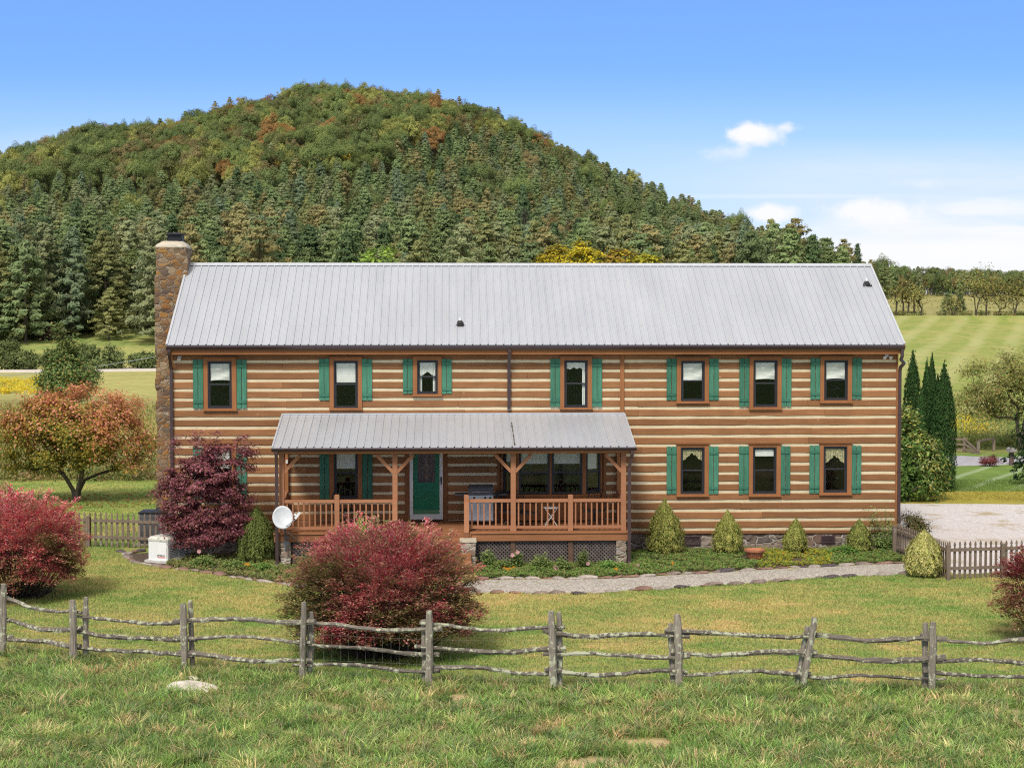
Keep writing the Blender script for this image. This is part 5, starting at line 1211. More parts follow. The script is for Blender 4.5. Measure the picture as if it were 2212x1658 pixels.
# ---- detailed trees
def clump_tree(name, label, cat, base, lobes, ncl, per, leafL, leafW, colors, clr=0.3, r0=0.12, stems=1, fork=0.35, flat=.7, bark='bark', group=None, droop=0.0, colfn=None, spread=.9, stem_w=.25):
    base = Vector(base); root = empty(name, base, 0, label, cat, group)
    w = np.array([l[3] * l[4] * l[5] for l in lobes]) ** .66; w /= w.sum(); C = []
    while len(C) < ncl:
        l = lobes[RNG.choice(len(lobes), p=w)]; q = unit(RNG.normal(0, 1, (1, 3)))[0]; rr_ = RNG.uniform(.25, 1) ** .45
        C.append(np.array(l[:3]) + q * rr_ * np.array(l[3:6]))
    C = np.array(C); C = C[C[:, 2] > .12]
    ctr = C.mean(0); zf = C[:, 2].min() * .3 + C[:, 2].max() * fork * .7
    nodes = [np.zeros(3)]; par = [-1]; 
    for s in range(stems):
        a = 6.28 * s / stems + .4; top = np.array([ctr[0] * .4 + stem_w * math.cos(a) * (stems > 1), ctr[1] * .4 + stem_w * math.sin(a) * (stems > 1), zf]); p = 0
        for t in (.33, .66, 1.0): nodes.append(top * [t ** 1.3, t ** 1.3, t] + RNG.normal(0, .02, 3)); par.append(p); p = len(nodes) - 1
    for c in C[np.argsort(np.linalg.norm(C - [0, 0, zf * .6], axis=1))]:
        Nn = np.array(nodes); dd = np.linalg.norm(Nn - c, axis=1) + np.where(Nn[:, 2] > c[2], .5, 0) + np.where(np.arange(len(Nn)) < 1, 9, 0)
        j = int(np.argmin(dd)); mid_ = (nodes[j] + c) / 2 + [0, 0, .06 * dd[j]] + RNG.normal(0, .04 * dd[j], 3)
        nodes.append(mid_); par.append(j); nodes.append(c); par.append(len(nodes) - 2)
    cnt_ = np.ones(len(nodes))
    for i in range(len(nodes) - 1, 0, -1): cnt_[par[i]] += cnt_[i]
    T_ = Foliage()
    rad = r0 * (cnt_ / cnt_[0]) ** .55; rad = np.maximum(rad, .006)
    for i in range(1, len(nodes)):
        r_a = min(rad[par[i]], rad[i] * 1.5); 
        if par[i] == 0: r_a = rad[i] * 1.25
        T_.tube([nodes[par[i]] - ([0, 0, .1] if par[i] == 0 else 0), nodes[i]], [r_a, rad[i]], 6 if rad[i] > .03 else 3, mi=0)
    T_.mesh('trunk', [M[bark]], root)
    L_ = Foliage(); n = len(C)
    P = np.repeat(C, per, 0); q = RNG.normal(0, 1, (n * per, 3)) * [1, 1, flat] * .62; P = P + q * clr * np.repeat(RNG.uniform(.6, 1.35, (n, 1)), per, 0)
    P[:, 2] -= droop * (np.linalg.norm(q[:, :2], axis=1)) ** 2
    P = P[P[:, 2] > .03] if True else P; m = len(P)
    if colfn is None: Cc = pal(colors, n, .15)[RNG.integers(0, n, m)] if False else pal(colors, m, .2)
    else: Cc = colfn(P)
    out = unit(P - ctr) * .8 + [0, 0, .6]
    L_.leaves(P, out, np.full(m, leafL), np.full(m, leafW), Cc); L_.mesh('crown', [M['leaf']], root)
    return root
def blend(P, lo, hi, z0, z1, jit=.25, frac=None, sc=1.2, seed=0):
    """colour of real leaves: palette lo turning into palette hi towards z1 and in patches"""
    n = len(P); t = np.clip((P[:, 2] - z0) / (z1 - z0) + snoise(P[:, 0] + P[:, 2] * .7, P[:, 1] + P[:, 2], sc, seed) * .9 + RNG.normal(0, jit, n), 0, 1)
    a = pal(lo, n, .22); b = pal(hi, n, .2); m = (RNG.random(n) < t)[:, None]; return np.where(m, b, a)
# dogwood-like orange tree on the side lawn
b = G(166, 1083); sc = 3600 / 62.7
clump_tree('autumn_tree', 'spreading multi trunk tree with orange and pink autumn leaves on the side lawn', 'tree', b,
  [(-1.7, 0, 2.15, 1.5, 1.5, 1.15), (1.6, 0, 2.2, 1.5, 1.5, 1.2), (0, .3, 3.25, 1.9, 1.7, 1.25), (-.3, -.5, 2.3, 1.9, 1.3, 1.15), (-1.2, 0, 3.1, 1.4, 1.3, 1.0), (1.3, 0, 3.1, 1.4, 1.3, 1.1), (2.4, 0, 2.2, .5, .6, .6), (-2.4, 0, 3.0, .6, .6, .6)], 300, 130, .115, .065, None, .34, .15, 5, .30,
  colfn=lambda P: blend(P, [(0.17, 0.19, 0.045), (0.26, 0.23, 0.05), (0.36, 0.26, 0.05)], [(0.62, 0.25, 0.13), (0.54, 0.25, 0.10), (0.72, 0.33, 0.24), (0.50, 0.30, 0.08)], 1.5, 4.1, .2, sc=1.1), stem_w=.62)
# green pear-like tree behind it
x = WY(146, 900, 50).x
clump_tree('leafy_tree', 'upright green leafy tree with a pointed top rising behind the orange tree', 'tree', (x, 50, tz(x, 50)),
  [(0, 0, 3.0, 1.35, 1.2, 1.8), (-.15, 0, 4.5, .8, .7, 1.2), (-.5, 0, 5.75, .26, .26, .95), (.45, 0, 5.2, .3, .3, .8), (1.2, 0, 3.4, .5, .6, 1.2), (-1.2, 0, 2.6, .5, .6, 1.2)], 190, 90, .17, .10, [(0.20, 0.31, 0.10), (0.28, 0.38, 0.13), (0.15, 0.23, 0.08), (0.40, 0.34, 0.11)],   .36, .12, 2, .3)
# tree right of the house with long pale leaves
b = G(1975, 1062)
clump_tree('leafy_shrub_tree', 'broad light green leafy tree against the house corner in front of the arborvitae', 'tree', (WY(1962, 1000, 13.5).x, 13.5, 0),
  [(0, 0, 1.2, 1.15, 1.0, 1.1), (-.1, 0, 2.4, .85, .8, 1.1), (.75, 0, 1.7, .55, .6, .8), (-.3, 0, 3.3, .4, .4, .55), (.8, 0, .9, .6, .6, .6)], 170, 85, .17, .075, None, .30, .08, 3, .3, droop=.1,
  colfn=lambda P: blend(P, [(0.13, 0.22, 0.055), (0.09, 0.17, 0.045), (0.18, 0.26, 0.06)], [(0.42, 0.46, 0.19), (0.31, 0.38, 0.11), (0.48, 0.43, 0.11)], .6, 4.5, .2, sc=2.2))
# airy tree beyond the road
b = G(2200, 975)
clump_tree('locust_tree', 'wide airy tree with thin yellow green foliage beside the road', 'tree', (WY(2205, 960, 37).x, 37, 0),
  [(-1.6, 0, 3.6, 1.7, 1.5, 1.2), (.3, 0, 4.3, 1.8, 1.5, 1.2), (-2.3, 0, 2.5, 1.2, 1.2, .9), (1.5, 0, 3.5, 1.6, 1.6, 1.3), (-1.0, 0, 2.3, 1.2, 1.0, .7)], 260, 75, .15, .06, [(0.28, 0.31, 0.09), (0.38, 0.35, 0.10), (0.21, 0.27, 0.08), (0.40, 0.29, 0.12)], .42, .12, 2, .3)
# bright green tree and yellow trees whose tops show above the ridge
for px_, d_, top, r_, cols, lab, nm, dx in [(825, 96, 519, 2.35, [(0.24, 0.36, 0.07), (0.33, 0.45, 0.09), (0.18, 0.28, 0.06)], 'round bright green tree top just showing above the roof ridge', 'leafy_tree', 0),
   (1200, 112, 532, 1.25, [(0.55, 0.42, 0.03), (0.44, 0.36, 0.04), (0.30, 0.24, 0.04)], 'yellow autumn tree top above the roof, the one nearest the middle', 'yellow_tree', 0),
   (1258, 108, 524, 1.3, [(0.60, 0.48, 0.03), (0.50, 0.40, 0.04), (0.32, 0.30, 0.05)], 'brightest yellow tree top above the roof, tallest of the yellow ones', 'yellow_tree', 0),
   (1340, 112, 536, .95, [(0.50, 0.40, 0.04), (0.30, 0.25, 0.05), (0.36, 0.22, 0.06)], 'yellow brown tree top above the roof beside the brightest yellow one', 'yellow_tree', 0),
   (1392, 114, 546, .9, [(0.52, 0.46, 0.04), (0.33, 0.32, 0.05)], 'small low yellow tree top above the roof, last of the yellow ones', 'yellow_tree', 0)]:
    y = d_ + CAMY; x = WY(px_, top, y).x; zt_ = WY(px_, top, y).z
    clump_tree(nm, lab, 'tree', (x, y, 0), [(0, 0, zt_ - r_ * .9, r_, r_, r_ * .9), (-.3, 0, zt_ - r_ * 1.7, r_ * .9, r_ * .9, r_), (r_ * .5, 0, zt_ - r_ * 1.3, r_ * .6, r_ * .6, r_ * .6)], 80, 60, .24, .15, cols, .36, .14, 1, .5, group='tree tops above the roof')
# walnut row on the crest of the pasture
def crest(px_, y0): d_ = 262; y = d_ + CAMY; x = WY(px_, y0, y).x; return (x, y, tz(x, y) - .1), d_
WR = 'small trees in the row on the crest of the pasture'
for i, (px_, hpx, wpx, lab, st) in enumerate([(1936, 78, 22, 'crooked thin tree nearest the roof edge in the row on the pasture crest', 1), (1951, 80, 14, 'slim wavy trunk tree second from the roof edge on the pasture crest', 1), (1962, 84, 18, 'thin dark trunk tree third from the roof edge on the pasture crest', 1), (1975, 70, 14, 'thin leaning tree fourth from the roof edge on the pasture crest', 1), (1989, 72, 22, 'forked thin tree fifth from the roof edge on the pasture crest', 2),
     (2060, 52, 26, 'low twiggy tree before the dark pine clump on the pasture crest', 2), (2108, 112, 62, 'largest double trunk tree on the pasture crest with olive crown', 2), (2130, 96, 34, 'tall tree just beside the largest tree on the pasture crest', 1), (2160, 66, 26, 'leaning tree beyond the largest tree on the pasture crest', 1), (2192, 88, 34, 'tall forked tree near the photo edge on the pasture crest', 2), (2222, 96, 34, 'tree at the photo edge on the pasture crest', 1)]):
    p, d_ = crest(px_, 680); s = d_ / F; Hh = hpx * s; Rr = wpx * s
    clump_tree('field_tree', lab, 'tree', p, [(0, 0, Hh * .74, Rr * 1.05, Rr * .8, Hh * .26), (Rr * .5, 0, Hh * .6, Rr * .6, Rr * .6, Hh * .2), (-Rr * .5, 0, Hh * .62, Rr * .6, Rr * .6, Hh * .2), (Rr * .2, 0, Hh * .38, Rr * .7, Rr * .5, Hh * .16)], 28 if wpx < 30 else 80, 13, .34, .17, [(0.30, 0.30, 0.09), (0.36, 0.31, 0.10), (0.24, 0.26, 0.08), (0.40, 0.30, 0.11)], .95, .14, st, .42, group=WR, stem_w=.5)
for px_, t, dd_, s in ((2048, 628, 300, 1.7), (2075, 632, 305, 1.5)): put_px(4, px_, 660, t, dd_, s, 'dark pine clump behind the row of thin trees on the crest', 'dark pines behind the field trees')
# evergreen with drooping branches at the right edge
y = 20.0; x = WY(2262, 950, y).x
me_ = pine_mesh('spruce', 6.5, 1.9, [(0.025, 0.055, 0.022), (0.04, 0.08, 0.03)], 15, -.25, ls=.45, bare=.1)
def split_tree(name, me, label, cat, loc_, group=None):
    root = empty(name, loc_, 0, label, cat, group)
    for nm, mi_ in (('trunk', 1), ('crown', 0)):
        q = np.empty(len(me.polygons) * 4, np.int32); me.loops.foreach_get('vertex_index', q); q = q.reshape(-1, 4); m_ = np.empty(len(q), np.int32); me.polygons.foreach_get('material_index', m_)
        v = np.empty(len(me.vertices) * 3, np.float32); me.vertices.foreach_get('co', v); v = v.reshape(-1, 3); c = np.empty(len(v) * 4, np.float32); me.attributes['col'].data.foreach_get('color', c); c = c.reshape(-1, 4)[:, :3]
        sel = q[m_ == mi_]; u_, inv = np.unique(sel, return_inverse=True); qmesh(nm, v[u_], inv.reshape(-1, 4), c[u_], [LM[mi_]], None, root)
    return root
split_tree('spruce_tree', me_, 'dark drooping spruce at the photo edge behind the mailbox', 'tree', (x, y, 0))
# arborvitae
def cone_shrub(name, label, cat, base, h, r, prof, colors, n, L, W_, group=None, bump=.24, trunk=.12, up=1.2):
    root = empty(name, base, RNG.uniform(0, 6.28), label, cat, group)
    t = RNG.random(n) ** .85; a = RNG.uniform(0, 6.28, n); pr_ = np.interp(t, [p[0] for p in prof], [p[1] for p in prof])
    a_, t_ = a + RNG.uniform(0, 50), t + RNG.uniform(0, 9); bm = 1 + bump * snoise(a_ * 1.6 * r * 4, t_ * h * 2.4, 2.2, 1) + bump * .8 * snoise(a_ * 6, t_ * h * 4, 1.3, 2)
    k = np.where(RNG.random(n) < .72, RNG.uniform(.88, 1.06, n), RNG.uniform(.5, .9, n)); rr_ = r * pr_ * bm * k
    P = np.stack([rr_ * np.cos(a), rr_ * np.sin(a), t * h * (1 + .03 * RNG.normal(0, 1, n) + .08 * snoise(a_ * 5, a_ * 3 + 1, 1.5, 3) * (t > .3)) + trunk * .5], 1); P[:, 2] = np.maximum(P[:, 2], .03); P[:, 0] += (RNG.normal(0, .035) if bump > .1 else 0) * t * h + .04 * r * snoise(t_ * 9, t_, 1, 2); P[:, 1] += (RNG.normal(0, .03) if bump > .1 else 0) * t * h
    N = np.stack([np.cos(a), np.sin(a), np.full(n, .45)], 1); T = np.stack([np.cos(a) * .4, np.sin(a) * .4, np.full(n, up)], 1) + RNG.normal(0, .3, (n, 3))
    F_ = Foliage(); F_.leaves(P, N, np.full(n, L), np.full(n, W_), pal(colors, n, .22) * (1 + .38 * snoise(a_ * 5, t_ * h * 5, 1.4, 0))[:, None], T); F_.mesh('foliage', [M['leaf']], root)
    F_ = Foliage(); F_.tube([[0, 0, -.1], [0, 0, h * .5], [0, 0, h * .9]], [max(.03, r * .12), .03, .01], 6, mi=0); F_.mesh('trunk', [M['bark']], root)
    return root
AV = [(0.04, 0.085, 0.028), (0.06, 0.12, 0.038), (0.05, 0.10, 0.03)]
AVP = [(0, .62), (.05, .88), (.2, 1.0), (.55, 1.0), (.75, .80), (.9, .46), (1, .03)]
for px_, top, w_, dd, lab in [(1970, 778, 34, 19.5, 'tall dark arborvitae nearest the house corner'), (2000.5, 800, 24, 19.5, 'slim dark arborvitae second from the house corner'), (2011, 786, 22, 22, 'narrow arborvitae top rising behind the others'), (2024, 828, 28, 18.2, 'lower dark arborvitae squeezed beside the widest one'), (2038, 806, 42, 17.0, 'widest and outermost dark arborvitae of the clump'), (1990, 855, 26, 17.5, 'shortest arborvitae in front of the clump')]:
    y = dd; x = WY(px_, 1000, y).x; h = WY(px_, top, y).z; cone_shrub('arborvitae', lab, 'arborvitae', (x, y, 0), h, w_ / 2 * (y - CAMY) / F * 1.25, AVP, AV, 9000, .11, .05, 'arborvitae clump beyond the house corner', .08)
# dwarf conifers against the house
DC = [(0.29, 0.31, 0.075), (0.36, 0.36, 0.095), (0.21, 0.245, 0.06), (0.42, 0.38, 0.13)]
DCG = [(0.17, 0.21, 0.06), (0.22, 0.25, 0.07), (0.12, 0.16, 0.05)]
DP = [(0, .80), (.12, 1.0), (.42, .96), (.65, .74), (.82, .44), (.93, .2), (1, .03)]
CG = 'dwarf conical evergreens along the house'
for px_, top, bot, w_, yy, cols, lab in [(1436, 1090, 1203, 76, -.75, DC, 'tallest yellow green conical evergreen, beside the porch corner'), (1572, 1112, 1205, 60, -.8, DC, 'yellow green conical evergreen just before the terracotta planter'), (1715.5, 1128, 1199, 49, -.6, DC, 'smallest conical evergreen beyond the terracotta planter'), (1857, 1130, 1204, 52, -.7, DCG + DC, 'greener conical evergreen nearest the picket gate corner'), (556, 1106, 1219, 84, -1.7, DCG, 'dark green conical evergreen between the purple maple and the porch')]:
    o_ = L2W(H(px_, bot, yy)[0], yy); g_ = (o_.x, o_.y); zt_ = WY(px_, top, g_[1]).z; cone_shrub('conical_evergreen', lab, 'evergreen shrub', (g_[0], g_[1], tz(*g_)), zt_ - tz(*g_), w_ / 2 * (g_[1] - CAMY) / F, DP, cols, 13000, .065, .026, CG, .28)
yy = -4.35; x = WY(784, 1180, yy).x; cone_shrub('conical_evergreen', 'pale yellow green evergreen tip showing behind the big red bush', 'evergreen shrub', (x, yy, tz(x, yy)), WY(784, 1122, yy).z - tz(x, yy), .42, DP, [(0.34, 0.34, 0.10), (0.26, 0.28, 0.07)], 7000, .085, .034, CG, .16)
g_ = G(2003, 1249, -.06); x, y = g_.x, g_.y + .45
cone_shrub('golden_shrub', 'rounded golden green shrub at the picket fence corner', 'evergreen shrub', (x, y, tz(x, y)), WY(2003, 1156, y).z - tz(x, y), 40 * (y - CAMY) / F, [(0, .78), (.15, .97), (.35, 1.0), (.6, .86), (.8, .58), (.93, .3), (1, .05)], [(0.55, 0.50, 0.18), (0.43, 0.42, 0.13), (0.32, 0.34, 0.09), (0.62, 0.57, 0.26)], 15000, .065, .028, None, .22)
# spray bushes (burning bush)
def spray_bush(name, label, base, rx, ry, h, nsp, per, colfn, L=.075, W_=.034, z0=.35, stems=14, group=None, cat='shrub', shape=None, seed=0):
    root = empty(name, base, 0, label, cat, group)
    P = []; N = []; T = []; S = Foliage()
    for i in range(nsp):
        a = RNG.uniform(0, 6.28); e = math.asin(RNG.uniform(-.62, .995)); ce, se = math.cos(e) ** .72, math.sin(e); q = RNG.uniform(.72, 1.03) if RNG.random() < .78 else RNG.uniform(.3, .72)
        q *= (1 + .13 * snoise(np.array(a * 2.0), np.array(e * 3.0), 1.6, seed))
        E = np.array([rx * math.cos(a) * ce * q, ry * math.sin(a) * ce * q, z0 + h * .30 + (h * .70 - z0 * .3) * se * q if se > 0 else z0 + h * .30 + h * .42 * se * q])
        d_ = np.array([math.cos(a) * ce, math.sin(a) * ce, max(se, -.05) * .8 + .15]); d_ /= np.linalg.norm(d_); ln = RNG.uniform(.30, .62) * (h / 2.7) ** .5
        s = RNG.random(per) ** .8; c = E + d_ * ((s - .75) * ln)[:, None]; side = np.cross(d_, [0, 0, 1]); side /= np.linalg.norm(side) + 1e-6
        upv = np.cross(side, d_); wd = .115 * (1.1 - s * .6)
        c = c + side * (RNG.normal(0, 1, per) * wd)[:, None] + upv * (RNG.normal(0, .035, per))[:, None]; c[:, 2] -= .10 * (s ** 2) * (ce)
        P.append(c); N.append(np.repeat([upv + [0, 0, .5]], per, 0)); T.append(np.repeat([d_ + [0, 0, .1]], per, 0) + RNG.normal(0, .5, (per, 3)))
        if i % 5 == 0:
            k = RNG.integers(0, stems); aa = 6.28 * k / stems; s0 = np.array([.12 * math.cos(aa), .12 * math.sin(aa), 0]); m_ = s0 * .45 + E * .45 + [0, 0, -.12 * h * ce]; S.tube([s0, m_, E - d_ * ln * .5, E], [.016, .010, .006, .003], 3, mi=0)
    P = np.concatenate(P); m = P[:, 2] > .05; P = P[m]; N = np.concatenate(N)[m]; T = np.concatenate(T)[m]
    F_ = Foliage(); F_.leaves(P, N, np.full(len(P), L), np.full(len(P), W_), colfn(P), T); F_.mesh('foliage', [M['leaf']], root)
    S.mesh('stems', [M['bark']], root); return root
RED = [(0.60, 0.09, 0.13), (0.66, 0.20, 0.20), (0.46, 0.07, 0.10), (0.70, 0.36, 0.30), (0.58, 0.28, 0.22)]
BRN = [(0.42, 0.22, 0.14), (0.34, 0.20, 0.10), (0.26, 0.22, 0.09), (0.54, 0.30, 0.22)]
GRN = [(0.17, 0.19, 0.06), (0.23, 0.22, 0.07), (0.30, 0.19, 0.10)]
def redfn(h, cx_=0.0, seed=0):
    def f(P):
        n = len(P); rr_ = np.linalg.norm(P[:, :2], axis=1); nzv = snoise(P[:, 0] * 1.0 + 3, P[:, 2] * 1.6 + P[:, 1], 1.6, seed)
        t = .60 * P[:, 2] / h + .16 * (P[:, 0] - cx_) + nzv * 1.1 + .03 + RNG.normal(0, .22, n); a = pal(GRN, n, .2); b = pal(BRN, n, .2); c = pal(RED, n, .2)
        return np.where((t > .50)[:, None], c, np.where((t > .12)[:, None], b, a))
    return f
g_ = G(820, 1425, -.31); x, y = g_.x, g_.y + .5
spray_bush('burning_bush', 'largest crimson burning bush, in the middle behind the rail fence', (x, y, tz(x, y)), 2.2, 1.8, WY(828, 1152, y).z - tz(x, y), 1900, 54, redfn(2.9, 0.4, 0), seed=1, group='burning bushes')
y = -7.3; x = WY(38, 1250, y).x
spray_bush('burning_bush', 'crimson and brown burning bush cut by the photo edge in front of the picket fence', (x, y, tz(x, y)), 1.8, 1.6, WY(40, 1072, y).z - tz(x, y), 1300, 54, redfn(2.9, -.7, 1), seed=2, group='burning bushes')
y = -12.3; x = WY(2268, 1380, y).x
spray_bush('burning_bush', 'dark red burning bush half outside the photo behind the last rail fence bay', (x, y, tz(x, y)), 1.25, 1.2, WY(2250, 1188, y).z - tz(x, y), 560, 48, lambda P: blend(P, BRN, [(0.26, 0.04, 0.05), (0.2, 0.045, 0.05)], 0, 2.4, .2), seed=3, group='burning bushes')
# purple maple
PM = [(0.25, 0.08, 0.10), (0.32, 0.115, 0.135), (0.18, 0.055, 0.075), (0.40, 0.18, 0.19), (0.24, 0.11, 0.08)]
y = -1.95; x = WY(452, 1180, y).x
clump_tree('purple_maple', 'purple leaved maple tree growing against the house beside the porch', 'tree', (x, y, tz(x, y)),
  [(0, 0, 2.2, 1.25, .75, 1.2), (-.75, 0, 1.6, .75, .6, .9), (.5, 0, 3.15, .75, .5, .6), (-.35, 0, 3.25, .7, .5, .5), (1.05, 0, 2.9, .35, .35, .4), (.1, 0, 2.8, .8, .4, .6), (-.7, 0, 2.5, .5, .4, .4), (-.5, 0, .9, .8, .5, .6), (.5, 0, .9, .8, .5, .6), (-.1, -.1, 2.5, .7, .4, .6), (0, 0, 1.0, 1.15, .7, .6), (-1.1, 0, 1.9, .35, .4, .5), (.9, 0, 1.5, .35, .4, .8)], 380, 92, .085, .045, PM, .21, .085, 3, .3, flat=.45, bark='bark_pale', stem_w=.2)
# leafy plants in the bed
def leafy(name, label, px_, bot, top, wpx, yy, cols, n=900, L=.10, W_=.06, group=None, lax=.5, cat='plant'):
    o_ = L2W(H(px_, bot, yy)[0], yy); x, y = o_.x, o_.y; z = tz(x, y); h = max(.15, WY(px_, top, y).z - z); r = wpx / 2 * (y - CAMY) / F
    root = empty(name, (x, y, z), 0, label, cat, group); P = []; N = []; S = Foliage(); k = max(4, int(n / 60))
    for i in range(k):
        a = RNG.uniform(0, 6.28); rr_ = r * math.sqrt(RNG.random()); e = np.array([rr_ * math.cos(a), rr_ * math.sin(a) * .7, h * RNG.uniform(.6, 1) * (1 - .3 * rr_ / r)]); S.tube([[e[0] * .3, e[1] * .3, 0], e * [.7, .7, .6], e], [.006, .005, .002], 3, mi=0)
        m_ = n // k; t = RNG.uniform(.15, 1.02, m_)[:, None]; P.append(e * np.concatenate([.3 + .7 * t, .3 + .7 * t, t], 1) + RNG.normal(0, 1, (m_, 3)) * [.13 * r + .03, .1 * r + .03, .04]); N.append(np.tile([0, -.2, 1.0], (m_, 1)))
    P = np.concatenate(P); P[:, 2] = np.maximum(P[:, 2], .02); F_ = Foliage(); F_.leaves(P, np.concatenate(N), np.full(len(P), L), np.full(len(P), W_), pal(cols, len(P), .22)); F_.mesh('leaves', [M['leaf']], root); S.mesh('stem', [M['bark']], root); return root
GL = [(0.17, 0.31, 0.07), (0.24, 0.40, 0.09), (0.12, 0.22, 0.05)]; GM = [(0.19, 0.27, 0.08), (0.27, 0.33, 0.10), (0.14, 0.20, 0.06)]
leafy('leafy_plant', 'low bright green leafy plant in front of the greener conical evergreen', 1822, 1206, 1178, 62, -1.1, GL, 1300, .10, .07)
leafy('climbing_shrub', 'thin straggly green climber rising against the house corner', 1908, 1196, 1065, 70, -.35, GM, 900, .06, .038, cat='shrub')
leafy('climbing_shrub', 'dense low green growth at the foot of the house corner beside the picket fence', 1915, 1203, 1150, 56, -.55, GM, 1500, .08, .05, cat='shrub')
leafy('wispy_vine', 'single thin leafy vine stem on the wall between the last evergreen and the corner', 1868, 1190, 1112, 22, -.25, GM, 260, .06, .038, cat='vine')
y = 2.6; x = WY(1970, 1120, y).x
clump_tree('garden_shrub', 'rounded green and brown shrub beyond the picket fence by the gravel drive', 'shrub', (x, y, 0), [(0, 0, .45, .42, .5, .42), (.25, .2, .35, .3, .3, .3)], 60, 60, .06, .035, [(0.15, 0.17, 0.06), (0.24, 0.17, 0.08), (0.11, 0.13, 0.05)], .15, .03, 3, .2)
PF = 'perennials in the bed by the porch'
for i, (px_, bot, top, w_, yy, lab) in enumerate([(1052, 1243, 1178, 34, -3.35, 'tall flowering perennial beside the stone pier with small pale blooms'), (1085, 1240, 1205, 46, -3.5, 'green perennial clump in front of the first lattice panel'), (1118, 1238, 1182, 26, -3.2, 'tall thin perennial in front of the brown deck support'), (1165, 1240, 1190, 50, -3.4, 'bushy perennial in front of the middle lattice panel'), (1212, 1242, 1202, 44, -3.6, 'low perennial before the second deck support'), (1262, 1238, 1186, 34, -3.3, 'upright perennial before the last lattice panel'), (1318, 1238, 1206, 56, -3.5, 'lush light green perennial near the porch corner'), (1395, 1225, 1206, 60, -1.6, 'green perennial mound beyond the porch downspout'), (440, 1226, 1196, 60, -2.6, 'flowering perennials under the purple maple'), (500, 1238, 1205, 56, -3.0, 'green perennials before the dark conical evergreen'), (560, 1245, 1214, 60, -3.2, 'dense green perennials at the bend of the stone edging'), (600, 1250, 1222, 50, -3.3, 'low green perennials under the satellite dish'), (668, 1245, 1190, 60, -3.2, 'tall flowering perennials between the dish and the big red bush')]):
    leafy('perennial_plant', lab, px_, bot, top, w_, yy, GL if i in (6, 10) else GM, 800, .075, .035, PF)
def flower(px_, py_, yy, mat, col_, lab, grp, s=.05):
    o_ = L2W(*[H(px_, py_, yy)[0], yy]); zt_ = H(px_, py_, yy)[1]; z0_ = tz(o_.x, o_.y); r = empty('flower', (o_.x, o_.y, z0_), 0, lab, 'flower', grp); h = max(.1, zt_ - z0_)
    m = MB(); m.tube([(0, 0, 0), (.02, 0, h)], .004, 4); m.build('stem', M['leafstem'], r); m = MB()
    for k in range(9): a = 6.28 * k / 9; m.add([(0, -.005, h), (s * math.cos(a - .25), -.02, h + s * math.sin(a - .25)), (1.1 * s * math.cos(a), -.01, h + 1.1 * s * math.sin(a)), (s * math.cos(a + .25), -.02, h + s * math.sin(a + .25))], [(0, 1, 2, 3)])
    m.lathe([(.3 * s, 0), (.2 * s, .01)], (0, 0, h + .004), 8); m.build('petals', mat, r)
M['leafstem'] = simple('green_stem', (0.10, 0.16, 0.05), .7)
for i, (px_, py_, yy) in enumerate([(1118, 1192, -3.3), (1199, 1224, -3.6), (1203, 1228, -3.7), (1328, 1216, -3.4), (1379, 1221, -3.5), (1107, 1198, -3.3), (430, 1190, -2.4), (1270, 1216, -3.4)]): flower(px_, py_, yy, M['pinkflower'], None, 'pale pink coneflower standing among the perennials', 'pink coneflowers', .055)
for i, (px_, py_, yy) in enumerate([(1089, 1229, -3.7), (1096, 1232, -3.8), (1102, 1231, -3.8), (1110, 1226, -3.6), (1063, 1222, -3.4), (1452, 1231, -3.0), (530, 1220, -3.0), (541, 1226, -3.1), (536, 1218, -3.0), (1645, 1206, -1.9), (1692, 1202, -1.5), (1330, 1235, -3.9)]): flower(px_, py_, yy, M['orangeflower'], None, 'small orange flower in the bed', 'orange flowers', .05)
# ground cover in the beds
def cover(A, B, n, cols, name, lab, zmax=.13, L=.07, W_=.045, keep=None):
    def rs(p, t): p = np.array([(q[0], q[1]) for q in p]); s = np.r_[0, np.cumsum(np.linalg.norm(np.diff(p, axis=0), axis=1))]; tt = t * s[-1]; return np.stack([np.interp(tt, s, p[:, k]) for k in (0, 1)], 1)
    t = RNG.random(n); k = RNG.random((n, 1)) * .93 + .035; P = rs(A, t) * (1 - k) + rs(B, t) * k
    nn_ = snoise(P[:, 0], P[:, 1], 2.2, 1); m = nn_ > -.42; P = P[m]; nn_ = nn_[m]; z = terrain(P[:, 0], P[:, 1]) + .02 + RNG.random(len(P)) * zmax * (.6 + .6 * nn_)
    C = cols(P) if callable(cols) else pal(cols, len(P), .25); kp_ = np.hypot(P[:, 0] - pp.x, P[:, 1] - pp.y) > .42; P = P[kp_]; z = z[kp_]; C = C[kp_]; F_ = Foliage(); F_.leaves(np.c_[P, z], np.tile([0, -.3, 1.0], (len(P), 1)), np.full(len(P), L), np.full(len(P), W_), C); tag(F_.mesh(name, [M['leaf']]), lab, 'ground cover', kind='stuff')
def rc_(P):
    px_ = P[:, 0] / (P[:, 1] - CAMY) * F + CX; y_ = (px_ > 1640) & (px_ < 1800) & (RNG.random(len(P)) < .6); return np.where(y_[:, None], pal([(0.36, 0.36, 0.04), (0.28, 0.33, 0.05), (0.42, 0.30, 0.04)], len(P)), pal([(0.15, 0.25, 0.06), (0.21, 0.33, 0.08), (0.12, 0.18, 0.05), (0.26, 0.23, 0.09)], len(P)))
cover(PATH_TOP[1:], [L2W(-1.5, -2.4), L2W(3.2, -2.4), L2W(3.3, -.1), L2W(7, -.05), L2W(11.4, -.05)], 30000, rc_, 'bed_ground_cover', 'mixed green ground cover filling the bed along the house', .16)
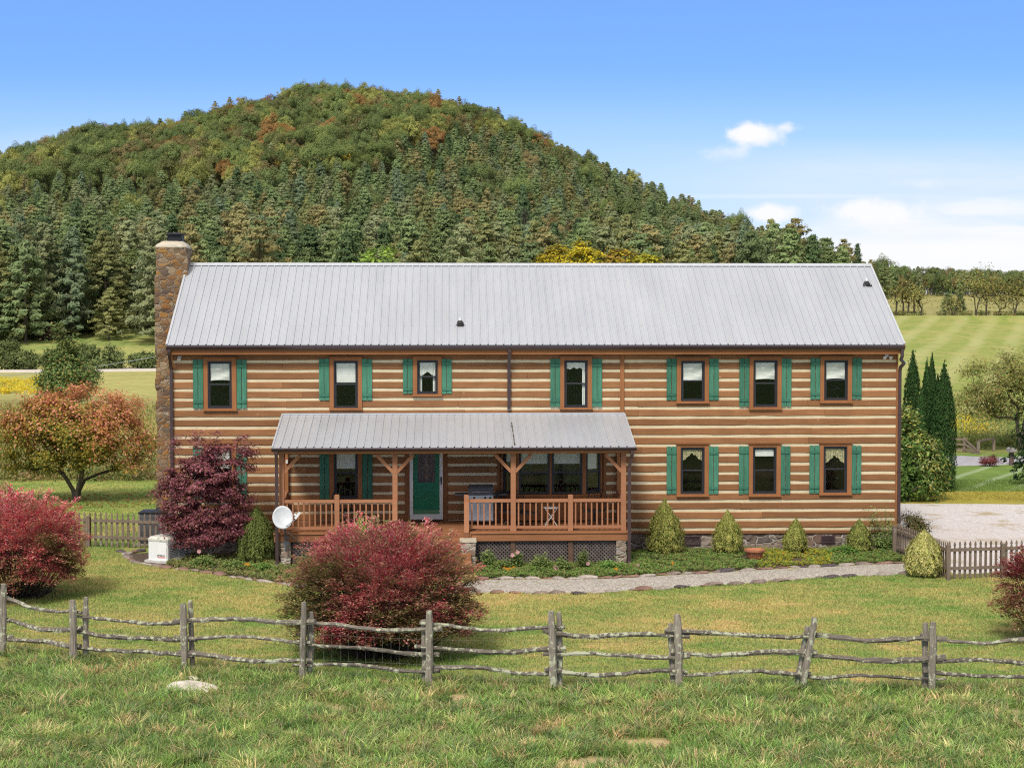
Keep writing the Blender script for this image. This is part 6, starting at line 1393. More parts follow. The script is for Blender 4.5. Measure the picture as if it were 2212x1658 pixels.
cover(BED_L[2:], [L2W(-10.2, -.6), L2W(-7, -.6), L2W(-6.6, -2.6), L2W(-3, -2.6)], 11000, [(0.16, 0.20, 0.06), (0.22, 0.26, 0.08), (0.13, 0.16, 0.05), (0.3, 0.23, 0.10)], 'bed_ground_cover', 'green ground cover under the purple maple', .16)
# edging stones
M['fs'] = simple('fieldstone', (0.20, 0.15, 0.125), .85, var=.4, scale=7, bs=.5); M['fs2'] = simple('fieldstone_red', (0.24, 0.14, 0.105), .85, var=.35, scale=7, bs=.5); M['fs3'] = simple('fieldstone_pale', (0.33, 0.28, 0.24), .85, var=.3, scale=7, bs=.5); M['fs4'] = simple('fieldstone_dark', (0.10, 0.08, 0.08), .85, var=.4, scale=7, bs=.5)
def rock_mesh(name, sx, sy, sz, mat, seg=3):
    import bmesh
    b = bmesh.new(); bmesh.ops.create_icosphere(b, subdivisions=seg, radius=1); rr_ = random.Random(R.random()); ks = [Vector((rr_.gauss(0, 1), rr_.gauss(0, 1), rr_.gauss(0, 1))).normalized() for _ in range(9)]; th = [rr_.uniform(.62, .92) for _ in ks]
    for v in b.verts:
        p = v.co.copy()
        for k, t in zip(ks, th):
            dd_ = p.dot(k)
            if dd_ > t: p -= k * (dd_ - t) * .9
        p += Vector((rr_.gauss(0, .015), rr_.gauss(0, .015), rr_.gauss(0, .015))); v.co = Vector((p.x * sx, p.y * sy, p.z * sz))
    me = bpy.data.meshes.new(name); b.to_mesh(me); b.free(); me.attributes.new('tone', 'FLOAT', 'POINT').data.foreach_set('value', [R.uniform(.3, .8)] * len(me.vertices)); me.materials.append(mat); return me
stones = [(rock_mesh('stone', .25, .15, .065, M[m_]), m_) for m_ in ('fs', 'fs2', 'fs3', 'fs4', 'fs', 'fs2', 'fs3')]
SL = {'fs': 'brown', 'fs2': 'reddish', 'fs3': 'pale', 'fs4': 'dark grey'}
def edge(poly, where, step=.42, s=1.0, skip=0):
    p = np.array([(q[0], q[1]) for q in poly]); sl_ = np.r_[0, np.cumsum(np.linalg.norm(np.diff(p, axis=0), axis=1))]; t = skip
    while t < sl_[-1]:
        x, y = np.interp(t, sl_, p[:, 0]), np.interp(t, sl_, p[:, 1]); x2, y2 = np.interp(t + .2, sl_, p[:, 0]), np.interp(t + .2, sl_, p[:, 1]); me, m_ = stones[R.randrange(7)]; k = s * R.uniform(.5, 1.25)
        o = bpy.data.objects.new('edging_stone', me); COL.objects.link(o); o.location = (x, y + R.uniform(-.05, .05), tz(x, y) + .012); o.rotation_euler = (R.uniform(-.1, .1), R.uniform(-.1, .1), math.atan2(y2 - y, x2 - x) + R.uniform(-.3, .3)); o.scale = (k, k * R.uniform(.8, 1.1), k * R.uniform(.7, 1.2))
        tag(o, '%s fieldstone edging %s' % (SL[m_], where), 'stone', '%s stones edging %s' % (SL[m_], where)); t += step * k * R.uniform(.85, 1.2)
edge(BED_L[:7], 'the bed under the purple maple'); edge(PATH_TOP[1:6], 'the house side of the gravel path', .46); edge(PATH_BOT[1:7], 'the lawn side of the gravel path', .5, 1.1)
edge([G(275, 1196), G(300, 1190), G(318, 1186)], 'the corner behind the generator', .35)
# boulder and its neighbour in the pasture
g_ = ground_at(420, 1500)
o = bpy.data.objects.new('boulder', rock_mesh('boulder', .56, .30, .17, M['bl'] if 'bl' in M else M.setdefault('bl', simple('boulder_rock', (0.66, 0.58, 0.49), .85, var=.35, scale=3, stretch=(.6, 1, 3), bs=.6)), 4)); COL.objects.link(o); o.location = (g_.x, g_.y, g_.z + .08); o.rotation_euler = (.1, .08, -.12); tag(o, 'long pale flat boulder in the grass below the rail fence', 'boulder')
g_ = ground_at(417, 1477); o = bpy.data.objects.new('rock', rock_mesh('rock', .15, .13, .09, M['bl'], 3)); COL.objects.link(o); o.location = (g_.x, g_.y, g_.z + .07); tag(o, 'small lichen spotted rock behind the flat boulder', 'rock')
# ================================================================== FENCES
def picket_fence(root, a, b, n, h=1.04, posts=()):
    a = Vector(a); b = Vector(b); d_ = (b - a); L = d_.length; u = d_.normalized(); nrm = Vector((u.y, -u.x, 0)); base0 = Vector((root.location.x, root.location.y, 0))
    for zz in (.30, .80):
        m = MB(); q0 = a - base0 + nrm * .0; m.bar(q0 + Vector((0, 0, zz)), b - base0 + Vector((0, 0, zz)), .035, .085, tone=.6); m.build('rail', M['picket'], root)
    for i in range(n):
        p = a + d_ * ((i + .5) / n) - base0 - nrm * .03; hh = h + R.uniform(-.015, .015); w_ = .035; m = MB(); prof = [(-w_, .04), (w_, .04), (w_, hh - .17), (w_ * .45, hh - .14), (w_ * 1.0, hh - .09), (w_ * .55, hh - .03), (0, hh), (-w_ * .55, hh - .03), (-w_ * 1.0, hh - .09), (-w_ * .45, hh - .14), (-w_, hh - .17)]
        m.loft([[tuple(p + u * x_ + nrm * o_ + Vector((0, 0, z_))) for x_, z_ in prof] for o_ in (-.009, .009)], R.uniform(.25, .9)); recalc(m.build('picket', M['picket'], root))
    for t in posts:
        p = a + d_ * t - base0 + nrm * .06; m = MB(); m.box(p.x - .05, p.x + .05, p.y - .05, p.y + .05, -.1, .92, .5); m.box(p.x - .06, p.x + .06, p.y - .06, p.y + .06, .92, .94, .7); m.build('post', M['picket'], root)
A = G(1934, 1197); B = G(2046, 1249, -.05); Cc = G(2420, 1237, -.05)
rt = empty('picket_fence', (B.x, B.y, tz(B.x, B.y)), 0, 'weathered picket fence turning a corner beside the golden shrub and gravel drive', 'fence')
picket_fence(rt, (A.x, A.y, 0), (B.x, B.y, 0), 29, 1.0, (.02, .5)); picket_fence(rt, (B.x, B.y, 0), (Cc.x, Cc.y, 0), 34, 1.02, (.0, .31, .62, .95))
A = G(366, 1186); B = G(60, 1176)
rt = empty('picket_fence', (A.x, A.y, 0), 0, 'weathered picket fence in front of the air conditioner and side lawn', 'fence'); picket_fence(rt, (B.x, B.y, 0), (A.x, A.y, 0), 26, 1.05, (.02, .44, .98))
# split rail fence
POSTS = [(-160, 1395, 1238, 36.2, 0), (5, 1411, 1260, 35.5, 0), (160, 1444, 1295, 34.8, 1), (400, 1455, 1303, 34.0, 1), (652, 1475, 1300, 33.0, 1), (927, 1493, 1318, 32.5, 1), (1197, 1501, 1319, 32.3, 1), (1468, 1503, 1326, 32.2, 1), (1730, 1499, 1333, 32.2, 1), (2013, 1513, 1343, 32.0, 1), (2292, 1520, 1350, 31.9, 1)]
LEAN = {1730: .18, 927: -.0, 1197: -.04, 1468: -.03, 160: -.01, 400: -.02}
rp = []
for px_, bb, tt, dd, dbl in POSTS:
    y = dd + CAMY; x = WY(px_, bb, y).x; z = tz(x, y); rp.append((x, y, z, WY(px_, tt, y).z - z, dbl, px_))
F0 = rp[5]; rt = empty('split_rail_fence', (F0[0], F0[1], F0[2]), 0, 'old split rail fence of grey lichen covered rails across the front lawn', 'fence')
O = Vector(F0[:3])
def old_post(x, y, z, h, lean, r=.07, w=1.0):
    m = MB(); n = 9; pts_ = [(x + lean * h * t + R.uniform(-.006, .006), y + R.uniform(-.006, .006), z - .15 + (h + .15) * t) for t in np.linspace(0, 1, n)]
    m.tube([Vector(p) - O for p in pts_], [r * w * R.uniform(.92, 1.08) for _ in range(n - 1)] + [r * .8 * w], 7, R.uniform(.35, .8), jit=.12, squash=.85); recalc(m.build('fence_post', M['post_old'], rt))
for x, y, z, h, dbl, px_ in rp:
    ln = LEAN.get(px_, R.uniform(-.03, .03)); old_post(x, y, z, h, ln, .076)
    if dbl:
        dx = .12 if px_ in (160, 400, 652, 1197) else -.09; dx = .185 if px_ == 160 else dx; old_post(x + dx, y + .21, z, h * (1.02 if px_ in (160, 400) else .96 if px_ in (1197, 2013) else .86), ln + R.uniform(-.03, .03), .064)
def old_rail(a, b, sag, r, k):
    a = Vector(a); b = Vector(b); n = 15; m = MB(); ph = R.uniform(0, 6.28); am = R.uniform(.015, .055); d_ = (b - a).normalized(); q0 = a - d_ * R.uniform(.12, .3); q1 = b + d_ * R.uniform(.12, .3); P = []
    for i in range(n): t = i / (n - 1); p = q0.lerp(q1, t); P.append(p + Vector((0, R.uniform(-.012, .012), -sag * 4 * t * (1 - t) + am * math.sin(t * 7 + ph) + R.uniform(-.013, .013))) - O)
    rad = [r * (1.12 - .34 * (i / (n - 1)) if k else .78 + .34 * (i / (n - 1))) * R.uniform(.88, 1.12) for i in range(n)]; m.tube(P, rad, 7, R.uniform(.2, .85), squash=.95, jit=.16); recalc(m.build('fence_rail', M['rail_old'], rt))
for i in range(len(rp) - 1):
    x0, y0, z0, h0, d0, p0 = rp[i]; x1, y1, z1, h1, d1, p1 = rp[i + 1]; xa = x0 + (.15 if d0 and p0 == 160 else .0)
    for j, (f_, sg_) in enumerate(((.755, .06), (.495, .055), (.245, .05))):
        of = (.035 if i % 2 else -.03); yo = .10
        lean0 = LEAN.get(p0, 0) * h0 * f_; lean1 = LEAN.get(p1, 0) * h1 * f_
        old_rail((xa + lean0, y0 + yo, z0 + h0 * f_ + of * (1 if j != 1 else .4) + R.uniform(-.03, .03)), (x1 + lean1, y1 + yo, z1 + h1 * f_ + of * .6 + R.uniform(-.03, .03)), sg_ * R.uniform(.2, 1.5), R.uniform(.040, .060), R.random() < .5)
m = MB()
for i in range(len(rp) - 1):
    x0, y0, z0, h0 = rp[i][:4]; x1, y1, z1, h1 = rp[i + 1][:4]; nw_ = 15
    for j in range(nw_): t = (j + .5) / nw_; x, y, z = x0 + (x1 - x0) * t, y0 + (y1 - y0) * t - .0, z0 + (z1 - z0) * t; m.bar(Vector((x, y + .15, z)) - O, Vector((x, y + .15, z + 1.12)) - O, .003, .003)
    for zz in (.2, .45, .7, .95, 1.12): m.bar(Vector((x0, y0 + .15, z0 + zz)) - O, Vector((x1, y1 + .15, z1 + zz)) - O, .003, .003)
m.build('wire_mesh', M['wire'], rt)
# far rail fence beside the road, mailbox, red shrub, cable
def fp(px_, py_, y): x = WY(px_, py_, y).x; return Vector((x, y, 0))
rt = empty('roadside_fence', fp(2083, 980, 36.5), 0, 'grey wooden rail fence beyond the road with one bay falling down', 'fence'); O = rt.location.copy()
fpts = [fp(2000, 980, 36.5), fp(2041, 980, 36.5), fp(2083, 980, 36.2), fp(2113, 983, 35.2), fp(2146, 980, 37)]
for i, p in enumerate(fpts): m = MB(); m.box(p.x - O.x - .07, p.x - O.x + .07, p.y - O.y - .07, p.y - O.y + .07, 0, .75 if i < 3 else .62, .8); m.build('post', M['picket'], rt)
for i in range(len(fpts) - 1):
    for k, zz in enumerate((.15, .40, .66)):
        b_ = zz if i != 2 else zz * .15; e_ = Vector((0, 0, b_)); 
        if i == 3 and k < 2: continue
        m = MB(); m.bar(fpts[i] - O + Vector((0, -.08, zz)), fpts[i + 1] - O + Vector((0, -.08, b_ if i != 3 else zz)), .04, .10, tone=.7); m.build('rail', M['picket'], rt)
p = fp(2185, 1006, 28.6); mb_ = empty('mailbox', (p.x, p.y, 0), 0, 'brown roadside mailbox on a thick post at the edge of the striped lawn', 'mailbox')
m = MB(); m.box(-.09, .09, -.09, .09, 0, .62, .4); m.build('post', simple('mailbox_wood', (0.16, 0.10, 0.10), .8), mb_); m = MB(); m.loft([[(w_ * math.cos(a), y_, .64 + (.0 if k in (0, 8) else .10) + .10 * math.sin(a)) for k, a in enumerate(np.linspace(0, math.pi, 9))] for y_ in (-.28, .28) for w_ in (.17,)]); m.build('box', simple('mailbox_shell', (0.30, 0.26, 0.25), .6), mb_)
m = MB(); m.box(-.12, .12, -.25, .25, .62, .645); m.build('shelf', M['picket'], mb_)
b = G(2137, 1006); clump_tree('red_shrub', 'small dark red shrub beside the road', 'shrub', (b.x, b.y, 0), [(0, 0, .25, .45, .35, .22)], 40, 50, .07, .04, [(0.24, 0.06, 0.07), (0.30, 0.12, 0.10)], .15, .03, 3, .2)
# hedges by the dirt road
HG = 'round hedges along the dirt road'
for px_, bot, top, w_, d_, lab in [(45, 812, 757, 100, 212, 'wide round green hedge bush nearest the photo edge by the dirt road'), (10, 775, 728, 70, 232, 'grey green bush behind the wide hedge bush at the photo edge'), (228, 795, 744, 88, 214, 'rounded green hedge bush below the wide olive brown pine'), (308, 790, 757, 62, 216, 'low rounded bush beside the chimney along the dirt road'), (185, 770, 738, 46, 226, 'small grey green bush behind the leafy green tree'), (120, 790, 748, 50, 218, 'dull green bush between two hedge bushes'), (110, 745, 700, 60, 250, 'reddish brown bush at the foot of the pines')]:
    y = d_ + CAMY; x = WY(px_, bot, y).x; z = tz(x, y); k = d_ / F; hh = WY(px_, top, y).z - z; r = w_ / 2 * k
    clump_tree('hedge_bush', lab, 'bush', (x, y, z), [(0, 0, hh * .45, r * .9, r * .7, hh * .5), (-r * .5, 0, hh * .4, r * .5, r * .5, hh * .4), (r * .5, 0, hh * .42, r * .5, r * .5, hh * .42)], 90, 45, .34, .2, [(0.17, 0.21, 0.08), (0.23, 0.26, 0.10), (0.12, 0.16, 0.06)] if 'reddish' not in lab else [(0.17, 0.10, 0.07), (0.12, 0.09, 0.06)], .5, .12, 3, .2, group=HG)
m = MB(); a = WY(-40, 812, 60); b_ = WY(420, 752, 60); m.tube([a.lerp(b_, t) - Vector((0, 0, .35 * 4 * t * (1 - t))) for t in np.linspace(0, 1, 14)], .018, 5); tag(m.build('utility_cable', simple('cable', (0.35, 0.38, 0.38), .6)), 'thin utility cable hanging across the meadow behind the chimney', 'cable')
# ================================================================== GRASS
def blades(name, lab, X_, Y_, h, w_, C, lean=.5, dirs=None, segs=2, z=None, spread=None):
    n = len(X_); Z_ = terrain(X_, Y_) if z is None else z; a = RNG.uniform(0, 6.28, n) if dirs is None else dirs; L = h * RNG.uniform(.55, 1.25, n); le = lean * RNG.uniform(.2, 1.3, n)
    dx, dy = np.cos(a), np.sin(a); f = RNG.uniform(0, math.pi, n); bx, by = np.cos(f) * w_ / 2, np.sin(f) * w_ / 2
    def row(t, wk): return np.stack([np.stack([X_ + dx * le * L * t * t - bx * wk, Y_ + dy * le * L * t * t - by * wk, Z_ + L * (t - .35 * le * t * t)], 1), np.stack([X_ + dx * le * L * t * t + bx * wk, Y_ + dy * le * L * t * t + by * wk, Z_ + L * (t - .35 * le * t * t)], 1)], 1)
    rows_ = [row(0, 1), row(.55, .85), row(1, .15)] if segs == 2 else [row(0, 1), row(1, .2)]; V = np.stack(rows_, 1).reshape(-1, 3); k = len(rows_) * 2; b0 = np.arange(n)[:, None] * k
    Q = np.concatenate([b0 + [0, 1, 3, 2]] + ([b0 + [2, 3, 5, 4]] if segs == 2 else []), 0); o = qmesh(name, V, Q, np.repeat(C, k, 0), [M['grass']]); return tag(o, lab, 'grass', kind='stuff')
# rough pasture in front of and under the rail fence
def fence_y(x): return np.interp(x, [q[0] for q in rp], [q[1] for q in rp])
nC = 6400; uy = RNG.random(nC); yy = CAMY + 25.5 + (uy) * 8.3; xx = RNG.uniform(-.33, .33, nC) * (yy - CAMY)
m_ = yy < fence_y(xx) + .5 + RNG.normal(0, .25, nC); extra = (RNG.random(nC) < .35); xx, yy = xx[m_], yy[m_]; nC = len(xx)
# leftwards the fence is farther away: fill the gap
n2 = 1500; x2 = RNG.uniform(-13.5, -3.5, n2); y2 = fence_y(x2) + RNG.uniform(-3.2, .45, n2); xx = np.r_[xx, x2]; yy = np.r_[yy, y2]; nC = len(xx)
den = snoise(xx, yy, 1.1, 2); keep = (den > -.46 + RNG.normal(0, .05, nC)); xx, yy, den = xx[keep], yy[keep], den[keep]; nC = len(xx); per = 34
hC = RNG.uniform(.10, .27, nC) * (1 + .5 * np.clip(den, 0, 1)); ca = RNG.uniform(0, 6.28, nC)
cg = pal([(0.276, 0.420, 0.108), (0.372, 0.516, 0.144), (0.180, 0.300, 0.096), (0.516, 0.600, 0.204), (0.300, 0.396, 0.180), (0.792, 0.648, 0.312), (0.672, 0.492, 0.252)], nC, .30, [.24, .22, .16, .14, .10, .08, .06])
XB = np.repeat(xx, per) + RNG.normal(0, .085, nC * per); YB = np.repeat(yy, per) + RNG.normal(0, .085, nC * per); dirs = np.arctan2(YB - np.repeat(yy, per), XB - np.repeat(xx, per)) + RNG.normal(0, .5, nC * per)
dirs = np.where(RNG.random(nC * per) < .35, np.repeat(ca, per), dirs)
CB = np.repeat(cg, per, 0) * RNG.uniform(.72, 1.35, (nC * per, 1)) * (1 + .25 * np.clip(np.repeat(den, per), -.6, .6))[:, None]; dry = RNG.random(nC * per) < .10; CB[dry] = pal([(0.60, 0.50, 0.30), (0.50, 0.38, 0.2)], dry.sum())
blades('pasture_grass', 'long tufted green grass of the pasture in front of the rail fence', XB, YB, np.repeat(hC, per), .021, CB, 1.0, dirs)
# short lawn
n = 330000; yy = CAMY + np.sqrt(RNG.uniform(31.5 ** 2, 50 ** 2, n)); xx = RNG.uniform(-.325, .325, n) * (yy - CAMY)
pt = np.interp(xx, [q[0] for q in PATH_TOP], [q[1] for q in PATH_TOP]); pb = np.interp(xx, [q[0] for q in PATH_BOT], [q[1] for q in PATH_BOT]); bl = np.interp(xx, [q[0] for q in BED_L], [q[1] for q in BED_L])
fl_px = WY(2046, 1249, -4.3).x
ok = (yy > fence_y(xx) - .2) & (((xx > PATH_TOP[0][0]) & (xx < fl_px + .1) & (yy < pb - .03)) | ((xx <= PATH_TOP[0][0]) & (xx > BED_L[0][0]) & (yy < bl - .03)) | (xx < BED_L[0][0]) & (yy < 12) | (xx >= fl_px) & (yy < -4.6))
xx, yy = xx[ok], yy[ok]; C = ground_tone(xx, yy) * RNG.uniform(.9, 1.9, (len(xx), 1)) * RNG.uniform(.92, 1.08, (len(xx), 3)); gr = (RNG.random(len(xx)) < .25 + .35 * (snoise(xx, yy, 2.3, 2) > .35)); C[gr] = C[gr] * [.62, .92, .62]
blades('lawn_grass', 'short patchy green and straw coloured lawn grass', xx, yy, np.full(len(xx), .055), .02, C, .9, segs=1)
# side and back lawns
n = 60000; yy = CAMY + RNG.uniform(50, 71, n); left_ = RNG.random(n) < .55; uu = np.where(left_, RNG.uniform(-.33, -.205, n), RNG.uniform(.225, .33, n)); xx = uu * (yy - CAMY); ok = left_ | (yy > 13.5); xx, yy = xx[ok], yy[ok]
blades('side_lawn_grass', 'mown side lawn grass beside and behind the house', xx, yy, np.full(len(xx), .055), .03, ground_tone(xx, yy) * RNG.uniform(.75, 1.4, (len(xx), 1)), .9, segs=1)
# tall grass along the far side of the left lawn, goldenrod, roadside brush
def tall(name, lab, n, u0, u1, d0, d1, h, w_, cols, ls=1):
    dd = RNG.uniform(d0, d1, n); xx = RNG.uniform(u0, u1, n) * dd; yy = dd + CAMY; k = 1 + .35 * snoise(xx, yy, .9, 1); blades(name, lab, xx, yy, h * k, w_, pal(cols, n, .3), .6, segs=1)
WD = [(0.36, 0.27, 0.11), (0.42, 0.36, 0.13), (0.20, 0.26, 0.08), (0.26, 0.30, 0.09), (0.30, 0.20, 0.10), (0.16, 0.2, 0.07)]
def brush(name, lab, n, u0, u1, d0, d1, h, L, cols, seed=0):
    nc = n // 60; dc = RNG.uniform(d0, d1, nc); xc = RNG.uniform(u0, u1, nc) * dc; yc = dc + CAMY; hc = h * np.clip(.65 + .55 * snoise(xc, yc, .7, seed) + RNG.normal(0, .15, nc), .15, 1.5); wc = RNG.uniform(.25, .6, nc)
    cc = pal(cols, nc, .15); i_ = np.repeat(np.arange(nc), 60); t = RNG.random(nc * 60) ** .7; X_ = xc[i_] + RNG.normal(0, 1, nc * 60) * wc[i_] * (.4 + .6 * t); Y_ = yc[i_] + RNG.normal(0, .4, nc * 60)
    P = np.stack([X_, Y_, terrain(X_, Y_) + t * hc[i_]], 1); F_ = Foliage(); F_.leaves(P, np.tile([0, -.4, .9], (len(P), 1)) + RNG.normal(0, .4, (len(P), 3)), np.full(len(P), L), np.full(len(P), L * .38), cc[i_] * RNG.uniform(.75, 1.3, (len(P), 1)), RNG.normal(0, 1, (len(P), 3)) + [0, 0, .8]); tag(F_.mesh(name, [M['leaf']]), lab, 'weeds', kind='stuff')
brush('tall_weeds', 'tangled brown and yellow weeds behind the side lawn', 60000, -.34, -.19, 70.5, 84, .8, .16, WD)
tall('meadow_grass', 'yellowing meadow grass behind the side lawn', 16000, -.34, -.17, 80, 130, .16, .12, [(0.46, 0.41, 0.14), (0.40, 0.39, 0.13), (0.52, 0.44, 0.17), (0.32, 0.34, 0.10)])
brush('goldenrod', 'patch of yellow goldenrod in the far meadow', 9000, -.34, -.275, 150, 180, .7, .25, [(0.62, 0.46, 0.04), (0.52, 0.42, 0.05), (0.40, 0.36, 0.06)])
brush('roadside_brush', 'tangled green and yellow brush beyond the road', 50000, .24, .34, 87.5, 106, .9, .17, [(0.24, 0.30, 0.09), (0.34, 0.38, 0.12), (0.18, 0.24, 0.07), (0.42, 0.37, 0.14)], 2)
brush('goldenrod', 'yellow goldenrod blooming beside the arborvitae beyond the road', 3000, .255, .285, 88, 100, 1.5, .12, [(0.70, 0.50, 0.03), (0.60, 0.45, 0.04), (0.3, 0.32, 0.07)], 1)
brush('crest_brush', 'low brown and green brush under the thin trees on the pasture crest', 6000, .225, .33, 261, 270, 1.1, .35, [(0.36, 0.31, 0.13), (0.40, 0.38, 0.14), (0.27, 0.29, 0.10)], 3)
n = 900; a = RNG.uniform(0, 6.28, n); r = 3.2 * np.sqrt(RNG.random(n)); P = np.stack([G(166, 1083).x + 1 + r * np.cos(a), G(166, 1083).y + r * np.sin(a) * .8, np.full(n, .06)], 1)
F_ = Foliage(); F_.leaves(P, np.tile([0, 0, 1.0], (n, 1)), np.full(n, .10), np.full(n, .07), pal([(0.36, 0.19, 0.08), (0.42, 0.30, 0.08), (0.25, 0.12, 0.06)], n)); tag(F_.mesh('fallen_leaves', [M['leaf']]), 'brown fallen leaves scattered under the orange tree', 'leaves', kind='stuff')
# ------------------------------------------------------------------ camera, light, sky
cam = bpy.data.cameras.new('camera'); co = bpy.data.objects.new('camera', cam); COL.objects.link(co)
co.location = (0, CAMY, CAMZ); co.rotation_euler = (math.radians(90) - PITCH, 0, 0)
cam.sensor_width = 36; cam.lens = 36 * F / 2212.0; cam.clip_end = 6000; SC.camera = co
SUN_EL, SUN_AZ = math.radians(50), math.radians(200)     # azimuth clockwise from +Y
sd = bpy.data.lights.new('sun', 'SUN'); sd.energy = SUNE = 2.1; sd.angle = math.radians(14); sd.color = (1.0, 0.955, 0.88)
so = bpy.data.objects.new('sun', sd); COL.objects.link(so)
sv = Vector((math.sin(SUN_AZ) * math.cos(SUN_EL), math.cos(SUN_AZ) * math.cos(SUN_EL), math.sin(SUN_EL)))
so.rotation_euler = sv.to_track_quat('Z', 'Y').to_euler(); so.location = (0, 0, 60)
def world():
    w = bpy.data.worlds.new('World'); SC.world = w; w.use_nodes = True; nt = w.node_tree; nt.nodes.clear()
    t = NT.__new__(NT); t.t = nt; t.m = None
    out = nt.nodes.new('ShaderNodeOutputWorld'); bg = nt.nodes.new('ShaderNodeBackground'); nt.links.new(bg.outputs[0], out.inputs[0])
    bg.inputs[1].default_value = 0.1
    tc = t.n('ShaderNodeTexCoord'); d = tc.outputs['Generated']
    sky = t.n('ShaderNodeTexSky', sky_type='NISHITA'); sky.sun_disc = False
    sky.sun_elevation = SUN_EL; sky.sun_rotation = SUN_AZ; sky.air_density = 1.0; sky.dust_density = 0.6; sky.ozone_density = 2.5
    sep = t.n('ShaderNodeSeparateXYZ'); t.l(d, sep.inputs[0])
    u = t.math('DIVIDE', sep.outputs[0], t.math('MAXIMUM', sep.outputs[1], 0.05)); v = t.math('DIVIDE', sep.outputs[2], t.math('MAXIMUM', sep.outputs[1], 0.05))
    # deeper blue low in the sky, as in clear mountain air: look the sky up at a higher elevation
    zz = t.math('ADD', t.math('MULTIPLY', t.math('MAXIMUM', sep.outputs[2], 0.0), 2.2), 0.16)
    cb = t.n('ShaderNodeCombineXYZ'); t.l(sep.outputs[0], cb.inputs[0]); t.l(sep.outputs[1], cb.inputs[1]); t.l(zz, cb.inputs[2])
    nrm = t.n('ShaderNodeVectorMath', operation='NORMALIZE'); t.l(cb.outputs[0], nrm.inputs[0]); t.l(nrm.outputs[0], sky.inputs[0])
    c = sky.outputs[0]
    c = t.mix(1.0, c, SKYTINT, 'MULTIPLY')
    uv = t.n('ShaderNodeCombineXYZ'); t.l(u, uv.inputs[0]); t.l(v, uv.inputs[1])
    n1 = t.noise(uv.outputs[0], 60, 7, 0.6); n2 = t.noise(uv.outputs[0], 22, 6, 0.6)
    mp = t.n('ShaderNodeMapping'); mp.inputs['Scale'].default_value = (1, 5, 1); t.l(uv.outputs[0], mp.inputs[0])
    n3 = t.noise(mp.outputs[0], 14, 7, 0.6)
    def blob(px, py, rx, ry, soft=0.45, edge=0.9, nz=None):
        uu = (px - CX) / F; vv = (HZ - py) / F
        a = t.math('DIVIDE', t.math('SUBTRACT', u, uu), rx / F); b = t.math('DIVIDE', t.math('SUBTRACT', v, vv), ry / F)
        r = t.math('SQRT', t.math('ADD', t.math('MULTIPLY', a, a), t.math('MULTIPLY', b, b)))
        r = t.math('ADD', r, t.math('MULTIPLY', t.math('SUBTRACT', nz or n1, 0.5), edge * 2))
        mr = t.n('ShaderNodeMapRange', interpolation_type='SMOOTHSTEP'); mr.inputs[1].default_value = 1 + soft / 2; mr.inputs[2].default_value = 1 - soft; mr.inputs[3].default_value = 0; mr.inputs[4].default_value = 1
        t.l(r, mr.inputs[0]); return mr.outputs[0]
    def over(c, m, col, k): return t.mix(t.math('MULTIPLY', m, k), c, col)
    # broken cloud added out of view, overhead and behind, to soften and whiten the light
    oc = t.n('ShaderNodeMapRange', interpolation_type='SMOOTHSTEP'); oc.inputs[1].default_value = 0.30; oc.inputs[2].default_value = 0.75; t.l(sep.outputs[2], oc.inputs[0])
    n0 = t.noise(d, 3.0, 5, 0.6); on = t.n('ShaderNodeMapRange'); on.inputs[1].default_value = 0.30; on.inputs[2].default_value = 0.55; on.inputs[3].default_value = 0.7; t.l(n0, on.inputs[0])
    bk = t.n('ShaderNodeMapRange', interpolation_type='SMOOTHSTEP'); bk.inputs[1].default_value = 0.15; bk.inputs[2].default_value = -0.35; t.l(sep.outputs[1], bk.inputs[0])
    be = t.n('ShaderNodeMapRange', interpolation_type='SMOOTHSTEP'); be.inputs[1].default_value = 0.02; be.inputs[2].default_value = 0.22; t.l(sep.outputs[2], be.inputs[0])
    cm = t.math('MAXIMUM', oc.outputs[0], t.math('MULTIPLY', bk.outputs[0], be.outputs[0]))
    c = t.mix(t.math('MULTIPLY', cm, on.outputs[0]), c, (5.0, 4.75, 4.35))
    WH = (6.2, 6.2, 6.3)
    # thin veil to the right and low
    el = t.n('ShaderNodeMapRange', interpolation_type='SMOOTHSTEP'); el.inputs[1].default_value = (HZ - 290) / F; el.inputs[2].default_value = (HZ - 400) / F; t.l(v, el.inputs[0])
    rr = t.n('ShaderNodeMapRange', interpolation_type='SMOOTHSTEP'); rr.inputs[1].default_value = (1150 - CX) / F; rr.inputs[2].default_value = (1950 - CX) / F; t.l(u, rr.inputs[0])
    fr = t.n('ShaderNodeMapRange'); fr.inputs[1].default_value = 0.0; fr.inputs[2].default_value = 0.1; t.l(sep.outputs[1], fr.inputs[0])
    veil = t.math('MULTIPLY', t.math('MULTIPLY', el.outputs[0], rr.outputs[0]), fr.outputs[0])
    vn = t.n('ShaderNodeMapRange'); vn.inputs[1].default_value = 0.35; vn.inputs[2].default_value = 0.62; vn.inputs[3].default_value = 0.65; t.l(n3, vn.inputs[0])
    c = over(c, t.math('MULTIPLY', veil, vn.outputs[0]), WH, 0.95)
    lb = t.n('ShaderNodeMapRange', interpolation_type='SMOOTHSTEP'); lb.inputs[1].default_value = (HZ - 130) / F; lb.inputs[2].default_value = (HZ - 430) / F; t.l(v, lb.inputs[0])
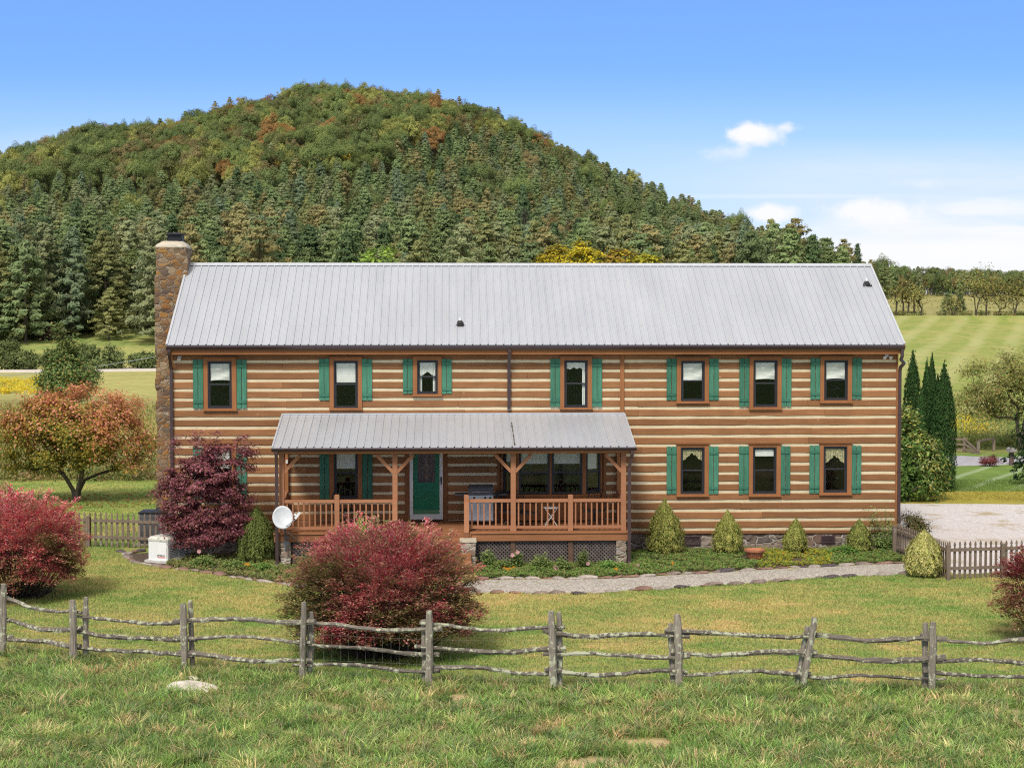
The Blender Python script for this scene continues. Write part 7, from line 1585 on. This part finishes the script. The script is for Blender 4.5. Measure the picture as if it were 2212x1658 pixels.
    c = over(c, t.math('MULTIPLY', lb.outputs[0], fr.outputs[0]), (3.9, 5.0, 6.2), 0.72)
    lo = t.n('ShaderNodeMapRange', interpolation_type='SMOOTHSTEP'); lo.inputs[1].default_value = (HZ - 455) / F; lo.inputs[2].default_value = (HZ - 545) / F; t.l(v, lo.inputs[0])
    r2 = t.n('ShaderNodeMapRange', interpolation_type='SMOOTHSTEP'); r2.inputs[1].default_value = (1450 - CX) / F; r2.inputs[2].default_value = (1850 - CX) / F; t.l(u, r2.inputs[0])
    c = over(c, t.math('MULTIPLY', t.math('MULTIPLY', lo.outputs[0], r2.outputs[0]), fr.outputs[0]), WH, 0.85)
    for b in [(1625, 294, 62, 24, 0.75, 1.15, n1, 0.97), (1600, 290, 40, 14, 0.5, 1.0, n1, 0.8), (1688, 279, 30, 13, 0.9, 1.5, n1, 0.8), (1572, 330, 42, 15, 1.2, 1.9, n1, 0.5), (1664, 462, 60, 22, 0.5, 0.6, n1, 0.95),
              (1880, 458, 110, 26, 0.6, 0.9, n1, 0.92), (1960, 480, 150, 22, 0.9, 1.3, n3, 0.8), (2100, 452, 200, 26, 0.9, 1.7, n3, 0.75), (2130, 500, 230, 14, 0.9, 1.6, n3, 0.7), (2110, 540, 270, 34, 0.9, 1.2, n3, 0.85), (1850, 548, 170, 18, 0.9, 1.3, n3, 0.6), (1700, 425, 260, 5, 1.2, 1.0, n3, 0.35), (1985, 400, 60, 12, 1.0, 1.5, n1, 0.35), (150, 330, 220, 40, 1.2, 1.0, n3, 0.16)]:
        c = over(c, t.math('MULTIPLY', blob(*b[:6], b[6]), fr.outputs[0]), WH, b[7])
    nt.links.new(c, bg.inputs[0])
SKYTINT = (1.26, 1.60, 2.0)
world()
SC.view_settings.view_transform = 'Standard'; SC.view_settings.look = 'None'; SC.view_settings.exposure = 0.68; SC.view_settings.gamma = 1
SC.cycles.max_bounces = 6; SC.cycles.diffuse_bounces = 3; SC.cycles.transparent_max_bounces = 8; SC.cycles.glossy_bounces = 2
SC.cycles.use_denoising = False; SC.cycles.filter_width = 1.15
